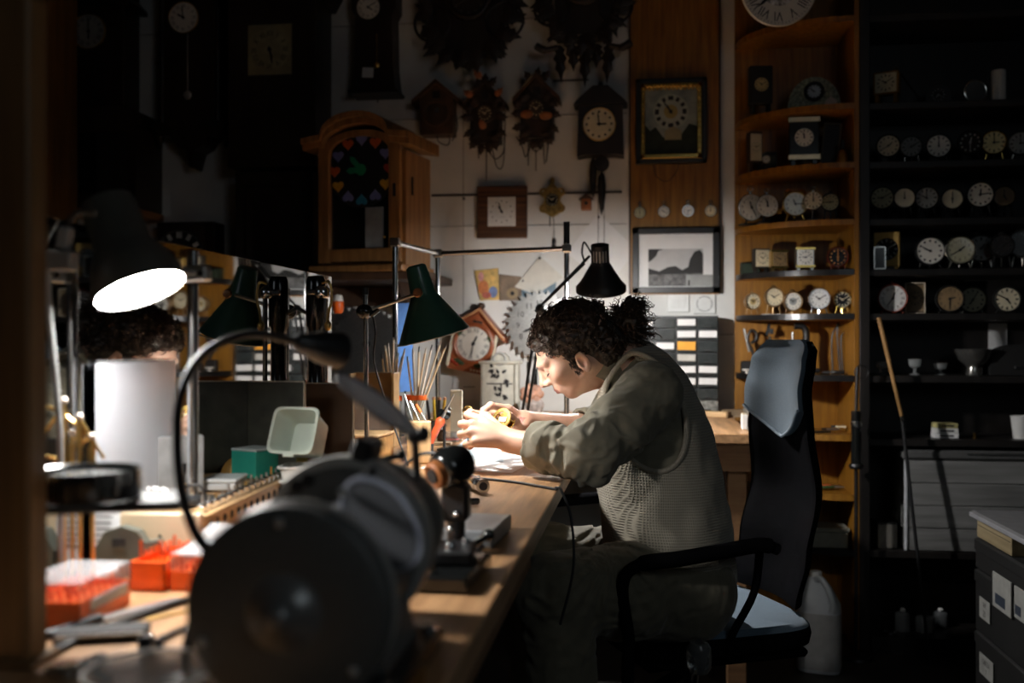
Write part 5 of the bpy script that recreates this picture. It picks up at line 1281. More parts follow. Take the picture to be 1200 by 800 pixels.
# ---- teal box, stacked tubs, boards
MTEAL = M('teal_card', (.012, .20, .145), r=.45, var=.1)
t = thing('teal_box', 'small teal cardboard box with grey top standing at the far end of the tool box', 'box', tbw(.002, .365, ZT + .0006), -.35)
mb = MB(MTEAL); mb.box((0, 0, .022), (.052, .055, .043), b=.001); mb.build('body', t); mb = MB(M('grey_teal_top', (.30, .34, .33), r=.5)); mb.box((0, 0, .0455), (.053, .056, .004), b=.001); mb.build('lid', t)
MTUB = M('pale_green_tub', (.55, .62, .54), r=.3, var=.06, trans=.25, coat=.3)
def tub(w, d, h, mat, name='tub', th=.0022):
    mb = MB(mat)
    def ring(s, z, n=28):
        out = []
        for i in range(n):
            a_ = 2 * PI * i / n; ex = .28
            out.append((w / 2 * s * math.copysign(abs(math.cos(a_)) ** ex, math.cos(a_)), d / 2 * s * math.copysign(abs(math.sin(a_)) ** ex, math.sin(a_)), z))
        return out
    prof = [(.80, 0), (.96, h), (1.06, h), (1.06, h - .004), (1.02, h - .004), (.99, h - .004)]
    prof = [(.01, 0), (.80, 0), (.955, h - .003), (1.06, h - .003), (1.06, h), (.94, h), (.77, th), (.01, th)]
    vs = []
    for s, z in prof: vs += ring(s, z)
    n = 28; fs = []
    for i in range(len(prof) - 1):
        for k in range(n): fs.append((i * n + k, i * n + (k + 1) % n, (i + 1) * n + (k + 1) % n, (i + 1) * n + k))
    mb.add(vs, fs, True); return mb
base = LP(354, 609, 1.62)
MLIDW = M('white_tub', (.70, .71, .68), r=.35, var=.05)
for i in range(3):
    t = thing('plastic_tub', ['lowest white plastic tub under the tilted green one', 'middle white plastic tub in the stack under the tilted green one', 'top white plastic tub directly under the tilted green one'][i], 'tub', (base.x + .014 - .003 * i, base.y, DESK + .0008 + i * .0246), .05 * i)
    tub(.080, .07, .040 if i == 2 else .042, MLIDW).build('bowl', t); mb = MB(MLIDW); mb.torus((0, 0, .0405), .001, .0005, seg=8, rs=4)
    mb = MB(MLIDW); mb.box((.043, 0, .0385), (.008, .02, .0025), b=.001); mb.build('grip_tab', t)
t = thing('plastic_tub', 'pale green translucent plastic tub tilted open on a stack of white tubs', 'tub', (base.x, base.y - .005, DESK + .088), 0, rot=(1.18, -.0, -.18))
t.location = (base.x + .004, base.y + .022, DESK + .127)
tub(.078, .074, .056, MTUB).build('bowl', t); mb = MB(MTUB); mb.box((.0, -.041, .0545), (.02, .006, .0025), b=.001); mb.build('grip_tab', t)
def board(name, label, px0, py0, px1, py1, tt, zb, mat, edge, rz=0):
    a = LP(px0, py0, tt); b = LP(px1, py1, tt); w = abs(b.x - a.x) * 1.02; c = (a + b) / 2; h = max(a.z, b.z) - zb
    t = thing(name, label, 'board', (c.x, c.y, zb + .0006), rz)
    mb = MB(mat); mb.box((0, 0, h / 2), (w, .009, h), b=.0008); mb.build('panel', t)
    mb = MB(edge); mb.box((0, 0, h + .0012), (w, .0095, .002)); mb.box((w / 2 + .0014, 0, h / 2), (.002, .0095, h)); mb.build('edging', t); return t
MEDGE = M('bare_edge', (.60, .52, .40), r=.6)
board('dark_board', 'dark green-black board standing upright behind the teal box', 290, 450, 357, 448, 1.77, DESK, M('dark_green_board', (.035, .036, .024), r=.45, var=.5, scale=25), MEDGE)
board('brown_board', 'dark brown wooden board with pale edge standing behind the tilted green tub', 359, 450, 414, 454, 1.93, DESK, M('brown_board', (.10, .048, .018), r=.5, var=.35, scale=14, stretch=(1, 1, .3)), MEDGE)
t = thing('yellow_label_card', 'small yellow card poking up between the dark boards', 'card', (LP(354, 490, 1.70).x, LP(354, 490, 1.70).y, DESK + .001), 0)
mb = MB(M('yellow_card2', (.62, .46, .14), r=.6)); zz_ = LP(354, 479, 1.70).z - DESK; mb.box((0, 0, zz_ / 2), (.019, .0015, zz_)); mb.build('sheet', t); mb = MB(MBLACK); mb.box((0, 0, .003), (.022, .012, .006)); mb.build('foot', t)
# wooden drawer box and open box
a = LP(391, 512, 2.42); b = LP(447, 512, 2.42)
t = thing('drawer_box', 'small light wooden drawer box on the bench behind the lamp pole', 'box', ((a.x + b.x) / 2, a.y + .06, DESK + .0006), -.05)
w = b.x - a.x; h = a.z - DESK
MAMB = WOOD('amber_wood', (.42, .22, .06), (.54, .31, .10), axis='x')
mb = MB(MAMB); mb.box((0, .0, h / 2), (w, .13, h - .001), b=.002); mb.build('body', t); mb = MB(MPINEX); mb.box((0, .0, h + .003), (w + .006, .14, .006), b=.001); mb.build('lid', t)
mb = MB(MBLACKM); mb.box((0, -.0655, h * .86), (w * .96, .001, .0012)); mb.build('seam', t)
a = LP(411, 438, 2.75); b = LP(463, 440, 2.75); q = LP(463, 480, 2.75)
t = thing('sorting_box', 'brown cardboard tray box with white edges and papers, behind the translucent shield', 'box', ((a.x + b.x) / 2, a.y, DESK + .001), 0)
h = a.z - DESK; w = b.x - a.x
mb = MB(M('kraft', (.45, .27, .11), r=.7)); mb.box((0, .05, h / 2), (w, .008, h)); mb.box((-w / 2, .02, h / 2), (.006, .06, h)); mb.box((w / 2, .02, h / 2), (.006, .06, h)); mb.build('walls', t)
mb = MB(MPAPER)
for i, (x, hh, rr) in enumerate(((-.3, .8, .1), (0, .7, -.12), (.28, .62, .06))): mb.box((x * w, .0 + i * .01, h * hh / 2), (w * .3, .0015, h * hh), R=Matrix.Rotation(rr, 3, 'Y'))
mb.build('paper_pattern', t); mb = MB(MEDGE); mb.box((0, .05, h + .0015), (w + .006, .010, .003)); mb.box((w / 2, .02, h + .0015), (.008, .06, .003)); mb.build('edge_trim', t)
# bentwood and ochre roll
c = LP(268, 528, 1.70)
t = thing('ochre_pouch', 'ochre leather tool pouch with black strap lying behind the tool box by the mirror', 'pouch', (c.x + .004, c.y + .02, DESK + .001), .3)
mb = MB(M('ochre_leather', (.40, .22, .05), r=.55, var=.2, bump=.2)); mb.ell((0, 0, .045), (.026, .028, .0445), 24, 14); mb.build('bag', t); mb = MB(MBLACK); mb.torus((0, 0, .045), .0365, .003, axis=(0.3, 1, 0)); mb.build('strap', t)

# ---- drill press column with brass tubes
c = LP(378, 450, 2.02)
t = thing('pillar_drill', 'dark bench pillar drill with polished column and curved brass pipe by the mirror end', 'drill press', (c.x, c.y, DESK + .0006))
zz = lambda py: LP(378, py, 2.02).z - DESK
mb = MB(MIRON); mb.box((0, 0, .012), (.07, .07, .023), b=.004); mb.build('base', t)
mb = MB(MBLACKG); mb.lathe([(.018, .023), (.018, zz(455)), (.016, zz(452)), (.016, zz(385)), (.02, zz(382)), (.02, zz(330)), (.016, zz(324)), (.001, zz(323))], (-.014, 0, 0), seg=24); mb.build('column', t)
mb = MB(MCHROME); mb.cyl((.010, -.012, .023), (.010, -.012, zz(348)), .005, seg=14); mb.build('guide_rod', t)
mb = MB(MCHROME); mb.lathe([(.012, zz(350)), (.016, zz(347)), (.016, zz(340)), (.010, zz(336))], (.004, -.014, 0), seg=18); mb.box((-.006, -.016, zz(343)), (.04, .016, .012), b=.003); mb.build('collar', t)
mb = MB(MBRASS); mb.tube(spline([(.004, -.018, zz(333)), (.018, -.018, zz(331)), (.024, -.018, zz(340)), (.024, -.018, zz(355)), (.019, -.018, zz(365)), (.017, -.018, zz(380))], 8), .0026, seg=10); mb.lathe([(.003, 0), (.007, .006), (.0075, .014), (.003, .02)], (.017, -.018, zz(388)), seg=14); mb.build('brass_pipe', t)
mb = MB(MBLACK); mb.tube(spline([(-.014, 0, zz(372)), (-.05, .0, zz(362)), (-.10, .01, zz(345))], 6), .004, seg=10); mb.build('feed_lever', t)

# ---- green lamp
TG = 2.20
c = LP(430, 530, TG)
t = thing('green_desk_lamp', 'green enamel desk lamp with cone shade on a chrome pole, shining on the watchmaker hands', 'lamp', (c.x, c.y, DESK + .0006))
g = lambda px, py, tt=TG: LP(px, py, tt) - Vector(t.location)
mb = MB(MBLACK); mb.lathe([(.05, .001), (.05, .008), (.012, .014), (.001, .0145)], (0, 0, 0)); mb.build('base', t)
mb = MB(MCHROME); mb.cyl((0, 0, .014), g(428, 345), .0052, seg=14); mb.build('pole', t)
mb = MB(MBLACK); mb.cyl(g(428, 345), g(428, 337), .0068, seg=14); mb.build('pole_cap', t)
mb = MB(MBLACKG); mb.ell(g(427, 365), (.019, .017, .017), 20, 14); mb.cyl(g(434, 370), g(444, 362), .006, seg=12); mb.build('clamp', t)
mb = MB(MSTEEL); mb.cyl(g(437, 362), g(490, 344, TG - .02), .0042, seg=12); mb.build('arm', t)
mb = MB(MBLACK); mb.tube(spline([g(436, 366), g(440, 390), g(438, 420), g(446, 452), g(462, 500), g(478, 545, 1.95)], 8), .0022, seg=6); mb.build('cord', t)
mb = MB(M('copper_knob', (.35, .16, .08), r=.4, m=.5)); mb.lathe([(.009, 0), (.011, .004), (.009, .010), (.001, .011)], g(490, 343, TG - .045), (0, -1, 0), seg=16); mb.build('pivot_knob', t)
TG2 = TG + .02
ptop = g(487, 311, TG2); pbot = g(507.5, 394, TG2); ax = (pbot - ptop)
ax = ax.normalized(); Ln = (pbot - ptop).length; ax = (ax + Vector((0, .09, 0))).normalized()
# lean the opening a little away from the camera so its underside stays hidden
ro = 43.0 * TG2 / F; rt = 12.0 * TG2 / F
MGREEN = M('green_enamel', (.036, .125, .095), r=.35, var=.06, coat=.3)
MSHIN = M('shade_inside', (.75, .75, .72), r=.5)
prof = [(rt * .7, -.001), (rt, .004), (rt * 1.25, Ln * .40), (rt * 1.45, Ln * .46), (ro * .99, Ln * .985), (ro, Ln)]
mb = MB(MGREEN); mb.lathe(prof, ptop, ax, seg=56, caps=True)
mb.f.pop(); mb.mi.pop(); mb.sm.pop()
mb.build('lamp_shade', t)
mb = MB(MSHIN); mb.lathe([(r_ - .0015, h_ + .0005) for r_, h_ in reversed(prof[2:])] + [(.002, Ln * .36)], ptop, ax, seg=48, caps=False); mb.build('shade_lining', t)
mb = MB(MSTEEL); mb.torus(pbot, ro, .0016, axis=ax, seg=56, rs=6); mb.build('shade_rim', t)
MBULB = M('bulb_glow', (1, 1, 1), emit=(1.0, .93, .82), estr=0.0)
GREEN_POS = Vector(t.location) + ptop + ax * Ln * .72; GREEN_AX = ax.copy()
mb = MB(M('green_bulb_glow', (1, 1, 1), emit=(1.0, .96, .91), estr=450.0)); mb.ell(ptop + ax * Ln * .66, .019, 20, 12); mb.build('bulb', t)
mb = MB(MWHITE); mb.cyl(ptop + ax * Ln * .36, ptop + ax * Ln * .56, .013, seg=16); mb.build('socket', t)

# ---- big black lamp
TB_ = 1.20
CL = LP(165, 341, TB_)
t = thing('black_desk_lamp', 'big black desk lamp with glowing white round opening, on chrome pole beside the mirror', 'lamp', (LP(226, 520, 1.36).x, LP(226, 520, 1.36).y, DESK + .0692))
bl = lambda px, py, tt=TB_: LP(px, py, tt) - Vector(t.location)
# opening plane: long axis in the picture from (115,357) to (216,324), short axis about 36 px
ctr = bl(165, 341); e1 = (bl(216, 325) - bl(115, 357)); ro = e1.length / 2; e1.normalize()
view = (Vector((0, 0, H)) - CL).normalized()
bdir = e1.cross(view).normalized()
if bdir.z > 0: bdir = -bdir               # picture-down, perpendicular to the long axis
sn = 0.33                                  # short / long ratio of the ellipse
nrm = (view * sn + bdir * math.sqrt(1 - sn * sn)).normalized()   # light leaves along nrm
MBLAMP = M('lamp_black', (.065, .067, .060), r=.38, coat=.2)
axl = -nrm
prof = [(ro, 0), (ro * .99, .012), (ro * .93, .030), (ro * .80, .046), (ro * .62, .060), (ro * .60, .115), (ro * .56, .122), (ro * .30, .126), (.001, .127)]
mb = MB(MBLAMP); mb.lathe(prof, ctr, axl, seg=56, caps=False); mb.build('lamp_shade', t)
mb = MB(MSHIN); mb.lathe([(ro - .0012, .0008), (ro * .975, .012), (ro * .91, .029), (ro * .78, .044), (.001, .05)], ctr, axl, seg=48, caps=False); mb.build('shade_lining', t)
mb = MB(M('lamp_diffuser_glow', (1, 1, 1), emit=(1.0, .97, .93), estr=105.0)); mb.lathe([(.001, .0055), (ro * .6, .0048), (ro * .965, .004), (ro * .965, .0046), (.001, .0062)], ctr, axl, seg=56, caps=False); mb.build('diffuser', t)
mb = MB(MCHROME); mb.cyl((0, 0, .012), bl(226, 294, 1.36), .0075, seg=20); mb.build('pole', t)
mb = MB(MBLACK); mb.lathe([(.032, .001), (.032, .008), (.012, .012), (.001, .0125)], (0, 0, 0)); mb.build('base', t)
pc = bl(231, 321, 1.345); mb = MB(MSTEEL); mb.box(pc, (.034, .024, .022), b=.003, R=Matrix.Rotation(-.06, 3, 'Y')); mb.build('clamp', t)
for px in (228, 240):
    mb = MB(MIRON); p = bl(px, 321, 1.345); mb.cyl(p + Vector((0, -.010, 0)), p + Vector((0, -.0155, 0)), .0042, seg=12); mb.build('clamp_screw', t)
mb = MB(MSTEEL); mb.cyl(pc, ctr + axl * .03 + (pc - ctr).normalized() * ro * .8, .0045, seg=10); mb.build('bracket', t)
# switch box with grey cord behind the lamp
a = LP(70, 306, 1.12)
t = thing('cord_switch_box', 'small grey switch box with pale cord hanging between wooden post and big black lamp', 'switch box', (a.x, a.y, DESK + .0008))
s_ = lambda px, py, tt=1.12: LP(px, py, tt) - Vector(t.location)
mb = MB(M('mid_grey', (.20, .20, .19), r=.5)); mb.box(s_(70, 306), (.036, .02, .022), b=.002); mb.build('box', t)
mb = MB(M('mid_grey2', (.26, .26, .25), r=.5)); mb.box(s_(76, 279), (.014, .014, .026), b=.002, R=Matrix.Rotation(.2, 3, 'Y')); mb.build('neck', t)
mb = MB(M('grey_cord', (.30, .31, .31), r=.5)); mb.tube(spline([s_(55, 316), s_(58, 370), s_(64, 430), s_(69, 490), s_(71, 545), s_(71, 600), Vector((0.0, 0, .004))], 8), .0036, seg=8); mb.build('cord', t)
mb = MB(MBLACK); mb.tube(spline([s_(76, 268), s_(90, 250), s_(105, 262), bl(130, 300) + Vector((0, .03, 0)) * 0 + s_(110, 262) * 0 + Vector((0, 0, 0))] if False else [s_(78, 266), s_(92, 248), s_(112, 250)], 6), .004, seg=8); mb.build('lamp_arm', t)

# ---- black lamp behind the head
TK = 3.05
c = LP(634, 362, TK)
base_p = Vector((LP(612, 500, TK).x, LP(612, 500, TK).y, DESK + .0006))
t = thing('black_arm_lamp', 'black vented lamp on a folding double arm, lit behind the watchmaker head', 'lamp', base_p)
k_ = lambda px, py, tt=TK: LP(px, py, tt) - base_p
mb = MB(MBLACK); mb.lathe([(.06, .001), (.06, .012), (.015, .02), (.001, .0205)], (0, 0, 0)); mb.build('base', t)
for o_ in (-.008, .008):
    mb = MB(MBLACK); mb.cyl((o_, 0, .02), k_(634, 362) + Vector((o_, 0, 0)), .0045, seg=10); mb.cyl(k_(630, 362) + Vector((o_, 0, o_)), k_(688, 304) + Vector((o_, 0, o_ * 1.4)), .0045, seg=10); mb.build('arm', t)
mb = MB(MBLACK); mb.ell(k_(634, 362), (.018, .016, .018), 14, 10); mb.build('elbow_joint', t)
mb = MB(MBLACK); mb.tube(spline([k_(695, 300), k_(688, 288), (k_(684, 284)), k_(682, 296), k_(685, 306)], 6), .003, seg=8); mb.build('cord', t)
pt = k_(703, 287); pb = k_(707, 343); ax = (pb - pt); Ln = ax.length; ax.normalize()
ax = (ax + Vector((-.06, .34, 0))).normalized()
r0 = 10.5 * TK / F; r1 = 30 * TK / F
prof = [(r0 * .5, -.002), (r0, 0), (r0 * 1.03, Ln * .38), (r0 * 1.15, Ln * .42), (r1 * .8, Ln * .78), (r1, Ln * .9), (r1, Ln)]
mb = MB(MBLACK); mb.lathe(prof, pt, ax, seg=44, caps=True); mb.f.pop(); mb.mi.pop(); mb.sm.pop(); mb.build('lamp_shade', t)
u_, w_ = perp(ax)
mb = MB(M('vent_dark', (.35, .36, .36), r=.4))
for i in range(-2, 3):
    d_ = (Vector((0, -1, 0)) * math.cos(i * .35) + Vector((1, 0, 0)) * math.sin(i * .35)); d_ = (d_ - ax * d_.dot(ax)).normalized()
    p0 = pt + ax * Ln * .10 + d_ * (r0 + .0003); p1 = pt + ax * Ln * .34 + d_ * (r0 * 1.03 + .0003); s0 = ax.cross(d_) * .0022
    mb.quad(p0 - s0, p0 + s0, p1 + s0, p1 - s0)
mb.build('vent_slat_pattern', t)
mb = MB(MSHIN); mb.lathe([(r_ - .0015, h_) for r_, h_ in reversed(prof[3:])] + [(.002, Ln * .42)], pt, ax, seg=40, caps=False); mb.build('shade_lining', t)
mb = MB(M('head_lamp_glow', (1, 1, 1), emit=(1.0, .975, .95), estr=1400.0)); mb.ell(pt + ax * Ln * .92, .020, 20, 12); mb.build('bulb', t)

# ---- chrome tube frame on the bench
t = thing('chrome_tube_rig', 'chrome tube frame of three posts and two crossbars standing on the bench before the wall', 'frame', (LP(463, 284, 3.05).x, LP(463, 284, 3.05).y, DESK + .0006))
f_ = lambda px, py, tt: LP(px, py, tt) - Vector(t.location)
A_, B_, C_ = f_(463, 284, 3.05), f_(513, 297, 3.40), f_(664, 291, 3.30)
for p in (A_, B_, C_):
    mb = MB(MCHROME); mb.cyl((p.x, p.y, .004), (p.x, p.y, p.z + (.085 if p is C_ else .004)), .0085, seg=18); mb.build('post', t)
    mb = MB(MIRON); mb.lathe([(.03, .0006), (.03, .006), (.011, .012)], (p.x, p.y, 0), seg=24); mb.build('foot', t)
mb = MB(MCHROME); mb.cyl(A_, B_, .0085, seg=18); mb.build('crossbar', t)
mb = MB(MCHROME); mb.cyl(B_, C_, .0085, seg=18); mb.build('crossbar', t)
for p in (A_, B_, C_): mb = MB(MSTEEL); mb.box(p, (.03, .026, .028), b=.004); mb.build('corner_clamp', t)
mb = MB(M('black_sleeve', (.02, .022, .024), r=.4)); mb.cyl((C_.x, C_.y, C_.z + .016), (C_.x, C_.y, C_.z + .088), .0105, seg=18); mb.build('post_sleeve', t)
a = LP(475, 306, 3.2)
t = thing('blue_card', 'bright blue plastic card standing behind the green lamp against the chrome frame', 'card', (a.x, a.y, DESK + .001), .5)
mb = MB(M('bright_blue', (.10, .25, .62), r=.35)); mb.box((0, 0, .27), (.05, .002, .285), R=Matrix.Rotation(-.05, 3, 'Y')); mb.build('sheet', t); mb = MB(MIRON); mb.cyl((0, 0, .001), (0, 0, .13), .003, seg=8); mb.lathe([(.03, 0), (.03, .004), (.001, .005)], (0, 0, 0)); mb.build('stand', t)

# ---- small-parts drawer cabinet against the wall
Yc = 3.985
a = PY(742, 370, Yc); b = PY(842, 485, Yc); w = b.x - a.x; h = a.z - DESK - .001
t = thing('drawer_cabinet', 'black small-parts cabinet of little clear drawers with white labels standing on the wall bench', 'cabinet', ((a.x + b.x) / 2, Yc, DESK + .0006))
mb = MB(M('cabinet_black', (.03, .032, .034), r=.45)); mb.box((0, .07, h / 2), (w, .13, h), b=.002); mb.build('cabinet_body', t)
MDR = M('smoky_drawer', (.034, .040, .040), r=.22, var=.3, scale=50, coat=.4)
MDRL = M('drawer_contents', (.22, .22, .20), r=.35, var=.6, scale=70, coat=.4)
LBL = ["wdwwdddw", "ddwdwdww", "wwopwwdd", "dwddwwdl"]
cw = w / 4; rh = (PY(800, 372, Yc).z - PY(800, 482, Yc).z) / 8; zt = PY(800, 372, Yc).z - DESK
for ci in range(4):
    for ri in range(8):
        x = -w / 2 + cw * (ci + .5); z = zt - rh * (ri + .5); kk = LBL[ci][ri]
        mb = MB(MDRL if kk == 'l' else MDR); mb.box((x, -.002, z), (cw * .92, .018, rh * .88), b=.0015); d_ = mb.build('drawer', t)
        mb = MB(MBLACK); mb.box((x, -.013, z - rh * .33), (cw * .3, .006, rh * .12), b=.001); hd = mb.build('drawer_pull', d_)
        if kk in 'wpo':
            mm = {'w': MPAPER, 'p': M('pale_label', (.55, .54, .50), r=.7), 'o': M('orange_label', (.85, .38, .03), r=.6)}[kk]
            mb = MB(mm); mb.box((x - cw * .0, -.0118, z + rh * .08), (cw * .84, .001, rh * (.55 if kk != 'o' else .72)), R=Matrix.Rotation(random.uniform(-.03, .03), 3, 'Y')); mb.build('label_card', d_)
# items on the right end of the wall bench
a = D(838, 487); t = thing('pale_wood_block', 'pale wooden wedge block lying on the wall bench by the drawer cabinet', 'block', (a.x - .02, a.y - .08, DESK + .0006), -.35)
mb = MB(MPINEX); mb.box((0, 0, .012), (.13, .05, .022), b=.002); mb.build('block', t); mb = MB(M('brown_tape', (.25, .15, .07), r=.5)); mb.box((.068, 0, .012), (.006, .052, .0225), b=.001); mb.build('end_strip', t)
a = D(855, 488); t = thing('brown_folder', 'brown cardboard folder standing half open behind the wooden wedge block', 'folder', (a.x + .045, a.y + .03, DESK + .0006), .2)
mb = MB(M('folder_brown', (.30, .20, .12), r=.7)); mb.box((0, 0, .002), (.11, .16, .003)); mb.build('cover', t); mb = MB(M('folder_brown2', (.36, .25, .15), r=.7)); mb.box((0, 0, .012), (.11, .16, .002), R=Matrix.Rotation(.1, 3, 'X')); mb.build('flap', t)
t = thing('white_edge_post', 'short white corner post at the end of the wall bench beside the curved shelves', 'post', (.333, 3.36, DESK + .0006)); mb = MB(MWHITE); mb.box((0, 0, .025), (.018, .05, .05), b=.002); mb.build('body', t); mb = MB(MDIALC); mb.box((0, 0, .0515), (.016, .048, .003)); mb.build('cap', t)

# ---- red cuckoo clock leaning at the wall, painted shrine clock, saw-blade clock
def exr(t, w, h, D):
    mb = MB(M('cream_edge', (.75, .68, .52), r=.5))
    for s in (-1, 1): mb.box((s * w * .37, -D * .8 - .002, h * .34), (.012, .006, h * .60))
    mb.build('side_trim', t)
    mb = MB(M('roof_line', (.70, .42, .22), r=.5))
    for s in (-1, 1): p0, p1 = Vector((0, -D - .001, h - .008)), Vector((s * w * .52, -D - .001, h * .62 - .008)); mb.cyl(p0, p1, .0035, seg=6)
    mb.build('roof_trim', t)
    mb = MB(M('dark_green_leaf', (.03, .06, .02), r=.6)); leaf(mb, (w * .24, 0, h * .62), 2.6, h * .16, w * .12, -D * .84); leaf(mb, (-w * .24, 0, h * .62), -2.6, h * .16, w * .12, -D * .84); leaf(mb, (0.02, 0, h * .12), 1.4, h * .2, w * .12, -D * .84); leaf(mb, (-.02, 0, h * .12), -1.4, h * .2, w * .12, -D * .84); mb.build('painted_leaf_trim', t)
    for i in range(3): mb = MB(MRED); mb.ell((-w * .3 + i * .012, -D * .86, h * (.13 - .02 * i)), .008, 10, 8); mb.build('berry', t)
    mb = MB(M('cream_picket', (.78, .70, .55), r=.5))
    for i in range(6): mb.ell((w * (.05 + .055 * i), -D * .86, .012), .005, 8, 6)
    mb.build('picket_trim', t)
    mb = MB(MDKW2); mb.ell((0, -D * .7, h + .008), (.016, .014, .014), 12, 8); mb.build('ridge_carving', t)
t = cuckoo(514, 359, 582, 436, 'red-brown painted chalet cuckoo clock with white roman dial, tilted on the wall behind jars', MCK3, MCK3, dialr=.30, dialc=.44, leaves=False, dface=MDIAL, ink=MINK, hands=(12, 30), style=1, extra=exr)
t.rotation_euler = (0, .20, 0)
# painted shrine clock
a = PY(565, 422, 4.02); b = PY(613, 422, 4.02); w = b.x - a.x; h = a.z - DESK
t = thing('painted_shelf_clock', 'old white painted shelf clock with black flower decoration standing behind the hands', 'clock', ((a.x + b.x) / 2, 3.94, DESK + .0006))
MOLDW = M('old_white_paint', (.60, .58, .50), r=.6, var=.15, scale=30)
mb = MB(MOLDW); mb.box((0, .03, h * .47), (w * .88, .07, h * .93), b=.002); mb.build('case', t)
mb = MB(MOLDW); mb.box((0, .028, h * .965), (w, .09, h * .06), b=.004); mb.prism([(-w * .22, h), (w * .22, h), (w * .19, h * 1.08), (w * .08, h * 1.15), (-w * .08, h * 1.15), (-w * .19, h * 1.08)], .0, .05); mb.build('cornice', t)
for s in (-1, 1): mb = MB(MOLDW); mb.cyl((s * w * .40, -.008, .01), (s * w * .40, -.008, h * .93), .009, seg=14); mb.build('side_column', t)
mb = MB(M('grey_arch', (.45, .45, .43), r=.5)); mb.torus((0, -.004, h * 1.03), w * .14, .005, arc=(0, 2 * PI), seg=24); mb.build('crest_ring', t)
rnd = random.Random(11)
mb = MB(MINK)
for zc, sp in ((.74, .13), (.36, .2)):
    for i in range(9): leaf(mb, (rnd.uniform(-.2, .2) * w, 0, h * (zc + rnd.uniform(-sp, sp))), rnd.uniform(0, 6.28), h * .11, w * .09, -.0058, .0012)
mb.build('painted_flower_trim', t)
mb = MB(MINK); mb.box((0, -.006, h * .565), (w * .62, .002, h * .025)); mb.box((.006, -.006, h * .5), (.006, .002, h * .16)); mb.build('dividing_line', t)
# carved bracket and black rods near it
a = PY(623, 478, 3.75); t = thing('carved_rosette', 'brown carved wooden rosette ornament standing on the bench behind the right hand' if False else 'brown carved rosette ornament standing on the bench between painted clock and face', 'ornament', (a.x, 3.75, DESK + .0006))
mb = MB(M('pinkish_wood', (.40, .22, .15), r=.6, var=.4, scale=60, bump=.5)); z0 = PY(623, 462, 3.75).z - DESK
for i in range(7): mb.ell((.028 * math.cos(i * .9), 0, z0 + .024 * math.sin(i * .9)), (.02, .014, .018), 12, 8)
mb.ell((0, -.005, z0), (.02, .016, .02), 12, 8); mb.build('carving', t)
mb = MB(M('grey_carving', (.30, .26, .24), r=.6, var=.5, scale=60, bump=.5)); mb.ell((.012, 0, z0 - .04), (.036, .015, .034), 14, 10); mb.box((.01, 0, (z0 - .06) / 2), (.05, .024, z0 - .061), b=.004); mb.build('pedestal', t)
for i, (px, lab) in enumerate(((619, 'slim black rod beside the painted shelf clock'), (627, 'thick black rod with pale glint next to the face'))):
    Yr = 3.9 - .07 * i; a = PY(px, 455, Yr); zt_ = PY(px, 424 if i == 0 else 432, Yr).z - DESK
    t = thing('black_rod', lab, 'rod', (a.x, Yr, DESK + .0006)); mb = MB(MBLACKG); mb.cyl((0, 0, .006), (0, 0, zt_), .006 + .004 * i, seg=14); mb.build('shaft', t); mb = MB(MIRON); mb.lathe([(.022, .0005), (.022, .006), (.008, .008)], (0, 0, 0)); mb.build('foot', t)
# saw-blade clock
def saw(px, py, rp, Y, label, nums, teeth):
    c = PY(px, py, Y); r = rp * mpp(px, Y)
    t = thing('saw_blade_clock', label, 'clock', (c.x, Y, c.z))
    mb = MB(MSTEEL); pts = []
    for i in range(teeth):
        a0 = 2 * PI * i / teeth; a1 = 2 * PI * (i + .35) / teeth; a2 = 2 * PI * (i + .75) / teeth
        pts += [(r * math.sin(a0), r * math.cos(a0)), (r * .955 * math.sin(a1), r * .955 * math.cos(a1)), (r * .87 * math.sin(a2), r * .87 * math.cos(a2)), (r * .885 * math.sin(a2 + .05), r * .885 * math.cos(a2 + .05))]
    mb.prism(pts, -.003, 0); mb.build('blade', t)
    if nums:
        mb = MB(MINK)
        for k in range(12):
            a_ = 2 * PI * k / 12; mb.text(str(k or 12), (math.sin(a_) * r * .62, -.0034, math.cos(a_) * r * .62), r * .16)
        mb.build('numeral_lettering', t)
        hand_mb((0, 0, 0), r, 2 * PI * 8.3 / 12, .55, r * .05, MINK, -.005).build('hour_hand', t)
    mb = MB(MIRON); mb.disc((0, -.003, 0), r * .10, th=.004, seg=24); mb.build('hub', t)
    return t
saw(633, 381, 42, 4.10, 'silver saw-blade wall clock with black numbers partly hidden behind the curly head', True, 30)
saw(430, 403, 46, 4.06, 'plain silver toothed saw disc on the wall behind the green lamp pole', False, 34)
a = PY(396, 362, 4.0)
t = thing('orange_cup', 'bright orange cup with white top hanging beside the pillar drill', 'cup', (PY(396, 365, 3.9).x, 3.9, PY(396, 367, 3.9).z)); r = 7 * mpp(396, 3.9)
mb = MB(MORANGE); mb.lathe([(r * .6, 0), (r * .9, r * .4), (r, r * 1.9), (r * .95, r * 2), (r * .1, r * 1.95)], (0, 0, 0)); mb.build('bowl', t); mb = MB(MWHITE); mb.lathe([(r * .9, r * 2.02), (r * .7, r * 3), (.001, r * 3.2)], (0, 0, 0)); mb.build('top', t)
mb = MB(MIRON); mb.cyl((0, 0, r * 1), (0, .22, r * 1.2), .002, seg=6); mb.build('wall_hook', t)

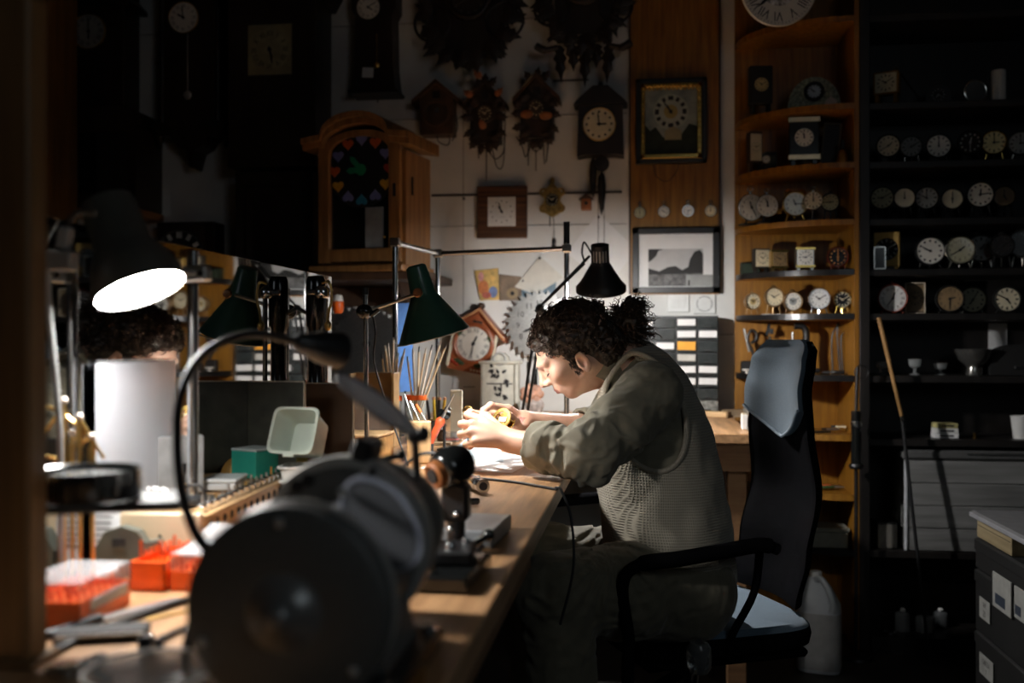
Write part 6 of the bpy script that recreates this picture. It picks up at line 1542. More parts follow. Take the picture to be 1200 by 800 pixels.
# ---- jars with pegwood sticks, brushes, drivers
MJAR = CLEAR('jar_glass', (.80, .84, .82), .10, .05)
def jar(px, py_rim, tt, r, label, rim=MORANGE):
    c = LP(px, py_rim, tt); h = c.z - DESK
    t = thing('stick_jar', label, 'jar', (c.x, c.y, DESK + .0006))
    mb = MB(MJAR); mb.lathe([(r * .9, .0), (r, .006), (r, h * .9), (r * .96, h * .92), (r * .96, h - .004), (r * .92, h - .004), (r * .92, .006), (.001, .005)], (0, 0, 0), caps=False, seg=28); mb.build('glass', t)
    mb = MB(rim); mb.lathe([(r * 1.04, h * .9), (r * 1.06, h * .94), (r * 1.06, h), (r * .95, h), (r * .95, h * .9)], (0, 0, 0), caps=False, seg=28); mb.build('rim', t)
    return c, h
sticks = [  # jar index, top px, top py, width, tone, tip
]
j1 = jar(460, 464, 2.86, .026, 'glass jar with orange rim holding pale wooden sticks, nearer the lamp pole')
j2 = jar(487, 463, 2.90, .030, 'glass jar with orange rim holding long wooden sticks under the green shade')
TON = [WOOD('stick_pale', (.74, .62, .44), (.82, .72, .55), axis='z'), WOOD('stick_tan', (.66, .50, .30), (.74, .58, .38), axis='z'), M('stick_white', (.74, .70, .62), r=.5)]
k = 0
for (j, r_), tops in (((j1, .020), ((448, 420), (452, 411), (455, 406), (461, 402), (466, 420), (473, 415), (470, 424))), ((j2, .023), ((478, 424), (484, 415), (491, 412), (498, 414), (505, 410), (515, 405), (521, 408)))):
    c = j[0]
    for i, (px, py) in enumerate(tops):
        yl = c.y + ((i * 3) % 7 - 3) / 3 * r_ * .80
        tp = PY(px, py, yl); off = (tp.x - c.x); half = math.sqrt(max(0, r_ ** 2 - (yl - c.y) ** 2)) * .75
        b_ = Vector((c.x - max(-half, min(half, off * .45)), yl, DESK + .0085))
        d_ = tp - b_; L_ = d_.length
        t = thing('wooden_stick', 'thin pale wooden stick leaning in an orange-rimmed jar under the green lamp', 'stick', b_, 0, 'wooden sticks in the orange-rimmed jars')
        q = d_.to_track_quat('Z', 'Y'); t.rotation_euler = q.to_euler()
        mt_ = TON[k % 3]; k += 1; wd = random.uniform(.0036, .0056)
        mb = MB(mt_); mb.box((0, 0, L_ / 2), (wd * 2, .0046, L_), b=.0008); mb.build('stick_shaft', t)
        mb = MB(TON[2] if i % 2 else MSTEEL); mb.prism([(-wd, L_), (wd, L_), (wd * .3, L_ + .016)], -.0022, .0022); mb.build('tip', t)
# driver pot
c = LP(511, 482, 3.0)
t = thing('driver_pot', 'dark glass pot crowded with yellow-handled drivers beside the orange screwdriver', 'pot', (c.x, c.y, DESK + .0006)); 
mb = MB(M('dark_glass', (.05, .05, .045), r=.1, coat=.5)); mb.lathe([(.024, 0), (.027, .006), (.027, .055), (.024, .055), (.024, .008), (.001, .006)], (0, 0, 0), caps=False); mb.build('pot_body', t); mb = MB(MBRASS); mb.torus((0, 0, .055), .026, .0015, axis=(0, 0, 1)); mb.build('rim', t)
for i, (dx, an) in enumerate(((-.012, -.14), (-.004, -.04), (.006, .05), (.013, .12))):
    t2 = thing('small_driver', 'slim yellow-handled driver standing in the dark glass pot', 'screwdriver', (c.x + dx, c.y + (.006 if i % 2 else -.006), DESK + .0095), 0, 'drivers in the dark pot', rot=(0, an, 0))
    mb = MB(M('driver_yellow', (.62, .44, .04), r=.35) if i % 2 else MIRON); mb.cyl((0, 0, .045), (0, 0, .105), .0045, seg=10); mb.build('driver_handle', t2); mb = MB(MSTEEL); mb.cyl((0, 0, 0), (0, 0, .045), .0022, seg=8); mb.build('blade', t2); mb = MB(M('cork_top', (.55, .30, .18), r=.6)); mb.lathe([(.005, .105), (.006, .108), (.0045, .113), (.001, .114)], (0, 0, 0), seg=12); mb.build('cap', t2)
c = LP(535, 494, 2.9); h = LP(535, 458, 2.9).z - DESK
t = thing('cream_carton', 'upright cream carton standing between the drivers and the hands', 'carton', (c.x, c.y, DESK + .0006), .1); mb = MB(M('cream_card', (.66, .60, .46), r=.6, var=.08)); mb.box((0, 0, h / 2), (.034, .022, h - .001), b=.001); mb.build('body', t); mb = MB(M('cream_card2', (.72, .67, .54), r=.6)); mb.box((0, 0, h + .0012), (.035, .023, .002)); mb.build('lid', t)
# wooden tool block, orange screwdriver
c = LP(489, 530, 2.36)
t = thing('tool_block', 'light wooden tool block with drilled top holding slim tools, on the bench before the jars', 'block', (c.x, c.y + .02, DESK + .0006), .15); hb = LP(489, 494, 2.36).z - DESK
mb = MB(MPINE); mb.box((0, 0, hb / 2), (.055, .04, hb - .001), b=.002); mb.build('block', t)
mb = MB(MBLACKM)
for i in range(3): mb.disc((-.016 + i * .016, 0, hb - .001), .003, axis=(0, 0, 1), th=.001, seg=12)
mb.build('hole_pattern', t)
for i, (px, py, mt_, lab) in enumerate(((474, 462, MSTEEL, 'slim steel file stuck in the wooden tool block, tallest of three'), (481, 470, MCHROME, 'chrome scriber stuck in the wooden tool block beside the tall file'), (488, 474, MORANGE, 'orange-handled pick stuck in the wooden tool block'))):
    bb = Vector((c.x - .016 + i * .016, c.y + .02, DESK + hb + .0008)); d_ = LP(px, py, 2.4) - bb
    t = thing('slim_tool', lab, 'tool', bb); t.rotation_euler = d_.to_track_quat('Z', 'Y').to_euler(); L_ = d_.length
    mb = MB(MSTEEL); mb.cyl((0, 0, 0), (0, 0, L_ * .5), .0018, seg=8); mb.build('blade', t); mb = MB(mt_); mb.cyl((0, 0, L_ * .5), (0, 0, L_), .0035, .003, seg=10); mb.build('grip', t)
p0 = LP(504, 508, 2.52); p1 = LP(521, 480, 2.52); p2 = LP(532, 462, 2.52)
# stands in a small cup
base_ = Vector((p0.x, p0.y, DESK + .0006))
t = thing('tool_cup', 'tiny dark cup that holds the orange screwdriver upright', 'cup', (p0.x - .012, p0.y, DESK + .0006)); mb = MB(MBLACK); mb.lathe([(.020, 0), (.021, .03), (.018, .03), (.017, .004), (.001, .003)], (0, 0, 0), caps=False); mb.build('body', t); mb = MB(MIRON); mb.torus((0, 0, .03), .0195, .0012, axis=(0, 0, 1)); mb.build('rim', t)
st = Vector((p0.x - .014, p0.y, DESK + .008))
t = thing('orange_screwdriver', 'orange-handled screwdriver with steel blade pointing up, leaning before the cream carton', 'screwdriver', st); d_ = p2 - st; L_ = d_.length; t.rotation_euler = d_.to_track_quat('Z', 'Y').to_euler()
MCORAL = M('coral_handle', (.78, .13, .045), r=.35)
mb = MB(MCORAL); mb.lathe([(.009, 0), (.0105, .01), (.009, L_ * .45), (.0125, L_ * .5), (.0125, L_ * .56), (.007, L_ * .6)], (0, 0, 0), seg=16); mb.build('screwdriver_handle', t)
mb = MB(MSTEEL); mb.cyl((0, 0, L_ * .6), (0, 0, L_), .0042, .0015, seg=12); mb.build('blade', t)
c = LP(519, 514, 2.93)
c = D(519, 516)
t = thing('oil_bottle', 'small brown glass bottle with white cap on the bench beside the hands', 'bottle', (c.x, c.y - .02, DESK + .0006)); s2 = c.y / F
mb = MB(M('amber_glass', (.08, .035, .015), r=.1, coat=.6)); mb.lathe([(.012, 0), (.0135, .003), (.0135, .028), (.008, .034)], (0, 0, 0)); mb.build('glass', t); mb = MB(MWHITE); mb.lathe([(.0105, .034), (.0105, .050), (.009, .052), (.001, .052)], (0, 0, 0)); mb.build('cap', t)
c = D(531, 517); t = thing('clear_jar', 'short clear plastic jar with red writing band beside the brown bottle', 'jar', (c.x, c.y - .03, DESK + .0006)); mb = MB(MCLEAR); mb.lathe([(.022, 0), (.023, .03), (.021, .03), (.020, .004), (.001, .003)], (0, 0, 0), caps=False); mb.build('shell', t); mb = MB(M('red_band', (.6, .16, .14), r=.5)); mb.lathe([(.0232, .008), (.0233, .012)], (0, 0, 0), caps=False); mb.build('band', t)
c = D(548, 515); t = thing('loupe', 'small black and chrome eye loupe standing beside the fingertips', 'loupe', (c.x - .01, c.y - .30, DESK + .0006))
zl = LP(552, 487, 2.55).z - DESK
mb = MB(MIRON); mb.cyl((0, 0, .0), (0, 0, zl - .012), .004, seg=10); mb.lathe([(.02, .0), (.02, .005), (.004, .008)], (0, 0, 0)); mb.build('stand', t)
mb = MB(MBLACKG); mb.cyl((0.006, .01, zl - .008), (-.008, -.010, zl + .002), .0125, .010, seg=20); mb.build('eyepiece', t); mb = MB(MCHROME); mb.ell((.008, .004, zl + .008), (.011, .011, .009), 16, 10); mb.build('lens_cap', t)
c = LP(548, 481, 2.7); t = thing('brass_ring', 'small brass gear ring on a wire stand behind the eye loupe', 'gear', (c.x, c.y, DESK + .0006)); zl = c.z - DESK
mb = MB(MBRASS); mb.torus((0, 0, zl), .012, .0028, axis=(.3, -1, .4), seg=28); mb.torus((0, .008, zl - .004), .008, .002, axis=(.3, -1, .4), seg=20); mb.build('ring', t); mb = MB(MIRON); mb.cyl((0, .004, .001), (0, .004, zl - .011), .0016, seg=6); mb.lathe([(.014, 0), (.014, .003), (.001, .004)], (0, .004, 0)); mb.build('stand', t)
# papers on the bench
def sheet(label, pts, z, mat=MPAPER, name='paper_sheet', th=.0008):
    p3 = [D(x, y, DESK + z) for x, y in pts]; c = sum(p3, Vector()) / len(p3)
    t = thing(name, label, 'paper', (c.x, c.y, DESK + z)); mb = MB(mat); n = len(p3)
    mb.add([(p.x - c.x, p.y - c.y, 0) for p in p3] + [(p.x - c.x, p.y - c.y, th) for p in p3], [tuple(reversed(range(n))), tuple(range(n, 2 * n))] + [(i, (i + 1) % n, n + (i + 1) % n, n + i) for i in range(n)])
    o = mb.build('sheet', t); recalc(o); return t
t = sheet('big white drawing sheet lying on the bench under the forearm', [(489, 549), (600, 554), (640, 533), (560, 528)], .0006)
t = sheet('bluish white paper lying under the hands on the bench', [(522, 536), (590, 541), (585, 517), (548, 512)], .0022, M('bluish_paper', (.66, .76, .84), r=.7, var=.05))
t = thing('wood_ledge', 'thin pale wooden ruler strip lying before the small bottles', 'ruler', tuple(D(517, 517)), 0); t.location.z = DESK + .0006; t.location.y -= .1; mb = MB(MPALE); mb.box((0, 0, .004), (.10, .022, .007), b=.001); mb.build('strip', t); mb = MB(MINK); mb.box((0, -.0114, .005), (.09, .0006, .001)); mb.build('scale_line', t)
# cable, plug, chrome tube and steel plate on the bench
pts = [D(562, 562), D(600, 566), D(636, 572), D(652, 575)]
pts = [p + Vector((0, 0, .003)) for p in pts] + [Vector((EX - .002, 1.93, DESK + .006)), Vector((EX + .010, 1.92, DESK + .001)), Vector((EX + .030, 1.90, DESK - .05)), Vector((EX + .035, 1.88, DESK - .14)), Vector((EX + .012, 1.86, DESK - .24))]
t = thing('black_cable', 'black cable running across the bench and over its edge in front of the elbow', 'cable', tuple(pts[0])); mb = MB(MRUBBER); mb.tube(spline([p - pts[0] for p in pts], 10), .0026, seg=8); mb.build('cord', t); mb = MB(MBLACK); mb.cyl((0, 0, .002), (-.02, .004, .002), .0042, .003, seg=10); mb.build('plug', t)
c = D(556, 592); t = thing('cable_plug', 'little black cable plug lying on the open bench top beside the steel plate', 'plug', (c.x, c.y, DESK + .0006)); mb = MB(MBLACKG); mb.box((0, 0, .007), (.018, .013, .012), b=.003, R=Matrix.Rotation(.4, 3, 'Z')); mb.build('body', t); mb = MB(MRUBBER); mb.tube(spline([(-.008, -.003, .007), (-.018, -.008, .010), (-.022, -.02, .006), (-.022, -.06, .004), (-.030, -.09, .003)], 6), .0025, seg=8); mb.build('cord', t)
c = D(558, 575); t = thing('chrome_tube', 'short ribbed chrome tube lying on the bench behind the black motor', 'tube', (c.x, c.y, DESK + .0006), -1.1); mb = MB(MCHROME); mb.lathe([(.012, -.045), (.0135, -.043), (.0135, .02), (.0115, .021), (.0115, .03), (.0135, .031), (.0135, .045)], (0, 0, .0142), (1, 0, 0), seg=24); mb.build('barrel', t); mb = MB(MIRON); mb.disc((.0455, 0, .0142), .008, axis=(1, 0, 0), th=.001); mb.build('bore', t)
t = thing('steel_plate', 'flat square brushed steel anvil plate near the edge of the bench', 'plate', (EX - .075, 1.44, DESK + .0006), -.06); mb = MB(M('dull_steel', (.40, .42, .44), r=.4, m=.6, var=.1)); mb.box((0, 0, .014), (.075, .14, .024), b=.002); mb.build('plate', t); mb = MB(MBLACK); mb.box((0, 0, .001), (.070, .13, .002)); mb.build('pad', t)
# ================================================================== DOUBLE GRINDER IN FRONT
GX, GZ = -.262, .950
G0 = Vector((GX, .84, DESK + .0008))
MGR = M('grinder_black', (.100, .104, .100), r=.42, var=.15, scale=200, bump=.05)
MGRIM = M('grinder_rim', (.42, .415, .39), r=.35, m=.25)
t = thing('bench_grinder', 'big dark double bench grinder with round wheel covers and hinged eye shields at bench front', 'grinder', G0)
def gp(x, y, z): return Vector((x, y, z)) - G0
zc = GZ - G0.z
# near cover: big disc with hub
rn = .0775
mb = MB(MGR); mb.lathe([(.0005, 0), (.030, 0), (rn * .93, .0005), (rn, .004), (rn, .034), (rn * .96, .036), (.001, .036)], (0, -.135, zc), (0, 1, 0), seg=64); mb.build('wheel_cover', t)
mb = MB(M('hub_metal', (.22, .22, .215), r=.3, m=.35)); mb.lathe([(.0005, -.022), (.005, -.0215), (.010, -.018), (.013, -.011), (.019, -.0085), (.023, -.003), (.030, -.0005)], (0, -.135, zc), (0, 1, 0), seg=48); mb.build('hub_cap', t)
mb = MB(MGRIM); mb.lathe([(rn + .0004, .022), (rn + .0016, .024), (rn + .0016, .033), (rn + .0004, .035)], (0, -.135, zc), (0, 1, 0), seg=64, caps=False); mb.build('cover_rim', t)
for a in (1.57 + .05, -.65, 3.5):
    mb = MB(M('pale_screw', (.5, .5, .48), r=.35)); p = Vector((math.cos(a) * rn * .86, -.1355, zc + math.sin(a) * rn * .86)); mb.lathe([(.0035, 0), (.0035, -.0015), (.002, -.0025), (.0003, -.0028)], p, (0, 1, 0), seg=12); mb.build('screw', t)
# motor body
mb = MB(MGR); mb.lathe([(.030, -.10), (.052, -.085), (.056, -.06), (.056, .06), (.052, .085), (.030, .095)], (0, 0, zc), (0, 1, 0), seg=40); mb.build('motor', t)
# second cover, open guard
r2 = .079; y2 = .055
c2 = (-.012, y2, zc + .013)
mb = MB(MGR); mb.lathe([(.02, .0), (r2 * .96, .0), (r2, .004), (r2, .046), (r2 * .95, .049), (.02, .049)], c2, (0, 1, 0), seg=60, caps=False); mb.build('wheel_cover', t)
mb = MB(MGRIM); mb.lathe([(r2 * .90, -.002), (r2 + .001, -.001), (r2 + .002, .004), (r2 + .002, .016), (r2 + .0005, .018)], c2, (0, 1, 0), seg=60, caps=False); mb.build('cover_rim', t)
mb = MB(MBLACKM)
for i, (dx, dz) in enumerate(((-.045, .052), (-.034, .058))): mb.disc((c2[0] + dx, y2 - .001, c2[2] + dz), .006, th=.002)
mb.build('vent_hole_pattern', t)
mb = MB(MGRIM); mb.torus((c2[0], y2 - .004, c2[2]), r2 * .62, .0024, arc=(.4, 1.3), seg=20); mb.build('slot_rim', t)
y3 = .175; c3 = (-.012, y3, zc + .006); r3 = .063
mb = MB(MGR); mb.lathe([(.001, 0), (r3 * .96, .0), (r3, .005), (r3, .040), (r3 * .95, .044), (.001, .044)], c3, (0, 1, 0), seg=60, caps=False); mb.build('wheel_cover', t)
mb = MB(M('grind_stone', (.20, .19, .18), r=.9, bump=.4, bscale=300)); mb.cyl((0, .105, zc), (0, .130, zc), .056, seg=48); mb.build('grinding_wheel', t)
mb = MB(MSTEEL); mb.cyl((0, -.10, zc), (0, .20, zc), .008, seg=16); mb.build('shaft', t)
# pedestal and foot
mb = MB(MGR); mb.prism([(-.055, .018), (.055, .018), (.045, zc - .03), (-.045, zc - .03)], -.05, .06); mb.build('pedestal', t)
mb = MB(MBLACKG); mb.box((.0, .0, .009), (.15, .20, .017), b=.004); mb.build('foot', t)
for s in (-1, 1):
    for yy in (-.08, .08): mb = MB(MCHROME); mb.lathe([(.006, .0175), (.006, .021), (.004, .023), (.001, .0235)], (s * .062, yy, 0), seg=12); mb.build('foot_bolt', t)
# top bracket with eye shields
mb = MB(MBLACK); mb.box((.004, .075, zc + .099), (.020, .050, .020), b=.004, R=Matrix.Rotation(.3, 3, 'Y')); mb.build('top_bracket', t)
MSHLD = CLEAR('scratched_shield', (.26, .27, .29), .30, .25, .75)
def shield(cpx, cpy, tt, ax_u, ax_v, ru, rv, edge):
    c = PT(cpx, cpy, tt) - G0; u = Vector(ax_u).normalized(); n = u.cross(Vector(ax_v)).normalized(); v = n.cross(u)
    mb = MB(MSHLD); k = 40
    ring = [c + u * ru * math.cos(2 * PI * i / k) + v * rv * math.sin(2 * PI * i / k) for i in range(k)]
    vs = ring + [p + n * .002 for p in ring]
    mb.add(vs, [tuple(range(k)), tuple(reversed(range(k, 2 * k)))] + [(i, k + i, k + (i + 1) % k, (i + 1) % k) for i in range(k)]); recalc(mb.build('eye_shield', t))
    mb = MB(edge); mb.tube(ring, .0022, seg=8, closed=True); mb.build('shield_rim', t)
MSR = CLEAR('shield_edge', (.85, .9, 1.0), .35, .15, .9)
shield(446, 614, .80, (.42, .25, -.87), (.85, -.30, .40), .042, .030, MSR)
shield(441, 473, .98, (.78, .20, -.60), (.10, -.96, -.20), .047, .030, M('shield_edge_light', (.34, .34, .35), r=.4))
for px, py in ((402, 576),): mb = MB(M('pale_screw', (.5, .5, .48), r=.35)); mb.lathe([(.004, .0), (.004, -.002), (.0025, -.003), (.0003, -.0033)], PT(px, py, .79) - G0, (0, 1, 0), seg=14); mb.build('shield_screw', t)
mb = MB(MBLACK); a, b = PT(405, 570, .81) - G0, PT(440, 550, .93) - G0; mb.cyl(a, b, .0035, seg=10); mb.cyl(b, Vector((.0, .075, zc + .095)), .004, seg=10); mb.build('shield_arm', t)
kn = PT(486, 511, 1.0) - G0
mb = MB(MBLACK); mb.ell(kn, (.0095, .009, .008), 18, 12); mb.ell(kn + Vector((.009, 0, .002)), (.007, .008, .0085), 16, 10); mb.build('knob', t)
mb = MB(MBLACK); mb.cyl(kn, PT(488, 552, 1.02) - G0, .0045, seg=10); mb.tube(spline([PT(488, 552, 1.02) - G0, PT(482, 566, 1.02) - G0, c3 + Vector((0, .02, r3 - .003)) if False else Vector((c3[0], c3[1] + .02, c3[2] + r3 - .004))], 5), .005, seg=10); mb.build('shield_arm', t)
mb = MB(MBLACK); a = PT(440, 540, 1.0) - G0; b = PT(470, 533, 1.03) - G0; mb.cyl(a, b, .0035, seg=10); mb.ell(b, .006, 12, 8); mb.cyl(a, Vector((.0, .09, zc + .102)), .0035, seg=8); mb.build('clamp_lever', t)
# orange-brown rubber pad seen beside the foot
tw = thing('wood_wedge', 'orange-brown wooden wedge stuck beside the grinder foot at the bench edge', 'wedge', (EX - .022, .74, DESK + .0006)); mb = MB(MORANGEW); mb.prism([(-.012, 0), (.012, 0), (.012, .03), (-.012, .008)], -.05, .05); mb.build('wedge_block', tw); mb = MB(MBLACKM); mb.box((0, .052, .004), (.022, .003, .007)); mb.build('end_cap', tw)
# flexible lamp arm
pts = [PT(246, 655, .80), PT(228, 622, .81), PT(214, 580, .84), PT(208, 520, .88), PT(212, 462, .93), PT(232, 422, .98), PT(262, 400, 1.02), PT(300, 391, 1.06), PT(345, 400, 1.10)]
base = Vector((pts[0].x - .034, pts[0].y + .03, DESK + .0008))
t2 = thing('gooseneck_lamp', 'black gooseneck lamp, unlit, arching over the bench from behind the round grinder cover', 'lamp', base)
q = [p - base for p in pts]
mb = MB(MRUBBER); mb.tube(spline([Vector((0, 0, .012)), Vector((0, 0, .03)), q[0] * .5 + Vector((0, 0, .02))] + q, 8), .0046, seg=12); mb.build('gooseneck', t2)
mb = MB(MBLACK); mb.lathe([(.024, 0), (.024, .008), (.010, .014), (.001, .0145)], (0, 0, 0)); mb.build('base', t2)
hd = PT(398, 411, 1.15) - base; h0 = q[-1]; axh = hd - h0; Lh = axh.length
mb = MB(MBLACK); mb.lathe([(.006, 0), (.010, .004), (.014, Lh * .35), (.0185, Lh * .55), (.0215, Lh * .98), (.020, Lh), (.018, Lh * .97), (.001, Lh * .7)], h0, axh, seg=28, caps=False); mb.build('lamp_head', t2)
mb = MB(M('unlit_bulb', (.3, .3, .3), r=.2)); mb.ell(h0 + axh * .86, .010, 14, 10); mb.build('bulb', t2)
# black motor with orange end on a post
c = PT(532, 546, 1.34); b0 = Vector((c.x - .002, c.y, DESK + .0008))
t3 = thing('small_motor', 'black round bench motor with orange-brown end cap on a knobbly post near the steel plate', 'motor', b0)
cz = c.z - b0.z; axm = Vector((-.62, -.72, -.30)).normalized()
mb = MB(MBLACKG); mb.lathe([(.012, -.024), (.022, -.022), (.0275, -.010), (.0275, .012), (.023, .022), (.019, .024)], (0, 0, cz), axm, seg=36); mb.build('housing', t3)
mb = MB(M('orange_brown_cap', (.28, .10, .03), r=.4)); mb.lathe([(.019, .024), (.0185, .034), (.014, .037), (.010, .034), (.001, .033)], (0, 0, cz), axm, seg=32); mb.build('end_cap', t3)
mb = MB(MBLACKM); mb.disc(axm * .0345 + Vector((0, 0, cz)), .0095, axis=axm, th=.003); mb.build('bore', t3)
mb = MB(MBLACK); mb.box((.004, .006, cz - .048), (.036, .034, .052), b=.005); mb.build('bracket', t3)
mb = MB(MIRON); mb.cyl((.004, .006, .008), (.004, .006, cz - .07), .012, seg=18); mb.build('post', t3)
mb = MB(MBLACK); mb.box((.0, 0, .006), (.075, .085, .011), b=.003); mb.build('base', t3)
for dx, dz, r in ((-.018, -.055, .005), (.008, -.062, .0042), (-.022, -.075, .004), (.0, -.082, .0046)): mb = MB(MCHROME); mb.lathe([(r, 0), (r, -.004), (r * .6, -.006), (.0003, -.0065)], (dx, -.012, cz + dz), (0, 1, 0), seg=12); mb.build('bolt', t3)
mb = MB(MBLACK); mb.tube(spline([(-.01, .012, cz + .015), (-.05, .03, cz + .012), (-.085, .05, cz - .012), (-.10, .06, cz - .03)], 6), .0024, seg=8); mb.build('cord', t3)
# black slide with chrome screws beside the grinder foot
c = Vector((EX - .072, 1.19, DESK + .0008))
t4 = thing('slide_rest', 'black metal slide rest with shiny chrome screws between grinder and steel plate', 'slide rest', c, -.05)
mb = MB(MBLACKG); mb.box((0, 0, .010), (.085, .14, .019), b=.003); mb.build('base', t4)
mb = MB(MBLACK); mb.box((.005, .02, .0285), (.05, .075, .017), b=.003, R=Matrix.Rotation(.15, 3, 'Z')); mb.build('carriage', t4)
for x, y, z, r in ((-.028, -.058, .0195, .009), (-.008, -.052, .0195, .010), (-.02, .035, .037, .007), (.004, .005, .037, .006), (.016, .04, .037, .005)):
    mb = MB(MCHROME); mb.lathe([(r, 0), (r, .004), (r * .7, .007), (.0005, .008)], (x, y, z), seg=16); mb.build('screw', t4)
mb = MB(MBLACKG); mb.cyl((.02, .055, .03), (.03, .10, .034), .0045, seg=10); mb.ell((.031, .104, .035), .008, 12, 8); mb.build('crank_handle', t4)
# foreground clutter
def DP(px, py, z=0): return PZ(px, py, DESK + z)
c = DP(232, 800); c = Vector((-.378, .728, DESK + .0008))
t5 = thing('clear_tub', 'clear plastic tub lying on the bench in front of the grinder cover', 'tub', c)
MCT = CLEAR('cloudy_clear', (.72, .70, .68), .22, .15)
mb = MB(MCT); mb.lathe([(.040, .001), (.047, .030), (.050, .034), (.0505, .036), (.0470, .036), (.0440, .031), (.038, .003), (.001, .003)], (0, 0, 0), seg=48, caps=False); mb.build('bowl', t5); mb = MB(M('cloudy_rim', (.62, .60, .56), r=.3)); mb.torus((0, 0, .0355), .0495, .0016, axis=(0, 0, 1), seg=48); mb.build('rim', t5)
def cab(label, pts, r=.003, mat=MRUBBER, name='bench_cable'):
    P_ = [DP(x, y, r + .0008) for x, y in pts]; tt = thing(name, label, 'cable', P_[0]); mb = MB(mat); mb.tube(spline([p - P_[0] for p in P_], 8), r, seg=8); mb.build('cord', tt); mb = MB(MBLACK); mb.ell((0, 0, .0005), r * 1.3, 10, 8); mb.build('end_sleeve', tt); return tt
cab('thick black cable crossing from the wooden post towards the grinder', [(66, 762), (110, 740), (160, 722), (200, 708), (236, 698)], .0035)
cab('grey cable snaking along the bottom edge beside the wooden post', [(58, 785), (90, 778), (120, 768), (112, 785), (128, 796)], .003, M('grey_cable', (.10, .10, .10), r=.5))
cab('short black cable curling behind the white caps', [(190, 748), (210, 738), (236, 730)], .0028)
for i, (px, py, lab) in enumerate(((228, 722, 'white plastic cap standing beside the grinder cover, upper of two'), (226, 744, 'white plastic cap lying beside the grinder cover, lower of two'))):
    c = DP(px, py); tt = thing('bottle_stopper', lab, 'cap', (c.x, c.y, DESK + .0006)); mb = MB(MWHITE); mb.lathe([(.006, 0), (.0065, .002), (.006, .012), (.001, .0125)] if i == 0 else [(.0075, 0), (.008, .002), (.007, .008), (.001, .0085)], (0, 0, 0), seg=18); mb.build('cap_shell', tt); mb = MB(MDIALD); mb.torus((0, 0, .003), .0066 if i == 0 else .008, .0008, axis=(0, 0, 1), seg=18); mb.build('grip_ring', tt)
c = DP(166, 718); tt = thing('flat_file', 'flat steel file with dark tang lying beside the first orange box', 'file', (c.x, c.y, DESK + .0006), 1.12); mb = MB(MSTEEL); mb.box((0, 0, .003), (.10, .016, .005), b=.001); mb.build('blade', tt); mb = MB(MBLACK); mb.cyl((-.05, 0, .0052), (-.12, -.01, .0052), .005, .0042, seg=12); mb.build('tang_handle', tt)
c = DP(138, 745); tt = thing('black_case', 'low black tool case lying between the orange box and the cables', 'case', (c.x - .01, c.y - .01, DESK + .0006), .35); mb = MB(MBLACKM); mb.box((0, 0, .005), (.085, .035, .0095), b=.002); mb.build('shell', tt); mb = MB(MSTEEL); mb.box((0, -.018, .0075), (.08, .0015, .002)); mb.build('edge_strip', tt)
c = DP(140, 768); tt = thing('metal_nozzle', 'small shiny metal nozzle lying behind the clear tub', 'nozzle', (c.x + .018, c.y, DESK + .0006), .3); mb = MB(MIRON); mb.lathe([(.007, 0), (.009, .004), (.009, .012), (.005, .016), (.005, .022), (.001, .0225)], (0, 0, .0095), (1, .2, 0), seg=18); mb.build('barrel', tt); mb = MB(MCHROME); mb.torus((.012, .0024, .0095), .009, .0014, axis=(1, .2, 0), seg=20); mb.build('ring', tt)
c = DP(78, 790); tt = thing('metal_stopper', 'round white-metal cap with bright glints beside the foot of the post', 'cap', (c.x, c.y, DESK + .0006)); mb = MB(MNICK); mb.lathe([(.014, 0), (.0145, .006), (.012, .009), (.001, .010)], (0, 0, 0), seg=24); mb.build('cap_shell', tt); mb = MB(MCHROME); mb.ell((.013, .010, .0056), .005, 12, 8); mb.build('stud', tt)
c = DP(205, 722); tt = thing('thin_rod', 'thin brown metal rod lying on the bare bench beside the white caps', 'rod', (c.x, c.y, DESK + .0006), .9); mb = MB(MBRASS); mb.cyl((-.03, 0, .0022), (.03, 0, .0022), .0016, seg=8); mb.build('shaft', tt); mb = MB(MIRON); mb.cyl((.03, 0, .0022), (.036, 0, .0022), .0021, seg=8); mb.build('tip', tt)
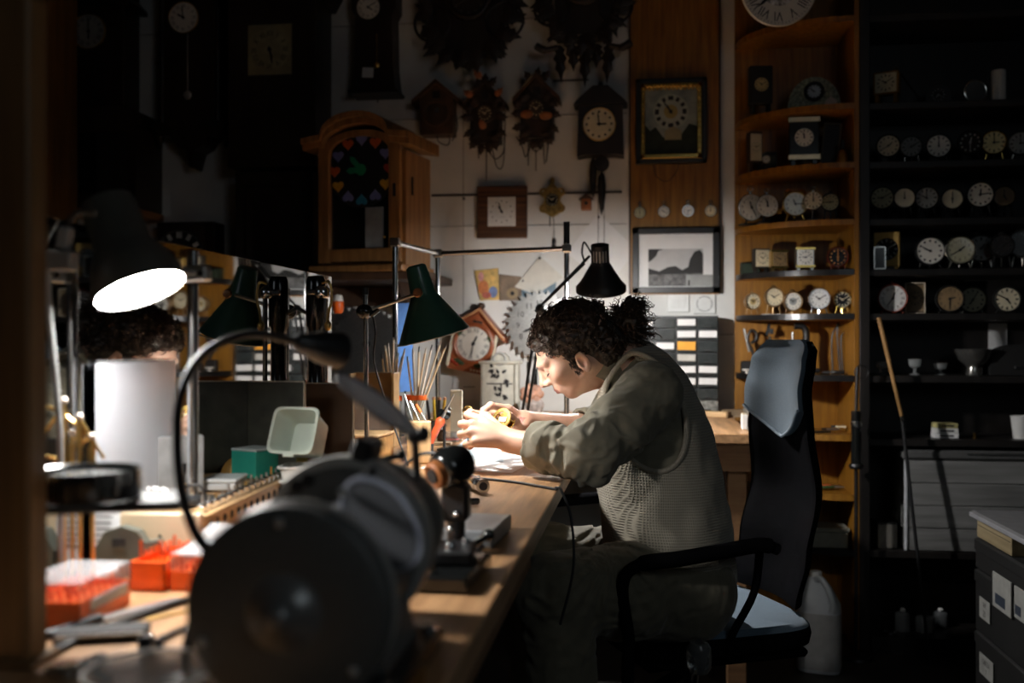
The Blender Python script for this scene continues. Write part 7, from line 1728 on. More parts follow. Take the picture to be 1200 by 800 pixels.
# ================================================================== THE WATCHMAKER
MSKIN = M('skin', (0.72, 0.43, 0.31), r=.48, var=.06, scale=35, c2=(.74, .47, .35))
b_ = MSKIN.node_tree.nodes['Principled BSDF']; b_.inputs['Subsurface Weight'].default_value = .12; b_.inputs['Subsurface Radius'].default_value = (.012, .005, .003); b_.inputs['Subsurface Scale'].default_value = .5
MLIP = M('lips', (0.52, 0.20, 0.17), r=.42, var=.05)
MNAIL = M('nail', (.80, .52, .42), r=.25, var=.03)
MHAIR = M('dark_brown_hair', (.042, .025, .015), r=.42, var=.4, scale=160, spec=.6)
MSHIRT = M('olive_shirt', (.235, .215, .155), r=.85, var=.12, scale=40, bump=.25, bscale=700, sheen=.2)
MTROU = M('olive_trousers', (.20, .18, .125), r=.85, var=.12, scale=40, bump=.25, bscale=700, sheen=.2)
def knit(name, c):
    if name in MATS: return MATS[name]
    mt, nt, b = _nodes(name); N, L = nt.nodes, nt.links
    tc = N.new('ShaderNodeTexCoord')
    mp = N.new('ShaderNodeMapping'); L.new(tc.outputs['Object'], mp.inputs['Vector'])
    sp = N.new('ShaderNodeSeparateXYZ'); L.new(mp.outputs['Vector'], sp.inputs['Vector'])
    def wave(sock, f):
        m1 = N.new('ShaderNodeMath'); m1.operation = 'MULTIPLY'; m1.inputs[1].default_value = f; L.new(sock, m1.inputs[0])
        m2 = N.new('ShaderNodeMath'); m2.operation = 'SINE'; L.new(m1.outputs[0], m2.inputs[0]); return m2.outputs[0]
    ax = N.new('ShaderNodeMath'); ax.operation = 'ADD'; L.new(sp.outputs['X'], ax.inputs[0]); L.new(sp.outputs['Y'], ax.inputs[1])
    a = wave(ax.outputs[0], 1250.0); z = wave(sp.outputs['Z'], 1050.0)
    mx = N.new('ShaderNodeMath'); mx.operation = 'MAXIMUM'; L.new(a, mx.inputs[0]); L.new(z, mx.inputs[1])
    cr = N.new('ShaderNodeValToRGB'); cr.color_ramp.elements[0].position = .35; cr.color_ramp.elements[1].position = .95
    mr = N.new('ShaderNodeMapRange'); mr.inputs['From Min'].default_value = -1; L.new(mx.outputs[0], mr.inputs['Value']); L.new(mr.outputs['Result'], cr.inputs['Fac'])
    cr.color_ramp.elements[0].color = (*[x * .62 for x in c], 1); cr.color_ramp.elements[1].color = (*[x * 1.12 for x in c], 1)
    L.new(cr.outputs['Color'], b.inputs['Base Color']); b.inputs['Roughness'].default_value = .9; b.inputs['Sheen Weight'].default_value = .25
    bp = N.new('ShaderNodeBump'); bp.inputs['Strength'].default_value = .7; bp.inputs['Distance'].default_value = .0016
    L.new(mr.outputs['Result'], bp.inputs['Height']); L.new(bp.outputs['Normal'], b.inputs['Normal'])
    MATS[name] = mt; return mt
MKNIT = knit('waffle_knit', (.42, .38, .30))

def J(px, py, Y): return np.array(PY(px, py, Y), np.float32)
HC_ = J(680, 405, 2.33)                          # head centre
PIT = math.radians(38); YAW = math.radians(4)
fw = np.array([-math.cos(PIT), 0, -math.sin(PIT)]); up = np.array([-math.sin(PIT), 0, math.cos(PIT)])
Rz = np.array(Matrix.Rotation(YAW, 3, 'Z')); fw = Rz @ fw; up = Rz @ up
RH = np.stack([fw, np.cross(up, fw), up], 1).astype(np.float32)     # columns: forward, left, up
def hw(x, y, z): return HC_ + RH @ np.array([x, y, z], np.float32)
def head_sdf(p):
    q = (p - HC_) @ RH
    qa = q.copy(); qa[:, 1] = np.abs(qa[:, 1])     # mirrored
    d = s_ell(q, (.001, 0, .024), (.093, .074, .079))
    d = smin(d, s_ell(q, (.040, 0, -.012), (.068, .060, .080)), .02)
    d = smin(d, s_ell(q, (.050, 0, -.052), (.046, .046, .036)), .02)
    d = smin(d, s_cap(qa, (.012, .054, -.050), (.078, .014, -.072), .014, .013), .018)
    d = smin(d, s_ell(q, (.082, 0, -.073), (.015, .018, .013)), .012)
    d = smin(d, s_ell(qa, (.074, .041, -.018), (.022, .022, .020)), .018)
    d = smin(d, s_cap(qa, (.101, .010, .021), (.088, .045, .019), .010, .009), .012)
    # eye sockets, lids
    d = -smin(-d, s_ell(qa, (.112, .031, .002), (.015, .017, .009)), .010)
    d = smin(d, s_ell(qa, (.0855, .031, .002), (.0150, .0155, .0125)), .003)
    d = np.maximum(d, -s_cap(qa, (.0985, .020, -.0055), (.094, .043, -.004), .0012, .0012))
    # nose
    d = smin(d, s_cap(q, (.106, 0, .012), (.1215, 0, -.016), .0070, .0088), .009)
    d = smin(d, s_ell(q, (.1215, 0, -.0185), (.0105, .0095, .0090)), .005)
    d = smin(d, s_ell(qa, (.1115, .0115, -.0235), (.0105, .0068, .0072)), .005)
    d = np.maximum(d, -s_ell(qa, (.1150, .0065, -.0300), (.0060, .0032, .0040)))
    # mouth
    d = smin(d, s_ell(q, (.092, 0, -.050), (.018, .026, .020)), .012)
    d = smin(d, s_cap(qa, (.1085, .0, -.0445), (.0985, .020, -.0500), .0048, .0026), .004)
    d = smin(d, s_cap(qa, (.1070, .0, -.0550), (.0975, .018, -.0520), .0052, .0028), .004)
    d = np.maximum(d, -s_cap(qa, (.1130, .0, -.0500), (.0990, .022, -.0508), .0014, .0008))
    d = -smin(-d, s_ell(q, (.105, 0, -.0645), (.007, .016, .005)), .008)
    # ears
    e = s_ell(qa, (.017, .074, -.032), (.0145, .0072, .0245))
    e = -smin(-e, s_ell(qa, (.0205, .0805, -.030), (.0078, .0085, .0140)), .003)
    e = smin(e, s_cap(qa, (.009, .077, -.014), (.0055, .079, -.033), .0036, .0032), .003)
    e = smin(e, s_cap(qa, (.023, .076, -.013), (.011, .078, -.011), .0036, .0036), .003)
    e = smin(e, s_ell(qa, (.020, .074, -.053), (.0068, .0048, .0070)), .004)
    e = smin(e, s_ell(qa, (.028, .0745, -.034), (.005, .0045, .0065)), .003)
    d = smin(d, e, .005)
    return d
# ---- joints
NB = J(736, 430, 2.35)
Ls, Le, Lw = J(762, 462, 2.19), J(690, 533, 2.06), J(600, 517, 2.175)
Rs, Re, Rw = J(748, 458, 2.53), J(704, 506, 2.52), J(616, 494, 2.37)
AX = [J(x, y, 2.36) for x, y in ((752, 436), (758, 472), (765, 520), (775, 570), (781, 620), (788, 668))]
HD = [.050, .098, .120, .122, .126, .128]
LH, LK, LA = J(800, 692, 2.27), np.array([-.180, 2.03, .640], np.float32), np.array([-.135, 2.04, .10], np.float32)
RHp, RK, RA = J(795, 690, 2.45), np.array([-.285, 2.44, .632], np.float32), np.array([-.23, 2.42, .10], np.float32)
# ---- hands: (px, py, Y) chains
def ch(*a): return [J(*x) for x in a]
LF = dict(index=ch((563, 491, 2.205), (548, 486, 2.235), (551, 483, 2.262), (562, 484, 2.275)),
          middle=ch((554, 497, 2.178), (541, 497, 2.21), (544, 496, 2.24), (556, 497, 2.258)),
          ring=ch((552, 507, 2.158), (540, 509, 2.188), (544, 510, 2.215), (555, 508, 2.232)),
          little=ch((557, 518, 2.146), (546, 521, 2.168), (550, 523, 2.19), (559, 520, 2.206)),
          thumb=ch((590, 507, 2.20), (577, 495, 2.228), (570, 488, 2.248), (566, 485, 2.262)))
RF = dict(index=ch((595, 479, 2.335), (575, 475, 2.305), (567, 481, 2.292), (568, 491, 2.284)),
          middle=ch((592, 485, 2.358), (571, 483, 2.34), (565, 492, 2.322), (569, 501, 2.305)),
          ring=ch((594, 493, 2.372), (575, 494, 2.36), (570, 502, 2.342), (575, 507, 2.325)),
          little=ch((599, 501, 2.375), (584, 505, 2.366), (579, 510, 2.352), (583, 513, 2.342)),
          thumb=ch((613, 502, 2.335), (609, 502, 2.30), (604, 494, 2.272), (598, 486, 2.262)))
FR = dict(index=(.0100, .0088, .0078, .0066), middle=(.0104, .0090, .0080, .0068), ring=(.0098, .0085, .0075, .0064), little=(.0088, .0075, .0066, .0057), thumb=(.0135, .0112, .0100, .0080))
def hand_sdf(p, W, Fg):
    d = None
    for k in ('index', 'middle', 'ring', 'little'):
        m = W * .72 + Fg[k][0] * .28
        e = s_cap(p, m, Fg[k][0], .0145, .0118)
        d = e if d is None else smin(d, e, .012)
    d = smin(d, s_cap(p, W, Fg['thumb'][0], .020, .0165), .014)
    for k in Fg:
        f = s_chain(p, Fg[k], FR[k], .002)
        for j in Fg[k][1:3]: f = smin(f, np.linalg.norm(p - j, axis=1) - FR[k][1] * 1.06, .003)
        d = smin(d, f, .0045)
    return d
def grp(p, fn, pts, pad):
    pts = np.stack(pts); lo, hi = pts.min(0) - pad, pts.max(0) + pad
    m = ((p > lo) & (p < hi)).all(1)
    d = np.full(len(p), .06, np.float32)
    if m.any(): d[m] = fn(p[m])
    return d
def arm_sdf(p, S, E, W):
    d = s_cap(p, S, E, .048, .040)
    f = (E * .68 + W * .32)
    e = smin(s_cap(p, E, f, .032, .0345), s_cap(p, f, W, .0345, .0255), .02)
    q = W - E; q = q / np.linalg.norm(q)
    return smin(d, e, .02)
def torso_sdf(p, infl=0.0, offs=(-.06, 0, .06)):
    d = None
    for o in offs:
        pts = [a + np.array([0, o * (1.0 if 0 < i else .4), 0], np.float32) for i, a in enumerate(AX)]
        e = s_chain(p, pts, [r + infl for r in HD], .03)
        d = e if d is None else smin(d, e, .04)
    return d
def body_sdf(p):
    d = grp(p, head_sdf, [HC_], .19)
    hn = hw(-.022, 0, -.045)
    nk = smin(s_cap(p, hn, NB, .056, .058), s_cap(p, hw(.02, 0, -.06), NB, .040, .055), .02)
    d = smin(d, nk, .018)
    d = smin(d, torso_sdf(p, -.022), .03)
    for S, E, W, Fg in ((Ls, Le, Lw, LF), (Rs, Re, Rw, RF)):
        a = arm_sdf(p, S, E, W)
        h_ = grp(p, lambda q: hand_sdf(q, W, Fg), [W] + [x for k in Fg for x in Fg[k]], .05)
        d = smin(d, smin(a, h_, .014), .008)
    for Hh, K, A in ((LH, LK, LA), (RHp, RK, RA)):
        d = smin(d, smin(s_cap(p, Hh, K, .080, .055), s_cap(p, K, A, .052, .034), .02), .03)
        d = np.maximum(d, np.where(p[:, 0] > -.055, .498 - p[:, 2], -1))
        ft = A + np.array([-.14, 0, -.055], np.float32)
        d = smin(d, s_cap(p, A + np.array([.02, 0, -.05], np.float32), ft, .032, .028), .02)
    return d
PBASE = Vector((-.05, 2.3, 0))
person = thing('person', 'person in olive shirt and waffle vest bent over the bench, curly hair in a bun', 'person', PBASE)
OFF = np.array(PBASE, np.float32)
V, Q = sdf_mesh(body_sdf, (-.52, 1.90, -.01), (.26, 2.70, 1.34), .0030)
qc = (V[Q].mean(1) - HC_) @ RH
ly = np.abs(qc[:, 1])
lip = (qc[:, 0] > .0965) & (ly < .0205) & (qc[:, 2] > -.0600 + ly * .2) & (qc[:, 2] < -.0415 - ly * .25)
mi = lip.astype(np.int32)
body = np_mesh('body', V - OFF, Q, [MSKIN, MLIP], person, mi)
sm = body.modifiers.new('smooth', 'SMOOTH'); sm.factor = .5; sm.iterations = 2
# nails
def nail(F_, k, cam_side):
    a, b = Vector(F_[k][2]), Vector(F_[k][3]); d = (b - a).normalized()
    n = (Vector(cam_side) - d * d.dot(Vector(cam_side))).normalized()
    mb = MB(MNAIL); R = Matrix((d, n.cross(d), n)).transposed()
    mb.ell(b + d * .0005 + n * FR[k][3] * .86 - Vector(PBASE), (.0062, .0048, .0016), 14, 8, R); mb.build('nail', body)
nail(RF, 'thumb', (-.2, -1, .5)); nail(RF, 'index', (-1, -.2, .4))

# ---- hair
def hair_cut(q):
    ay = np.abs(q[:, 1])
    front = .834 * q[:, 0] - .553 * q[:, 2] - .0440 + np.clip(ay - .03, 0, 1) * .10
    low = np.where(q[:, 0] > -.002, -.026 - np.clip((q[:, 0] - .030) * 1.2, 0, .018), -.032 + np.clip((q[:, 0] + .002) * 2.8, -.066, 0)) - q[:, 2]
    return np.maximum(front, low)
BUN = hw(-.120, -.004, -.030)
def hair_sdf(p):
    q = (p - HC_) @ RH
    d = s_ell(q, (.006, 0, .030), (.099, .082, .083))
    d = smin(d, s_ell(q, (-.050, 0, -.04), (.042, .064, .050)), .02)
    d = smin(d, s_ell(q, (-.030, 0, -.052), (.046, .070, .046)), .015)
    d = -smin(-d, -hair_cut(q), .008)
    d = smin(d, np.linalg.norm(p - BUN, axis=1) - .043, .008)
    d = smin(d, np.linalg.norm(p - hw(-.146, -.02, -.010), axis=1) - .026, .012)
    n = vnoise(q, 75.0, 3) * .0045 + vnoise(q, 170.0, 5) * .0032
    nb = vnoise(p, 60.0, 9) * .007
    bun = np.clip((-.085 - q[:, 0]) / .03, 0, 1)
    return d + n + nb * bun
V, Q = sdf_mesh(hair_sdf, HC_ - .24, HC_ + .24, .0030)
hair = np_mesh('hair', V - OFF, Q, [MHAIR], person)
rnd = np.random.RandomState(4)
mb = MB(MHAIR)
qV = (V - HC_) @ RH
tri = rnd.choice(len(V), 1500, replace=False); ncurl = 0
for i in tri:
    q = qV[i]; isb = q[0] < -.085
    if not isb and rnd.rand() > (.85 if q[0] > .035 else .30): continue
    if ncurl > 900: break
    ncurl += 1
    cen = BUN if isb else HC_ + RH @ np.array([-.006, 0, .03])
    n = V[i] - cen; n = Vector(n / np.linalg.norm(n))
    back = Vector(RH @ np.array([-1, 0, .0])); tang = (back - n * back.dot(n))
    tang = tang.normalized() if tang.length > .05 else perp(n)[0]
    tang = Matrix.Rotation(rnd.uniform(-1.3, 1.3), 3, n) @ tang
    if isb: dirv = (n * rnd.uniform(.2, 1.0) + tang * .8).normalized(); ln = rnd.uniform(.018, .050 if rnd.rand() < .25 else .032)
    else: dirv = (tang + n * rnd.uniform(-.05, .04)).normalized(); ln = rnd.uniform(.012, .026)
    u, w = perp(dirv); rc = rnd.uniform(.0018, .0040) if not isb else rnd.uniform(.0024, .0050); tw = rnd.uniform(1.2, 2.6) * 2 * PI; ph = rnd.uniform(0, 6.28)
    pts = []
    p0 = Vector(V[i] - OFF) + n * (.0005)
    for k in range(13):
        s = k / 12; pts.append(p0 + dirv * ln * s + (u * math.cos(ph + tw * s) + w * math.sin(ph + tw * s)) * rc * (.3 + .7 * s) + (n * .004 * math.sin(PI * s) if not isb else Vector((0, 0, -.008 * s * s))))
    mb.tube(pts, [.0015 * (1 - .55 * k / 12) for k in range(13)], seg=4, caps=False)
mb.build('hair_curl_strand_fur', hair)
# sideburn, brows, lashes
mb = MB(MHAIR)
for s in (-1, 1):
    for k in range(26):
        f = k / 25; p = Vector(hw(.112 - .022 * f, s * (.012 + .034 * f), .020 + .004 * math.sin(PI * f) + rnd.uniform(-.002, .002)))
        dv = Vector(RH @ np.array([-.3, s * .9, .25 - .4 * f])) * .008
        mb.tube([p - Vector(PBASE) - dv * .5, p + dv * .5 - Vector(PBASE)], [.0009, .0004], seg=4, caps=False)
mb.build('eyebrow_hair', person)
mb = MB(MHAIR)
for s in (-1, 1):
    for k in range(18):
        f = k / 17; a = Vector(hw(.1005 - .006 * f * f, s * (.020 + .023 * f), -.0052)); b = Vector(hw(.1065 - .004 * f, s * (.019 + .027 * f), -.0095))
        mb.tube([a - Vector(PBASE), b - Vector(PBASE)], [.0006, .0003], seg=4, caps=False)
mb.build('eyelash_hair', person)
mb = MB(MHAIR)
for s in (-1, 1):
    for k in range(70):
        p = Vector(hw(rnd.uniform(.030, .046), s * rnd.uniform(.0625, .0665), rnd.uniform(-.044, -.014))); dv = Vector(RH @ np.array([rnd.uniform(-.3, .5), s * .25, -.9])) * .010
        mb.tube([p - Vector(PBASE), p + dv - Vector(PBASE)], [.0010, .0004], seg=4, caps=False)
mb.build('sideburn_hair', hair)
mb = MB(MBLACKM); mb.torus(Vector(hw(-.086, 0, -.022)) - Vector(PBASE), .040, .006, axis=Vector(RH @ np.array([-1, 0, 0.05])), seg=28); mb.build('hair_tie', hair)

# ---- shirt: torso, sleeves with rolled cuffs, collar
def folds(p, E, amp, seed):
    w = p + .02 * np.stack([vnoise(p, 18.0, seed + 3), vnoise(p, 18.0, seed + 4), vnoise(p, 18.0, seed + 5)], 1)
    r = 1 - 2 * np.abs(vnoise(w * np.array([1, 1, 1.5], np.float32), 20.0, seed))
    r2 = 1 - 2 * np.abs(vnoise(w, 44.0, seed + 1))
    return -amp * (.75 * r + .45 * r2)
def cuff_pt(E, W, f): return E * (1 - f) + W * f
CL_, CR_ = .66, .30
def sleeve_sdf(p, S, E, W, f, seed, inner=False):
    C = cuff_pt(E, W, f); d0 = (W - E) / np.linalg.norm(W - E)
    g = 0.0 if not inner else -.004
    mid = S * .5 + E * .5
    d = smin(s_cap(p, S, mid, .070 + g, .064 + g), s_cap(p, mid, E, .064 + g, .055 + g), .02)
    d = smin(d, s_cap(p, E, C, .052 + g, .046 + g), .025)
    t = (p - E) @ d0
    near = np.clip((t + .10) / .06, 0, 1)
    el = np.exp(-(np.linalg.norm(p - E, axis=1) / .09) ** 2)
    d = d + folds(p, E, .0095, seed) * (.45 + 1.0 * el) + .0050 * np.sin(t * 120 + 8 * vnoise(p, 14, seed)) * el
    Lc = np.linalg.norm(C - E)
    d = np.maximum(d, t - Lc)                       # end at the cuff
    # rolled cuff band
    roll = s_cap(p, C - d0 * .046, C - d0 * .006, .0545 + g, .0515 + g) + folds(p, E, .0055, seed + 7)
    roll = np.maximum(roll, -t + Lc - .050)
    roll = np.maximum(roll, t - Lc - .003)
    d = smin(d, roll, .0015)
    # open mouth
    d = np.maximum(d, -s_cap(p, C - d0 * .018, C + d0 * .06, .0440, .0450))
    return d
def shirt_sdf(p):
    d = torso_sdf(p, -.006) + folds(p, None, .004, 21)
    d = np.maximum(d, -(p[:, 2] - (AX[5][2] - .04)))
    for S, E, W, f, sd in ((Ls, Le, Lw, CL_, 31), (Rs, Re, Rw, CR_, 41)):
        d = smin(d, sleeve_sdf(p, S, E, W, f, sd), .030)
    return d
V, Q = sdf_mesh(shirt_sdf, (-.42, 1.93, .56), (.26, 2.72, 1.22), .0038)
o = np_mesh('shirt', V - OFF, Q, [MSHIRT], person)
for C_, n_ in ((cuff_pt(Le, Lw, .30), -1),):
    mb = MB(M('shirt_button', (.30, .27, .20), r=.35)); p = Vector(C_) + Vector((.03, -.050, .030)) - Vector(PBASE); mb.lathe([(.0055, 0), (.006, .0015), (.0045, .003), (.001, .0022)], p, (0, -.85, .5), seg=16); mb.build('shirt_button', o)

# standing collar
mb = MB(MSHIRT)
cb, ct = Vector(J(722, 450, 2.35)) - Vector(PBASE), Vector(J(708, 424, 2.35)) - Vector(PBASE)
ca = Vector((.42, 0, .91)).normalized(); cu = Vector((.91, 0, -.42)).normalized(); cv = Vector((0, 1, 0))
def colp(u, v):
    a = .16 + (2 * PI - .32) * u + PI
    e, r = (cb * (1 - v) + ct * v), (.086 * (1 - v) + .071 * v) + .003 * math.sin(a * 7) + (.008 * (1 - (1 - v) ** 2) if v > .8 else 0)
    return e + cu * math.cos(a) * r * 1.0 + cv * math.sin(a) * r * .92 + ca * (v * .030)
mb.grid(colp, 60, 8); oc = mb.build('collar', o); so = oc.modifiers.new('thick', 'SOLIDIFY'); so.thickness = .003

# ---- vest
ARM_C = J(756, 482, 2.20)
def armhole(p, infl=0.0):
    """elliptical tube along y on both sides"""
    q = p - ARM_C; an = .35
    x = q[:, 0] * math.cos(an) + q[:, 2] * math.sin(an); z = -q[:, 0] * math.sin(an) + q[:, 2] * math.cos(an)
    return (np.sqrt((x / (.078 + infl)) ** 2 + (z / (.128 + infl)) ** 2) - 1) * .09
def vest_sdf(p):
    d = torso_sdf(p, .008) + vnoise(p, 16.0, 51) * .005 + vnoise(p * np.array([1, 1, .5], np.float32), 34.0, 52) * .003
    sh = min(Ls[2], Rs[2])
    d = smin(d, s_cap(p, J(744, 440, 2.26), J(744, 440, 2.46), .046, .046), .05)
    # neck opening, V front
    nd = (hw(-.01, 0, -.05) - NB); nd = nd / np.linalg.norm(nd)
    d = np.maximum(d, -s_cap(p, NB - nd * .05, NB + nd * .2, .062, .085))
    vx = p - J(712, 470, 2.36)
    d = np.maximum(d, -(np.sqrt((vx[:, 0] / .06) ** 2 + (vx[:, 1] / .05) ** 2 + (vx[:, 2] / .09) ** 2) - 1) * .05)
    side = np.abs(p[:, 1] - 2.36)
    hole = np.maximum(armhole(p), .075 - side)
    d = -smin(-d, hole, .006)
    d = np.maximum(d, -(p[:, 2] - (AX[5][2] - .015 + .25 * np.clip(-(p[:, 0] - .02), 0, .1))))
    return d
V, Q = sdf_mesh(vest_sdf, (-.20, 2.02, .53), (.28, 2.70, 1.20), .0036)
vest = np_mesh('vest', V - OFF, Q, [MKNIT], person)
sm = vest.modifiers.new('smooth', 'SMOOTH'); sm.factor = .5; sm.iterations = 2
# ribbed armhole bands follow the vest surface: sample it with rays
from mathutils.bvhtree import BVHTree
bv = BVHTree.FromPolygons([tuple(v) for v in V], [tuple(q) for q in Q])
MRIB = M('rib_trim', (.38, .34, .27), r=.9, var=.15, scale=200)
for sgn in (-1, 1):
    ring = []
    for k in range(64):
        a = 2 * PI * k / 64; x, z = .083 * math.cos(a), .133 * math.sin(a); an = .35
        px_ = ARM_C[0] + x * math.cos(an) - z * math.sin(an); pz_ = ARM_C[2] + x * math.sin(an) + z * math.cos(an)
        h_ = bv.ray_cast(Vector((px_, 2.36 + sgn * .6, pz_)), Vector((0, -sgn, 0)), .56)
        if h_[0] is not None: ring.append(h_[0] - Vector(PBASE) + Vector((0, sgn * .001, 0)))
    # smooth
    for _ in range(3): ring = [(ring[i - 1] + ring[i] * 2 + ring[(i + 1) % len(ring)]) / 4 for i in range(len(ring))]
    mb = MB(MRIB); mb.tube(ring, .0062, seg=8, closed=True); mb.build('armhole_band', vest)

# ---- trousers and shoes
def trou_sdf(p):
    d = None
    for Hh, K, A, sd in ((LH, LK, LA, 61), (RHp, RK, RA, 71)):
        m = Hh * .5 + K * .5
        e = smin(s_cap(p, Hh, m, .105, .094), s_cap(p, m, K, .094, .076), .03)
        e = smin(e, s_cap(p, K, A, .074, .062), .02)
        e = e + folds(p, None, .0055, sd)
        d = e if d is None else smin(d, e, .03)
    pel = s_cap(p, J(795, 690, 2.30), J(795, 690, 2.42), .125, .125)
    d = smin(d, pel, .04)
    # pleats fanning from the hip fold
    c = J(722, 625, 2.2); r = p - c; ang = np.arctan2(r[:, 2], r[:, 0]); rr = np.linalg.norm(r[:, [0, 2]], axis=1)
    d = d + .0035 * np.sin(ang * 26) * np.exp(-((rr - .09) / .07) ** 2)
    d = np.maximum(d, .115 - p[:, 2])
    d = np.maximum(d, np.where(p[:, 0] > -.055, .494 - p[:, 2], -1))
    return d
V, Q = sdf_mesh(trou_sdf, (-.42, 1.88, .08), (.28, 2.62, .74), .0042)
o = np_mesh('trousers', V - OFF, Q, [MTROU], person)
sm = o.modifiers.new('smooth', 'SMOOTH'); sm.factor = .5; sm.iterations = 1
for A in (LA, RA):
    def shoe(p, A=A):
        b = A.copy(); b[2] = .045
        d = smin(s_cap(p, b + np.array([.035, 0, 0], np.float32), b + np.array([-.07, 0, -.002], np.float32), .042, .040), s_cap(p, b + np.array([-.07, 0, 0], np.float32), b + np.array([-.15, 0, -.008], np.float32), .044, .036), .03)
        d = smin(d, s_cap(p, b, A + np.array([0, 0, .01], np.float32), .042, .042), .02)
        return np.maximum(d, .004 - p[:, 2])
    V, Q = sdf_mesh(shoe, A - np.array([.24, .08, .11], np.float32), A + np.array([.12, .08, .08], np.float32), .006)
    np_mesh('shoe', V - OFF, Q, [M('shoe_leather', (.02, .016, .013), r=.4)], person)

# ---- the brass movement in the hands
c = Vector(J(590, 492, 2.262)); axm = Vector((.45, .80, -.42)).normalized()
t = thing('brass_movement', 'open brass clock movement held between the fingers of both hands', 'clock movement', c)
u, w = perp(axm); r = .0255
mb = MB(MGOLD); 
mb.lathe([(r * .70, -.010), (r, -.010), (r, -.0075), (r * .70, -.0075), (r * .70, -.010)], (0, 0, 0), axm, seg=40, caps=False); mb.build('front_plate', t)
mb = MB(MGOLD); mb.lathe([(.0005, .0085), (r, .0085), (r, .0110), (.0005, .0110)], (0, 0, 0), axm, seg=40, caps=False); mb.build('back_plate', t)
for i in range(5):
    a = 2 * PI * i / 5; p = (u * math.cos(a) + w * math.sin(a)) * r * .88
    mb = MB(MBRASS); mb.cyl(p - axm * .008, p + axm * .009, .0022, seg=10); mb.build('pillar', t)
mb = MB(MGOLD); mb.lathe([(.0005, -.001), (r * .52, -.001), (r * .52, .002), (.0005, .002)], u * r * .2, axm, seg=30, caps=False); mb.build('great_wheel', t)
mb = MB(MBRASS); mb.lathe([(.0005, -.004), (r * .3, -.004), (r * .3, -.002), (.0005, -.002)], w * r * .4, axm, seg=24, caps=False); mb.build('third_wheel', t)
mb = MB(MDIALC); mb.box(u * r * .05 - axm * .0055, (.022, .012, .0012), R=Matrix((u, w, axm)).transposed()); mb.build('pale_bridge', t)
# ================================================================== OFFICE CHAIR
nf = Vector((-.913, -.41, 0)).normalized(); rz = math.atan2(nf.y, nf.x)
CB = Vector((.362, 2.65, 0)); CS = Vector((.362, 2.65, 0)) + nf * .27
t = thing('office_chair', 'office chair with tall blue-grey fabric backrest, black lower back and looped armrests', 'chair', CS, rz)
MBLUE = M('blue_fabric', (.13, .19, .25), r=.9, var=.14, scale=320, bump=.3, bscale=900, sheen=.3)
MCHB = M('chair_black', (.008, .008, .009), r=.85, spec=.0)
MPIPE = M('blue_piping', (.26, .33, .40), r=.7)
def bx(z): # front surface of the back as a function of height
    pts = [(.50, -.225), (.62, -.255), (.78, -.288), (.92, -.272), (1.02, -.268), (1.10, -.284), (1.16, -.315)]
    for (z0, x0), (z1, x1) in zip(pts, pts[1:]):
        if z <= z1: f = (z - z0) / (z1 - z0); f = f * f * (3 - 2 * f); return x0 + (x1 - x0) * f
    return pts[-1][1]
def hwid(z): return .155 if z < .7 else .155 - .040 * ((z - .7) / .46)
def back_slab(z0f, z1, th, mat, name, off=0.0, wf=1.0, nu=17, nv=28):
    mb = MB(mat); vs = []
    def P_(u, v, side):
        y = (u * 2 - 1); z0 = z0f(y); z = z0 + (z1 - z0) * v
        # round the top corners
        w_ = hwid(z) * wf
        top = max(0, (z - (z1 - .055)) / .055)
        w_ *= math.sqrt(max(0.02, 1 - .55 * top ** 2.4))
        yy = y * w_
        edge = (abs(y)) ** 6
        cup = .045 * y * y
        x = bx(z) + cup + off
        if side: x -= th * (1 - .75 * edge) * (1 - .6 * top ** 3)
        else: x -= .012 * edge + .010 * top ** 3
        return (x, yy, z)
    F_ = [[P_(i / (nu - 1), j / (nv - 1), 0) for j in range(nv)] for i in range(nu)]
    B__ = [[P_(i / (nu - 1), j / (nv - 1), 1) for j in range(nv)] for i in range(nu)]
    for G in (F_, B__):
        for r in G: vs += r
    k = nu * nv; fs = []
    for i in range(nu - 1):
        for j in range(nv - 1):
            a = i * nv + j; fs.append((a, a + nv, a + nv + 1, a + 1)); fs.append((k + a, k + a + 1, k + a + nv + 1, k + a + nv))
    for i in range(nu - 1):
        a = i * nv; fs.append((a, k + a, k + a + nv, a + nv)); a = i * nv + nv - 1; fs.append((a, a + nv, k + a + nv, k + a))
    for j in range(nv - 1):
        a = j; fs.append((a, a + 1, k + a + 1, k + a)); a = (nu - 1) * nv + j; fs.append((a, k + a, k + a + 1, a + 1))
    mb.add(vs, fs, True); return recalc(mb.build(name, t))
vf = lambda y: .905 + .075 * abs(y) ** 1.2
back_slab(vf, 1.155, .050, MBLUE, 'backrest_cushion', off=.006)
back_slab(lambda y: .50, 1.150, .040, MCHB, 'backrest', off=-.012, wf=1.03)
mb = MB(MPIPE); pts = []
for i in range(25):
    y = i / 12 - 1; z = vf(y); w_ = hwid(z); pts.append((bx(z) + .045 * y * y + .008 - .012 * abs(y) ** 6, y * w_, z))
mb.tube(pts, .0042, seg=8); mb.build('piping', t)
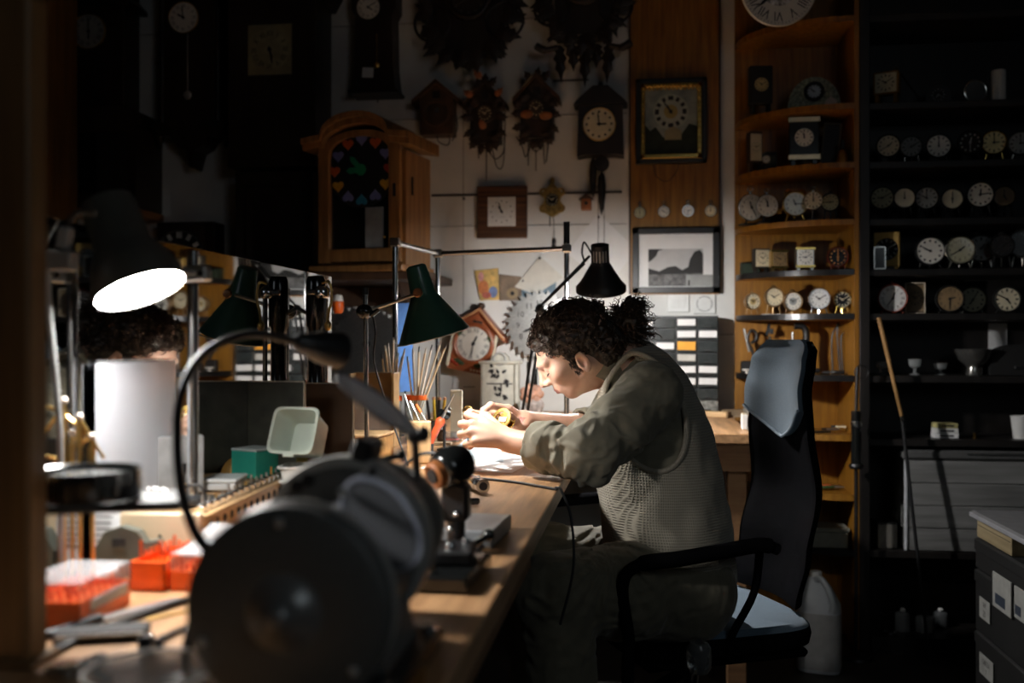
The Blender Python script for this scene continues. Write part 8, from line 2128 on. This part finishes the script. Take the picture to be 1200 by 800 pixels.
# seat
mb = MB(MBLUE); n = 40
def seat_ring(s, z):
    out = []
    for i in range(n):
        a = 2 * PI * i / n; ex = .42; out.append((.245 * s * math.copysign(abs(math.cos(a)) ** ex, math.cos(a)), .245 * s * math.copysign(abs(math.sin(a)) ** ex, math.sin(a)), z))
    return out
prof = [(.01, .425), (.92, .425), (.985, .435), (1.0, .455), (.985, .475), (.93, .488), (.6, .484), (.01, .480)]
vs = []
for s, z in prof: vs += seat_ring(s, z)
mb.add(vs, [(i * n + k, i * n + (k + 1) % n, (i + 1) * n + (k + 1) % n, (i + 1) * n + k) for i in range(len(prof) - 1) for k in range(n)], True)
mb.mat(MCHB)
for k_ in range(len(mb.f)):
    if k_ < 4 * n: mb.mi[k_] = 1
mb.build('seat', t)
mb = MB(MCHB); mb.box((0, 0, .412), (.42, .42, .022), b=.008); mb.build('seat_pan', t)
for s in (1, -1):
    y = s * .285
    k = 1.40 if s > 0 else 1.36; ox = .075 if s > 0 else 0
    pts = [(.10, y * .7, .405), (.25 + ox, y * k, .43), (.262 + ox, y * k, .55), (.275 + ox, y * k, .655), (.24 + ox, y * k, .694), (.14 + ox, y * k, .702), (.03 + ox, y * (k - .06), .708), (-.06 + ox, y * (k - .1), .712), (-.10 + ox, y * (k - .1), .700)]
    mb = MB(MCHB); p_ = spline(pts, 8); mb.tube(p_, [.0125 + .004 * (1 if 32 < i < 60 else 0) for i in range(len(p_))], seg=12); mb.build('armrest', t)
for s in (1, -1):
    mb = MB(MCHB); y = s * .285; ox = .075 if s > 0 else 0; mb.tube(spline([(-.06 + ox, y * (1.28 if s > 0 else .9), .706), (-.01, y * 1.04, .59), (.02, y * .9, .49), (.02, y * .8, .425), (.02, y * .6, .405)], 6), .009, seg=10); mb.build('armrest_strut', t)
mb = MB(MIRON); mb.cyl((0, 0, .13), (0, 0, .41), .028, .022, seg=20); mb.build('gas_column', t)
for i in range(5):
    a = 2 * PI * i / 5 + .3; d = Vector((math.cos(a), math.sin(a), 0))
    mb = MB(MCHB); mb.cyl(d * .02 + Vector((0, 0, .12)), d * .29 + Vector((0, 0, .075)), .024, .015, seg=12); lg = mb.build('star_leg', t)
    mb = MB(MCHB); p = d * .29; q = Vector((-d.y, d.x, 0)); mb.cyl(p + q * .022 + Vector((0, 0, .0285)), p - q * .022 + Vector((0, 0, .0285)), .028, seg=20); mb.cyl(p + Vector((0, 0, .04)), p + Vector((0, 0, .075)), .007, seg=10); mb.build('caster', lg)
kp = PT(819, 770, 2.0) - CS; kp = Matrix.Rotation(-rz, 3, 'Z') @ kp
mb = MB(M('clear_knob', (.6, .62, .62), r=.08, trans=.8, ior=1.4)); mb.lathe([(.018, -.03), (.024, -.02), (.026, .0), (.024, .02), (.018, .03)], kp, (0, 0, 1), seg=24); mb.build('tension_knob', t)
mb = MB(MIRON); mb.cyl(kp + Vector((0, 0, .03)), Vector((kp.x * .62, kp.y * .62, .405)), .008, seg=10); mb.build('knob_stem', t)

# ================================================================== TOOLS AND STORAGE ON THE CURVED SHELVES
S = SHZ
def at(px, Y): return PY(px, 400, Y).x
def on(name, label, cat, px, Y, key, rz=0, dz=.0006, **k): return thing(name, label, cat, (at(px, Y), Y, S[key] + dz), rz, **k)
zz = lambda py, Y, px=930: PY(px, py, Y).z
Y = 4.06
t = on('clamp', 'steel G-clamp with round jaw leaning against the orange panel, nearest the wall strip', 'clamp', 882, Y, 'G')
o = Vector(t.location); q = lambda px, py, Y=4.06: PY(px, py, Y) - o
mb = MB(MIRON); mb.tube(spline([q(886, 429), q(882, 412), q(876, 398), q(880, 387), q(886, 390), q(886, 398), q(880, 402)], 6), .006, seg=10); mb.build('frame', t)
mb = MB(MSTEEL); mb.cyl(q(872, 385), q(878, 412), .005, seg=12); mb.build('screw_rod', t); mb = MB(MIRON); mb.box((q(886, 429).x, 0, .004), (.03, .03, .007), b=.001); mb.build('foot', t)
t = on('clamp', 'small bright toolmaker clamp leaning beside the G-clamp on the tool shelf', 'clamp', 906, Y, 'G'); o = Vector(t.location)
mb = MB(MCHROME); mb.box(q(900, 386), (.012, .012, .05), b=.002, R=Matrix.Rotation(.25, 3, 'Y')); mb.box(q(904, 388), (.016, .012, .022), b=.002); mb.build('jaw', t); mb = MB(MIRON); mb.cyl(q(902, 394), Vector((0, 0, .003)), .006, .004, seg=12); mb.build('handle', t)
t = on('bracket_tool', 'black hooked bracket standing behind the top of the blue chair back', 'bracket', 944, Y, 'G'); o = Vector(t.location)
mb = MB(MBLACK); mb.tube(spline([Vector((0, -.03, .022)), q(944, 410, 4.03), q(945, 391, 4.03), q(941, 383, 4.03), q(931, 382, 4.03)], 8), .013, seg=12); mb.build('hook', t); mb = MB(MBLACK); mb.box((0, 0, .004), (.05, .04, .007), b=.002); mb.build('base', t)
t = on('small_punch', 'small bright punch peeking above the blue chair back on the tool shelf', 'punch', 928, Y, 'G'); o = Vector(t.location); mb = MB(MSTEEL); mb.cyl((0, 0, .004), q(929, 389), .005, seg=10); mb.build('shaft', t); mb = MB(MIRON); mb.lathe([(.014, 0), (.014, .004), (.005, .006)], (0, 0, 0)); mb.build('base', t)
for px, py, b0, b1, lab in ((982, 379, 976, 985, 'large iron divider calliper leaning against the orange panel'), (998, 386, 993, 999, 'smaller iron divider calliper next to the bookcase edge')):
    t = on('divider', lab, 'calliper', (b0 + b1) / 2 if px < 990 else 992, Y if px < 990 else 3.99, 'G'); Yq = Y if px < 990 else 3.99; o = Vector(t.location); px -= 0 if px < 990 else 5; b0 -= 0 if px < 990 else 5; b1 -= 0 if px < 990 else 5
    for e in (b0, b1): 
        p = PY(e, 430, Yq) - o; p.z = .002
        mb = MB(MIRON); mb.tube(spline([p, PY(px - (9 if e == b0 else 1) * .8, 396, Yq) - o, PY(px, py + 2, Yq) - o], 6), .0034, seg=8); mb.build('leg', t)
    mb = MB(MIRON); mb.ell(PY(px, py + 1, Yq) - o, (.009, .006, .009), 12, 8); mb.build('pivot', t)
t = on('black_punch_box', 'little black stand with white round dish on the tool shelf next to the wall strip', 'stand', 876, 3.99, 'G'); mb = MB(MBLACK); mb.box((0, .01, .025), (.05, .03, .048), b=.003); mb.build('stand_body', t); mb = MB(MWHITE); mb.lathe([(.016, .012), (.02, .018), (.001, .019)], (-.005, -.025, 0)); mb.cyl((-.005, -.025, .0), (-.005, -.025, .012), .006, seg=12); mb.build('dish', t)
t = on('iron_vise', 'black iron vise half hidden behind the blue chair back', 'vise', 894, 3.97, 'G'); mb = MB(MIRON); mb.box((0, 0, .02), (.05, .04, .038), b=.004); mb.box((.008, 0, .052), (.022, .036, .026), b=.003); mb.build('body', t); mb = MB(MIRON); mb.cyl((-.03, -.022, .03), (.03, -.022, .03), .003, seg=8); mb.build('handle', t)
t = on('pliers', 'black-handled pliers lying on the tool shelf beside the chair back', 'pliers', 974, 3.93, 'G', .1); mb = MB(MBLACK)
mb.tube(spline([(-.002, 0, .008), (.02, .012, .009), (.045, .012, .008)], 5), .0065, seg=10); mb.tube(spline([(-.002, 0, .008), (.02, -.012, .009), (.045, -.014, .008)], 5), .0065, seg=10); mb.build('handle', t); mb = MB(MSTEEL); mb.cyl((0, 0, .008), (-.035, 0, .008), .007, .003, seg=10); mb.build('jaw', t)
t = on('hand_drill', 'dark ribbed hand drill chuck lying on the tool shelf behind pliers', 'drill', 952, 3.99, 'G', -.1); mb = MB(MIRON); mb.lathe([(.008, -.03), (.011, -.02), (.009, -.01), (.012, 0), (.009, .012), (.011, .02), (.006, .03)], (0, 0, .0125), (1, .1, 0), seg=18); mb.build('chuck', t); mb = MB(MNICK); mb.ell((-.036, -.003, .0125), .006, 10, 8); mb.build('tip', t)
# shelf H
t = on('cardboard_bundle', 'grey cardboard carton standing at the end of the wall bench behind the chair', 'carton', 884, 3.97, 'H', .1); mb = MB(M('grey_carton', (.34, .31, .26), r=.7)); h = zz(478, 3.97, 884) - S['H']; mb.box((0, 0, h / 2), (.075, .07, h - .001), b=.003); mb.build('body', t); mb = MB(M('grey_carton2', (.42, .40, .36), r=.5)); mb.box((0, -.036, h * .5), (.05, .001, h * .7)); mb.build('plastic_window', t)
for i, (px, lab, mt_) in enumerate(((962, 'long dark tool lying lowest in the small heap on the lower orange shelf', MIRON), (974, 'pale metal tool crossing the heap on the lower orange shelf', MSTEEL), (984, 'cream label tag lying on the heap at the lower orange shelf', MDIALC))):
    t = on('flat_tool', lab, 'tool', px, 3.90 + .02 * i, 'H', .3 - .35 * i, .0006 + .0085 * i); mb = MB(mt_); mb.box((0, 0, .004), (.075 - .012 * i, .014, .007), b=.001); mb.build('blade', t); mb = MB(MBLACK); mb.box((-.03 + .004 * i, 0, .004), (.018, .0145, .0074), b=.001); mb.build('grip', t)
# shelf I : red pliers
t = on('red_pliers', 'orange-red handled pliers with green grips lying on a low orange shelf', 'pliers', 972, 3.93, 'I', -.12)
mb = MB(M('red_grip', (.55, .09, .02), r=.4)); mb.tube(spline([(.02, 0, .012), (-.005, .012, .014), (-.045, .014, .010)], 6), .007, seg=10); mb.build('handle', t)
mb = MB(M('green_grip', (.05, .09, .03), r=.4)); mb.tube(spline([(.02, 0, .012), (-.005, -.012, .013), (-.045, -.020, .010)], 6), .007, seg=10); mb.build('handle', t)
mb = MB(MSTEEL); mb.cyl((.018, 0, .012), (.055, 0, .012), .009, .003, seg=10); mb.build('jaw', t)
# shelf J : pale storage box
a, b = at(926, 3.90), at(990, 3.90)
t = thing('storage_box', 'long pale grey-green lidded box on the lowest curved shelf', 'box', ((a + b) / 2 + .012, 3.905, S['J'] + .0006), 0)
MPG = M('pale_green_box', (.36, .37, .31), r=.6); w = b - a; mb = MB(MPG); mb.box((0, 0, .030), (w - .02, .12, .058), b=.002); mb.build('body', t); mb = MB(MPG); mb.box((0, 0, .068), (w - .01, .128, .016), b=.003); mb.build('lid', t)
# jug on the floor
Yj = 3.60; c = PY(960, 778, Yj)
t = thing('plastic_jug', 'translucent white plastic jug with moulded handle standing on the floor below the pale box', 'jug', (c.x, Yj, .0006), -.25)
hj = PY(952, 670, Yj).z
def sq_rings(mb, prof, n=32, ex=.5, dep=.8):
    vs = []
    for w_, z, ox in prof:
        for i in range(n):
            a = 2 * PI * i / n; vs.append((ox + w_ * math.copysign(abs(math.cos(a)) ** ex, math.cos(a)), dep * w_ * math.copysign(abs(math.sin(a)) ** ex, math.sin(a)), z))
    mb.add(vs, [(i * n + k, i * n + (k + 1) % n, (i + 1) * n + (k + 1) % n, (i + 1) * n + k) for i in range(len(prof) - 1) for k in range(n)], True)
MJUG = M('jug_plastic', (.62, .66, .70), r=.4, trans=.12, var=.04)
W_ = .074
mb = MB(MJUG); sq_rings(mb, [(.001, .002, 0), (W_ * .94, .002, 0), (W_, .012, 0), (W_, hj * .62, 0), (W_ * .96, hj * .68, 0), (W_ * .62, hj * .86, -.008), (W_ * .36, hj * .94, -.012), (W_ * .30, hj * .955, -.012), (.001, hj * .955, -.012)]); mb.build('body', t)
mb = MB(M('jug_liquid', (.40, .40, .40), r=.3)); sq_rings(mb, [(W_ + .0006, .014, 0), (W_ + .0006, hj * .61, 0)], 32); mb.build('filled_band', t)
mb = MB(MJUG); mb.tube(spline([(-.012, -.02, hj * .93), (.01, -.035, hj * .95), (.034, -.048, hj * .86), (.050, -.056, hj * .72), (.045, -.052, hj * .64)], 8), .011, seg=12); mb.build('handle', t)
mb = MB(MWHITE); mb.lathe([(.021, hj * .955), (.021, hj * 1.0), (.018, hj * 1.01), (.001, hj * 1.01)], (-.012, 0, 0), seg=24); mb.build('cap', t)
# ---- stack of boxes at the right edge
XS = 1.05
def face_y(px): d = ray(px, 400); return d.y * XS / d.x
yb = face_y(1143)
def sbox(label, z0, z1, y0, y1, x1, mat, lid=None):
    t = thing('archive_box', label, 'box', (XS + (x1 - XS) / 2, (y0 + y1) / 2, z0 + .0008)); h = z1 - z0
    mb = MB(mat); mb.box((0, 0, h / 2), (x1 - XS, y1 - y0, h - .002), b=.004); mb.build('body', t)
    mb = MB(mat); mb.box((0, 0, h - .022), (x1 - XS + .006, y1 - y0 + .006, .036), b=.003); mb.build('lid', t)
    return t
MARC = M('archive_black', (.010, .010, .010), r=.6)
MOLDP = M('dim_paper', (.30, .30, .28), r=.8)
def lab_on(t, px0, py0, px1, py1, txts, mat=MOLDP):
    y0, y1 = face_y(px0), face_y(px1); p0, p1 = PX(px0, py0, XS), PX(px1, py1, XS)
    z1, z0 = p0.z, p0.z - abs((PX(px0, py0, XS).z - PX(px0, py1, XS).z)) * .82
    loc = Vector(t.location); mb = MB(mat); mb.box((XS - .005 - loc.x, (y0 + y1) / 2 - loc.y, (z0 + z1) / 2 - loc.z), (.0016, abs(y1 - y0), z1 - z0)); mb.build('label_card', t)
    mb = MB(MINK)
    for tx, fz, fh in txts: mb.text(tx, (XS - .0062 - loc.x, (y0 + y1) / 2 - loc.y, z0 + (z1 - z0) * fz - loc.z), (z1 - z0) * fh, x=(0, -1, 0), up=(0, 0, 1), sx=.9)
    mb.build('lettering', t)
t1 = sbox('lowest black archive box at the edge of the stack, white label lettered OBEZA', 0, .235, yb - .62, yb, 1.62, MARC); lab_on(t1, 1150, 763, 1166, 792, (('OBEZA', .68, .26), ('7', .24, .26)))
t2 = sbox('middle black archive box of the stack with small two-line white label', .2365, .43, yb - .62, yb, 1.62, MARC); lab_on(t2, 1150, 698, 1162, 727, (('SEIE', .72, .22), ('20', .3, .3)))
t3 = sbox('upper black archive box of the stack under the tan wooden box', .4315, .528, yb - .62, yb, 1.62, MARC)
y1_ = face_y(1183)
t = thing('tan_box', 'tan wooden box under the grey board on top of the black archive boxes', 'box', (XS + .2, (yb + y1_) / 2, .529)); mb = MB(WOOD('tan_wood', (.26, .20, .11), (.34, .27, .16), axis='y')); mb.box((0, 0, .028), (.39, yb - y1_, .054), b=.002); mb.build('body', t); mb = MB(MBLACKM); mb.box((-.1952, 0, .040), (.001, yb - y1_ - .01, .0015)); mb.build('lid_seam', t)
t = thing('grey_board', 'grey padded board lying over the tan wooden box on the stack', 'board', (XS + .26, yb - .30, .586)); mb = MB(M('grey_felt', (.15, .15, .155), r=.8, var=.1)); mb.box((0, 0, .013), (.54, .66, .024), b=.008); mb.build('pad', t); mb = MB(M('grey_edge', (.28, .28, .30), r=.5)); mb.box((-.271, 0, .013), (.004, .64, .014), b=.0015); mb.build('edge_strip', t)
for i, (px0, py0, px1, py1, lab) in enumerate(((1166, 668, 1190, 708, 'white booklet with dark picture hung on the side of the middle archive box'), (1192, 685, 1206, 722, 'white booklet nearest the picture edge hung on the black archive boxes'))):
    y0, y1 = face_y(px0), face_y(px1); zt = PX(px0, py0, XS).z; zb = PX(px0, py1, XS).z
    t = thing('booklet', lab, 'booklet', (XS - .0075, (y0 + y1) / 2, zb)); mb = MB(MOLDP); mb.box((0, 0, (zt - zb) / 2), (.005, abs(y1 - y0) * .9, zt - zb), b=.001); mb.build('cover', t)
    mb = MB(M('booklet_dark', (.03, .04, .06), r=.6)); mb.box((-.0029, .01, (zt - zb) * .28), (.0006, abs(y1 - y0) * .5, (zt - zb) * .3)); mb.build('cover_picture', t)
# ================================================================== LIGHT
w = bpy.data.worlds.new('world'); sc.world = w; w.use_nodes = True
w.node_tree.nodes['Background'].inputs['Color'].default_value = (0.8, 0.9, 1.0, 1)
w.node_tree.nodes['Background'].inputs['Strength'].default_value = 0.0
sc.view_settings.view_transform = 'Standard'; sc.view_settings.look = 'None'; sc.view_settings.gamma = 1.0
sc.view_settings.use_curve_mapping = False
sc.view_settings.exposure = 0.0
sc.cycles.use_denoising = True
sc.cycles.max_bounces = 8; sc.cycles.diffuse_bounces = 4; sc.cycles.glossy_bounces = 4; sc.cycles.transmission_bounces = 6; sc.cycles.transparent_max_bounces = 8
sc.cycles.sample_clamp_indirect = 4.0
sc.cycles.caustics_reflective = False; sc.cycles.caustics_refractive = False
def area(name, loc, aim, size, power, col):
    l = bpy.data.lights.new(name, 'AREA'); l.shape = 'RECTANGLE'; l.size, l.size_y = size; l.energy = power; l.color = col
    o = bpy.data.objects.new(name, l); COL.objects.link(o); o.location = loc
    o.rotation_euler = (Vector(aim) - Vector(loc)).to_track_quat('-Z', 'Y').to_euler()
    return o
# added fill light, standing in for dim daylight from behind the camera
area('rear_fill_light', (1.0, -.5, 2.0), (-.1, 2.2, 1.0), (1.0, .8), 2.2, (.82, .93, 1.0))
sc.view_settings.exposure = 0.85
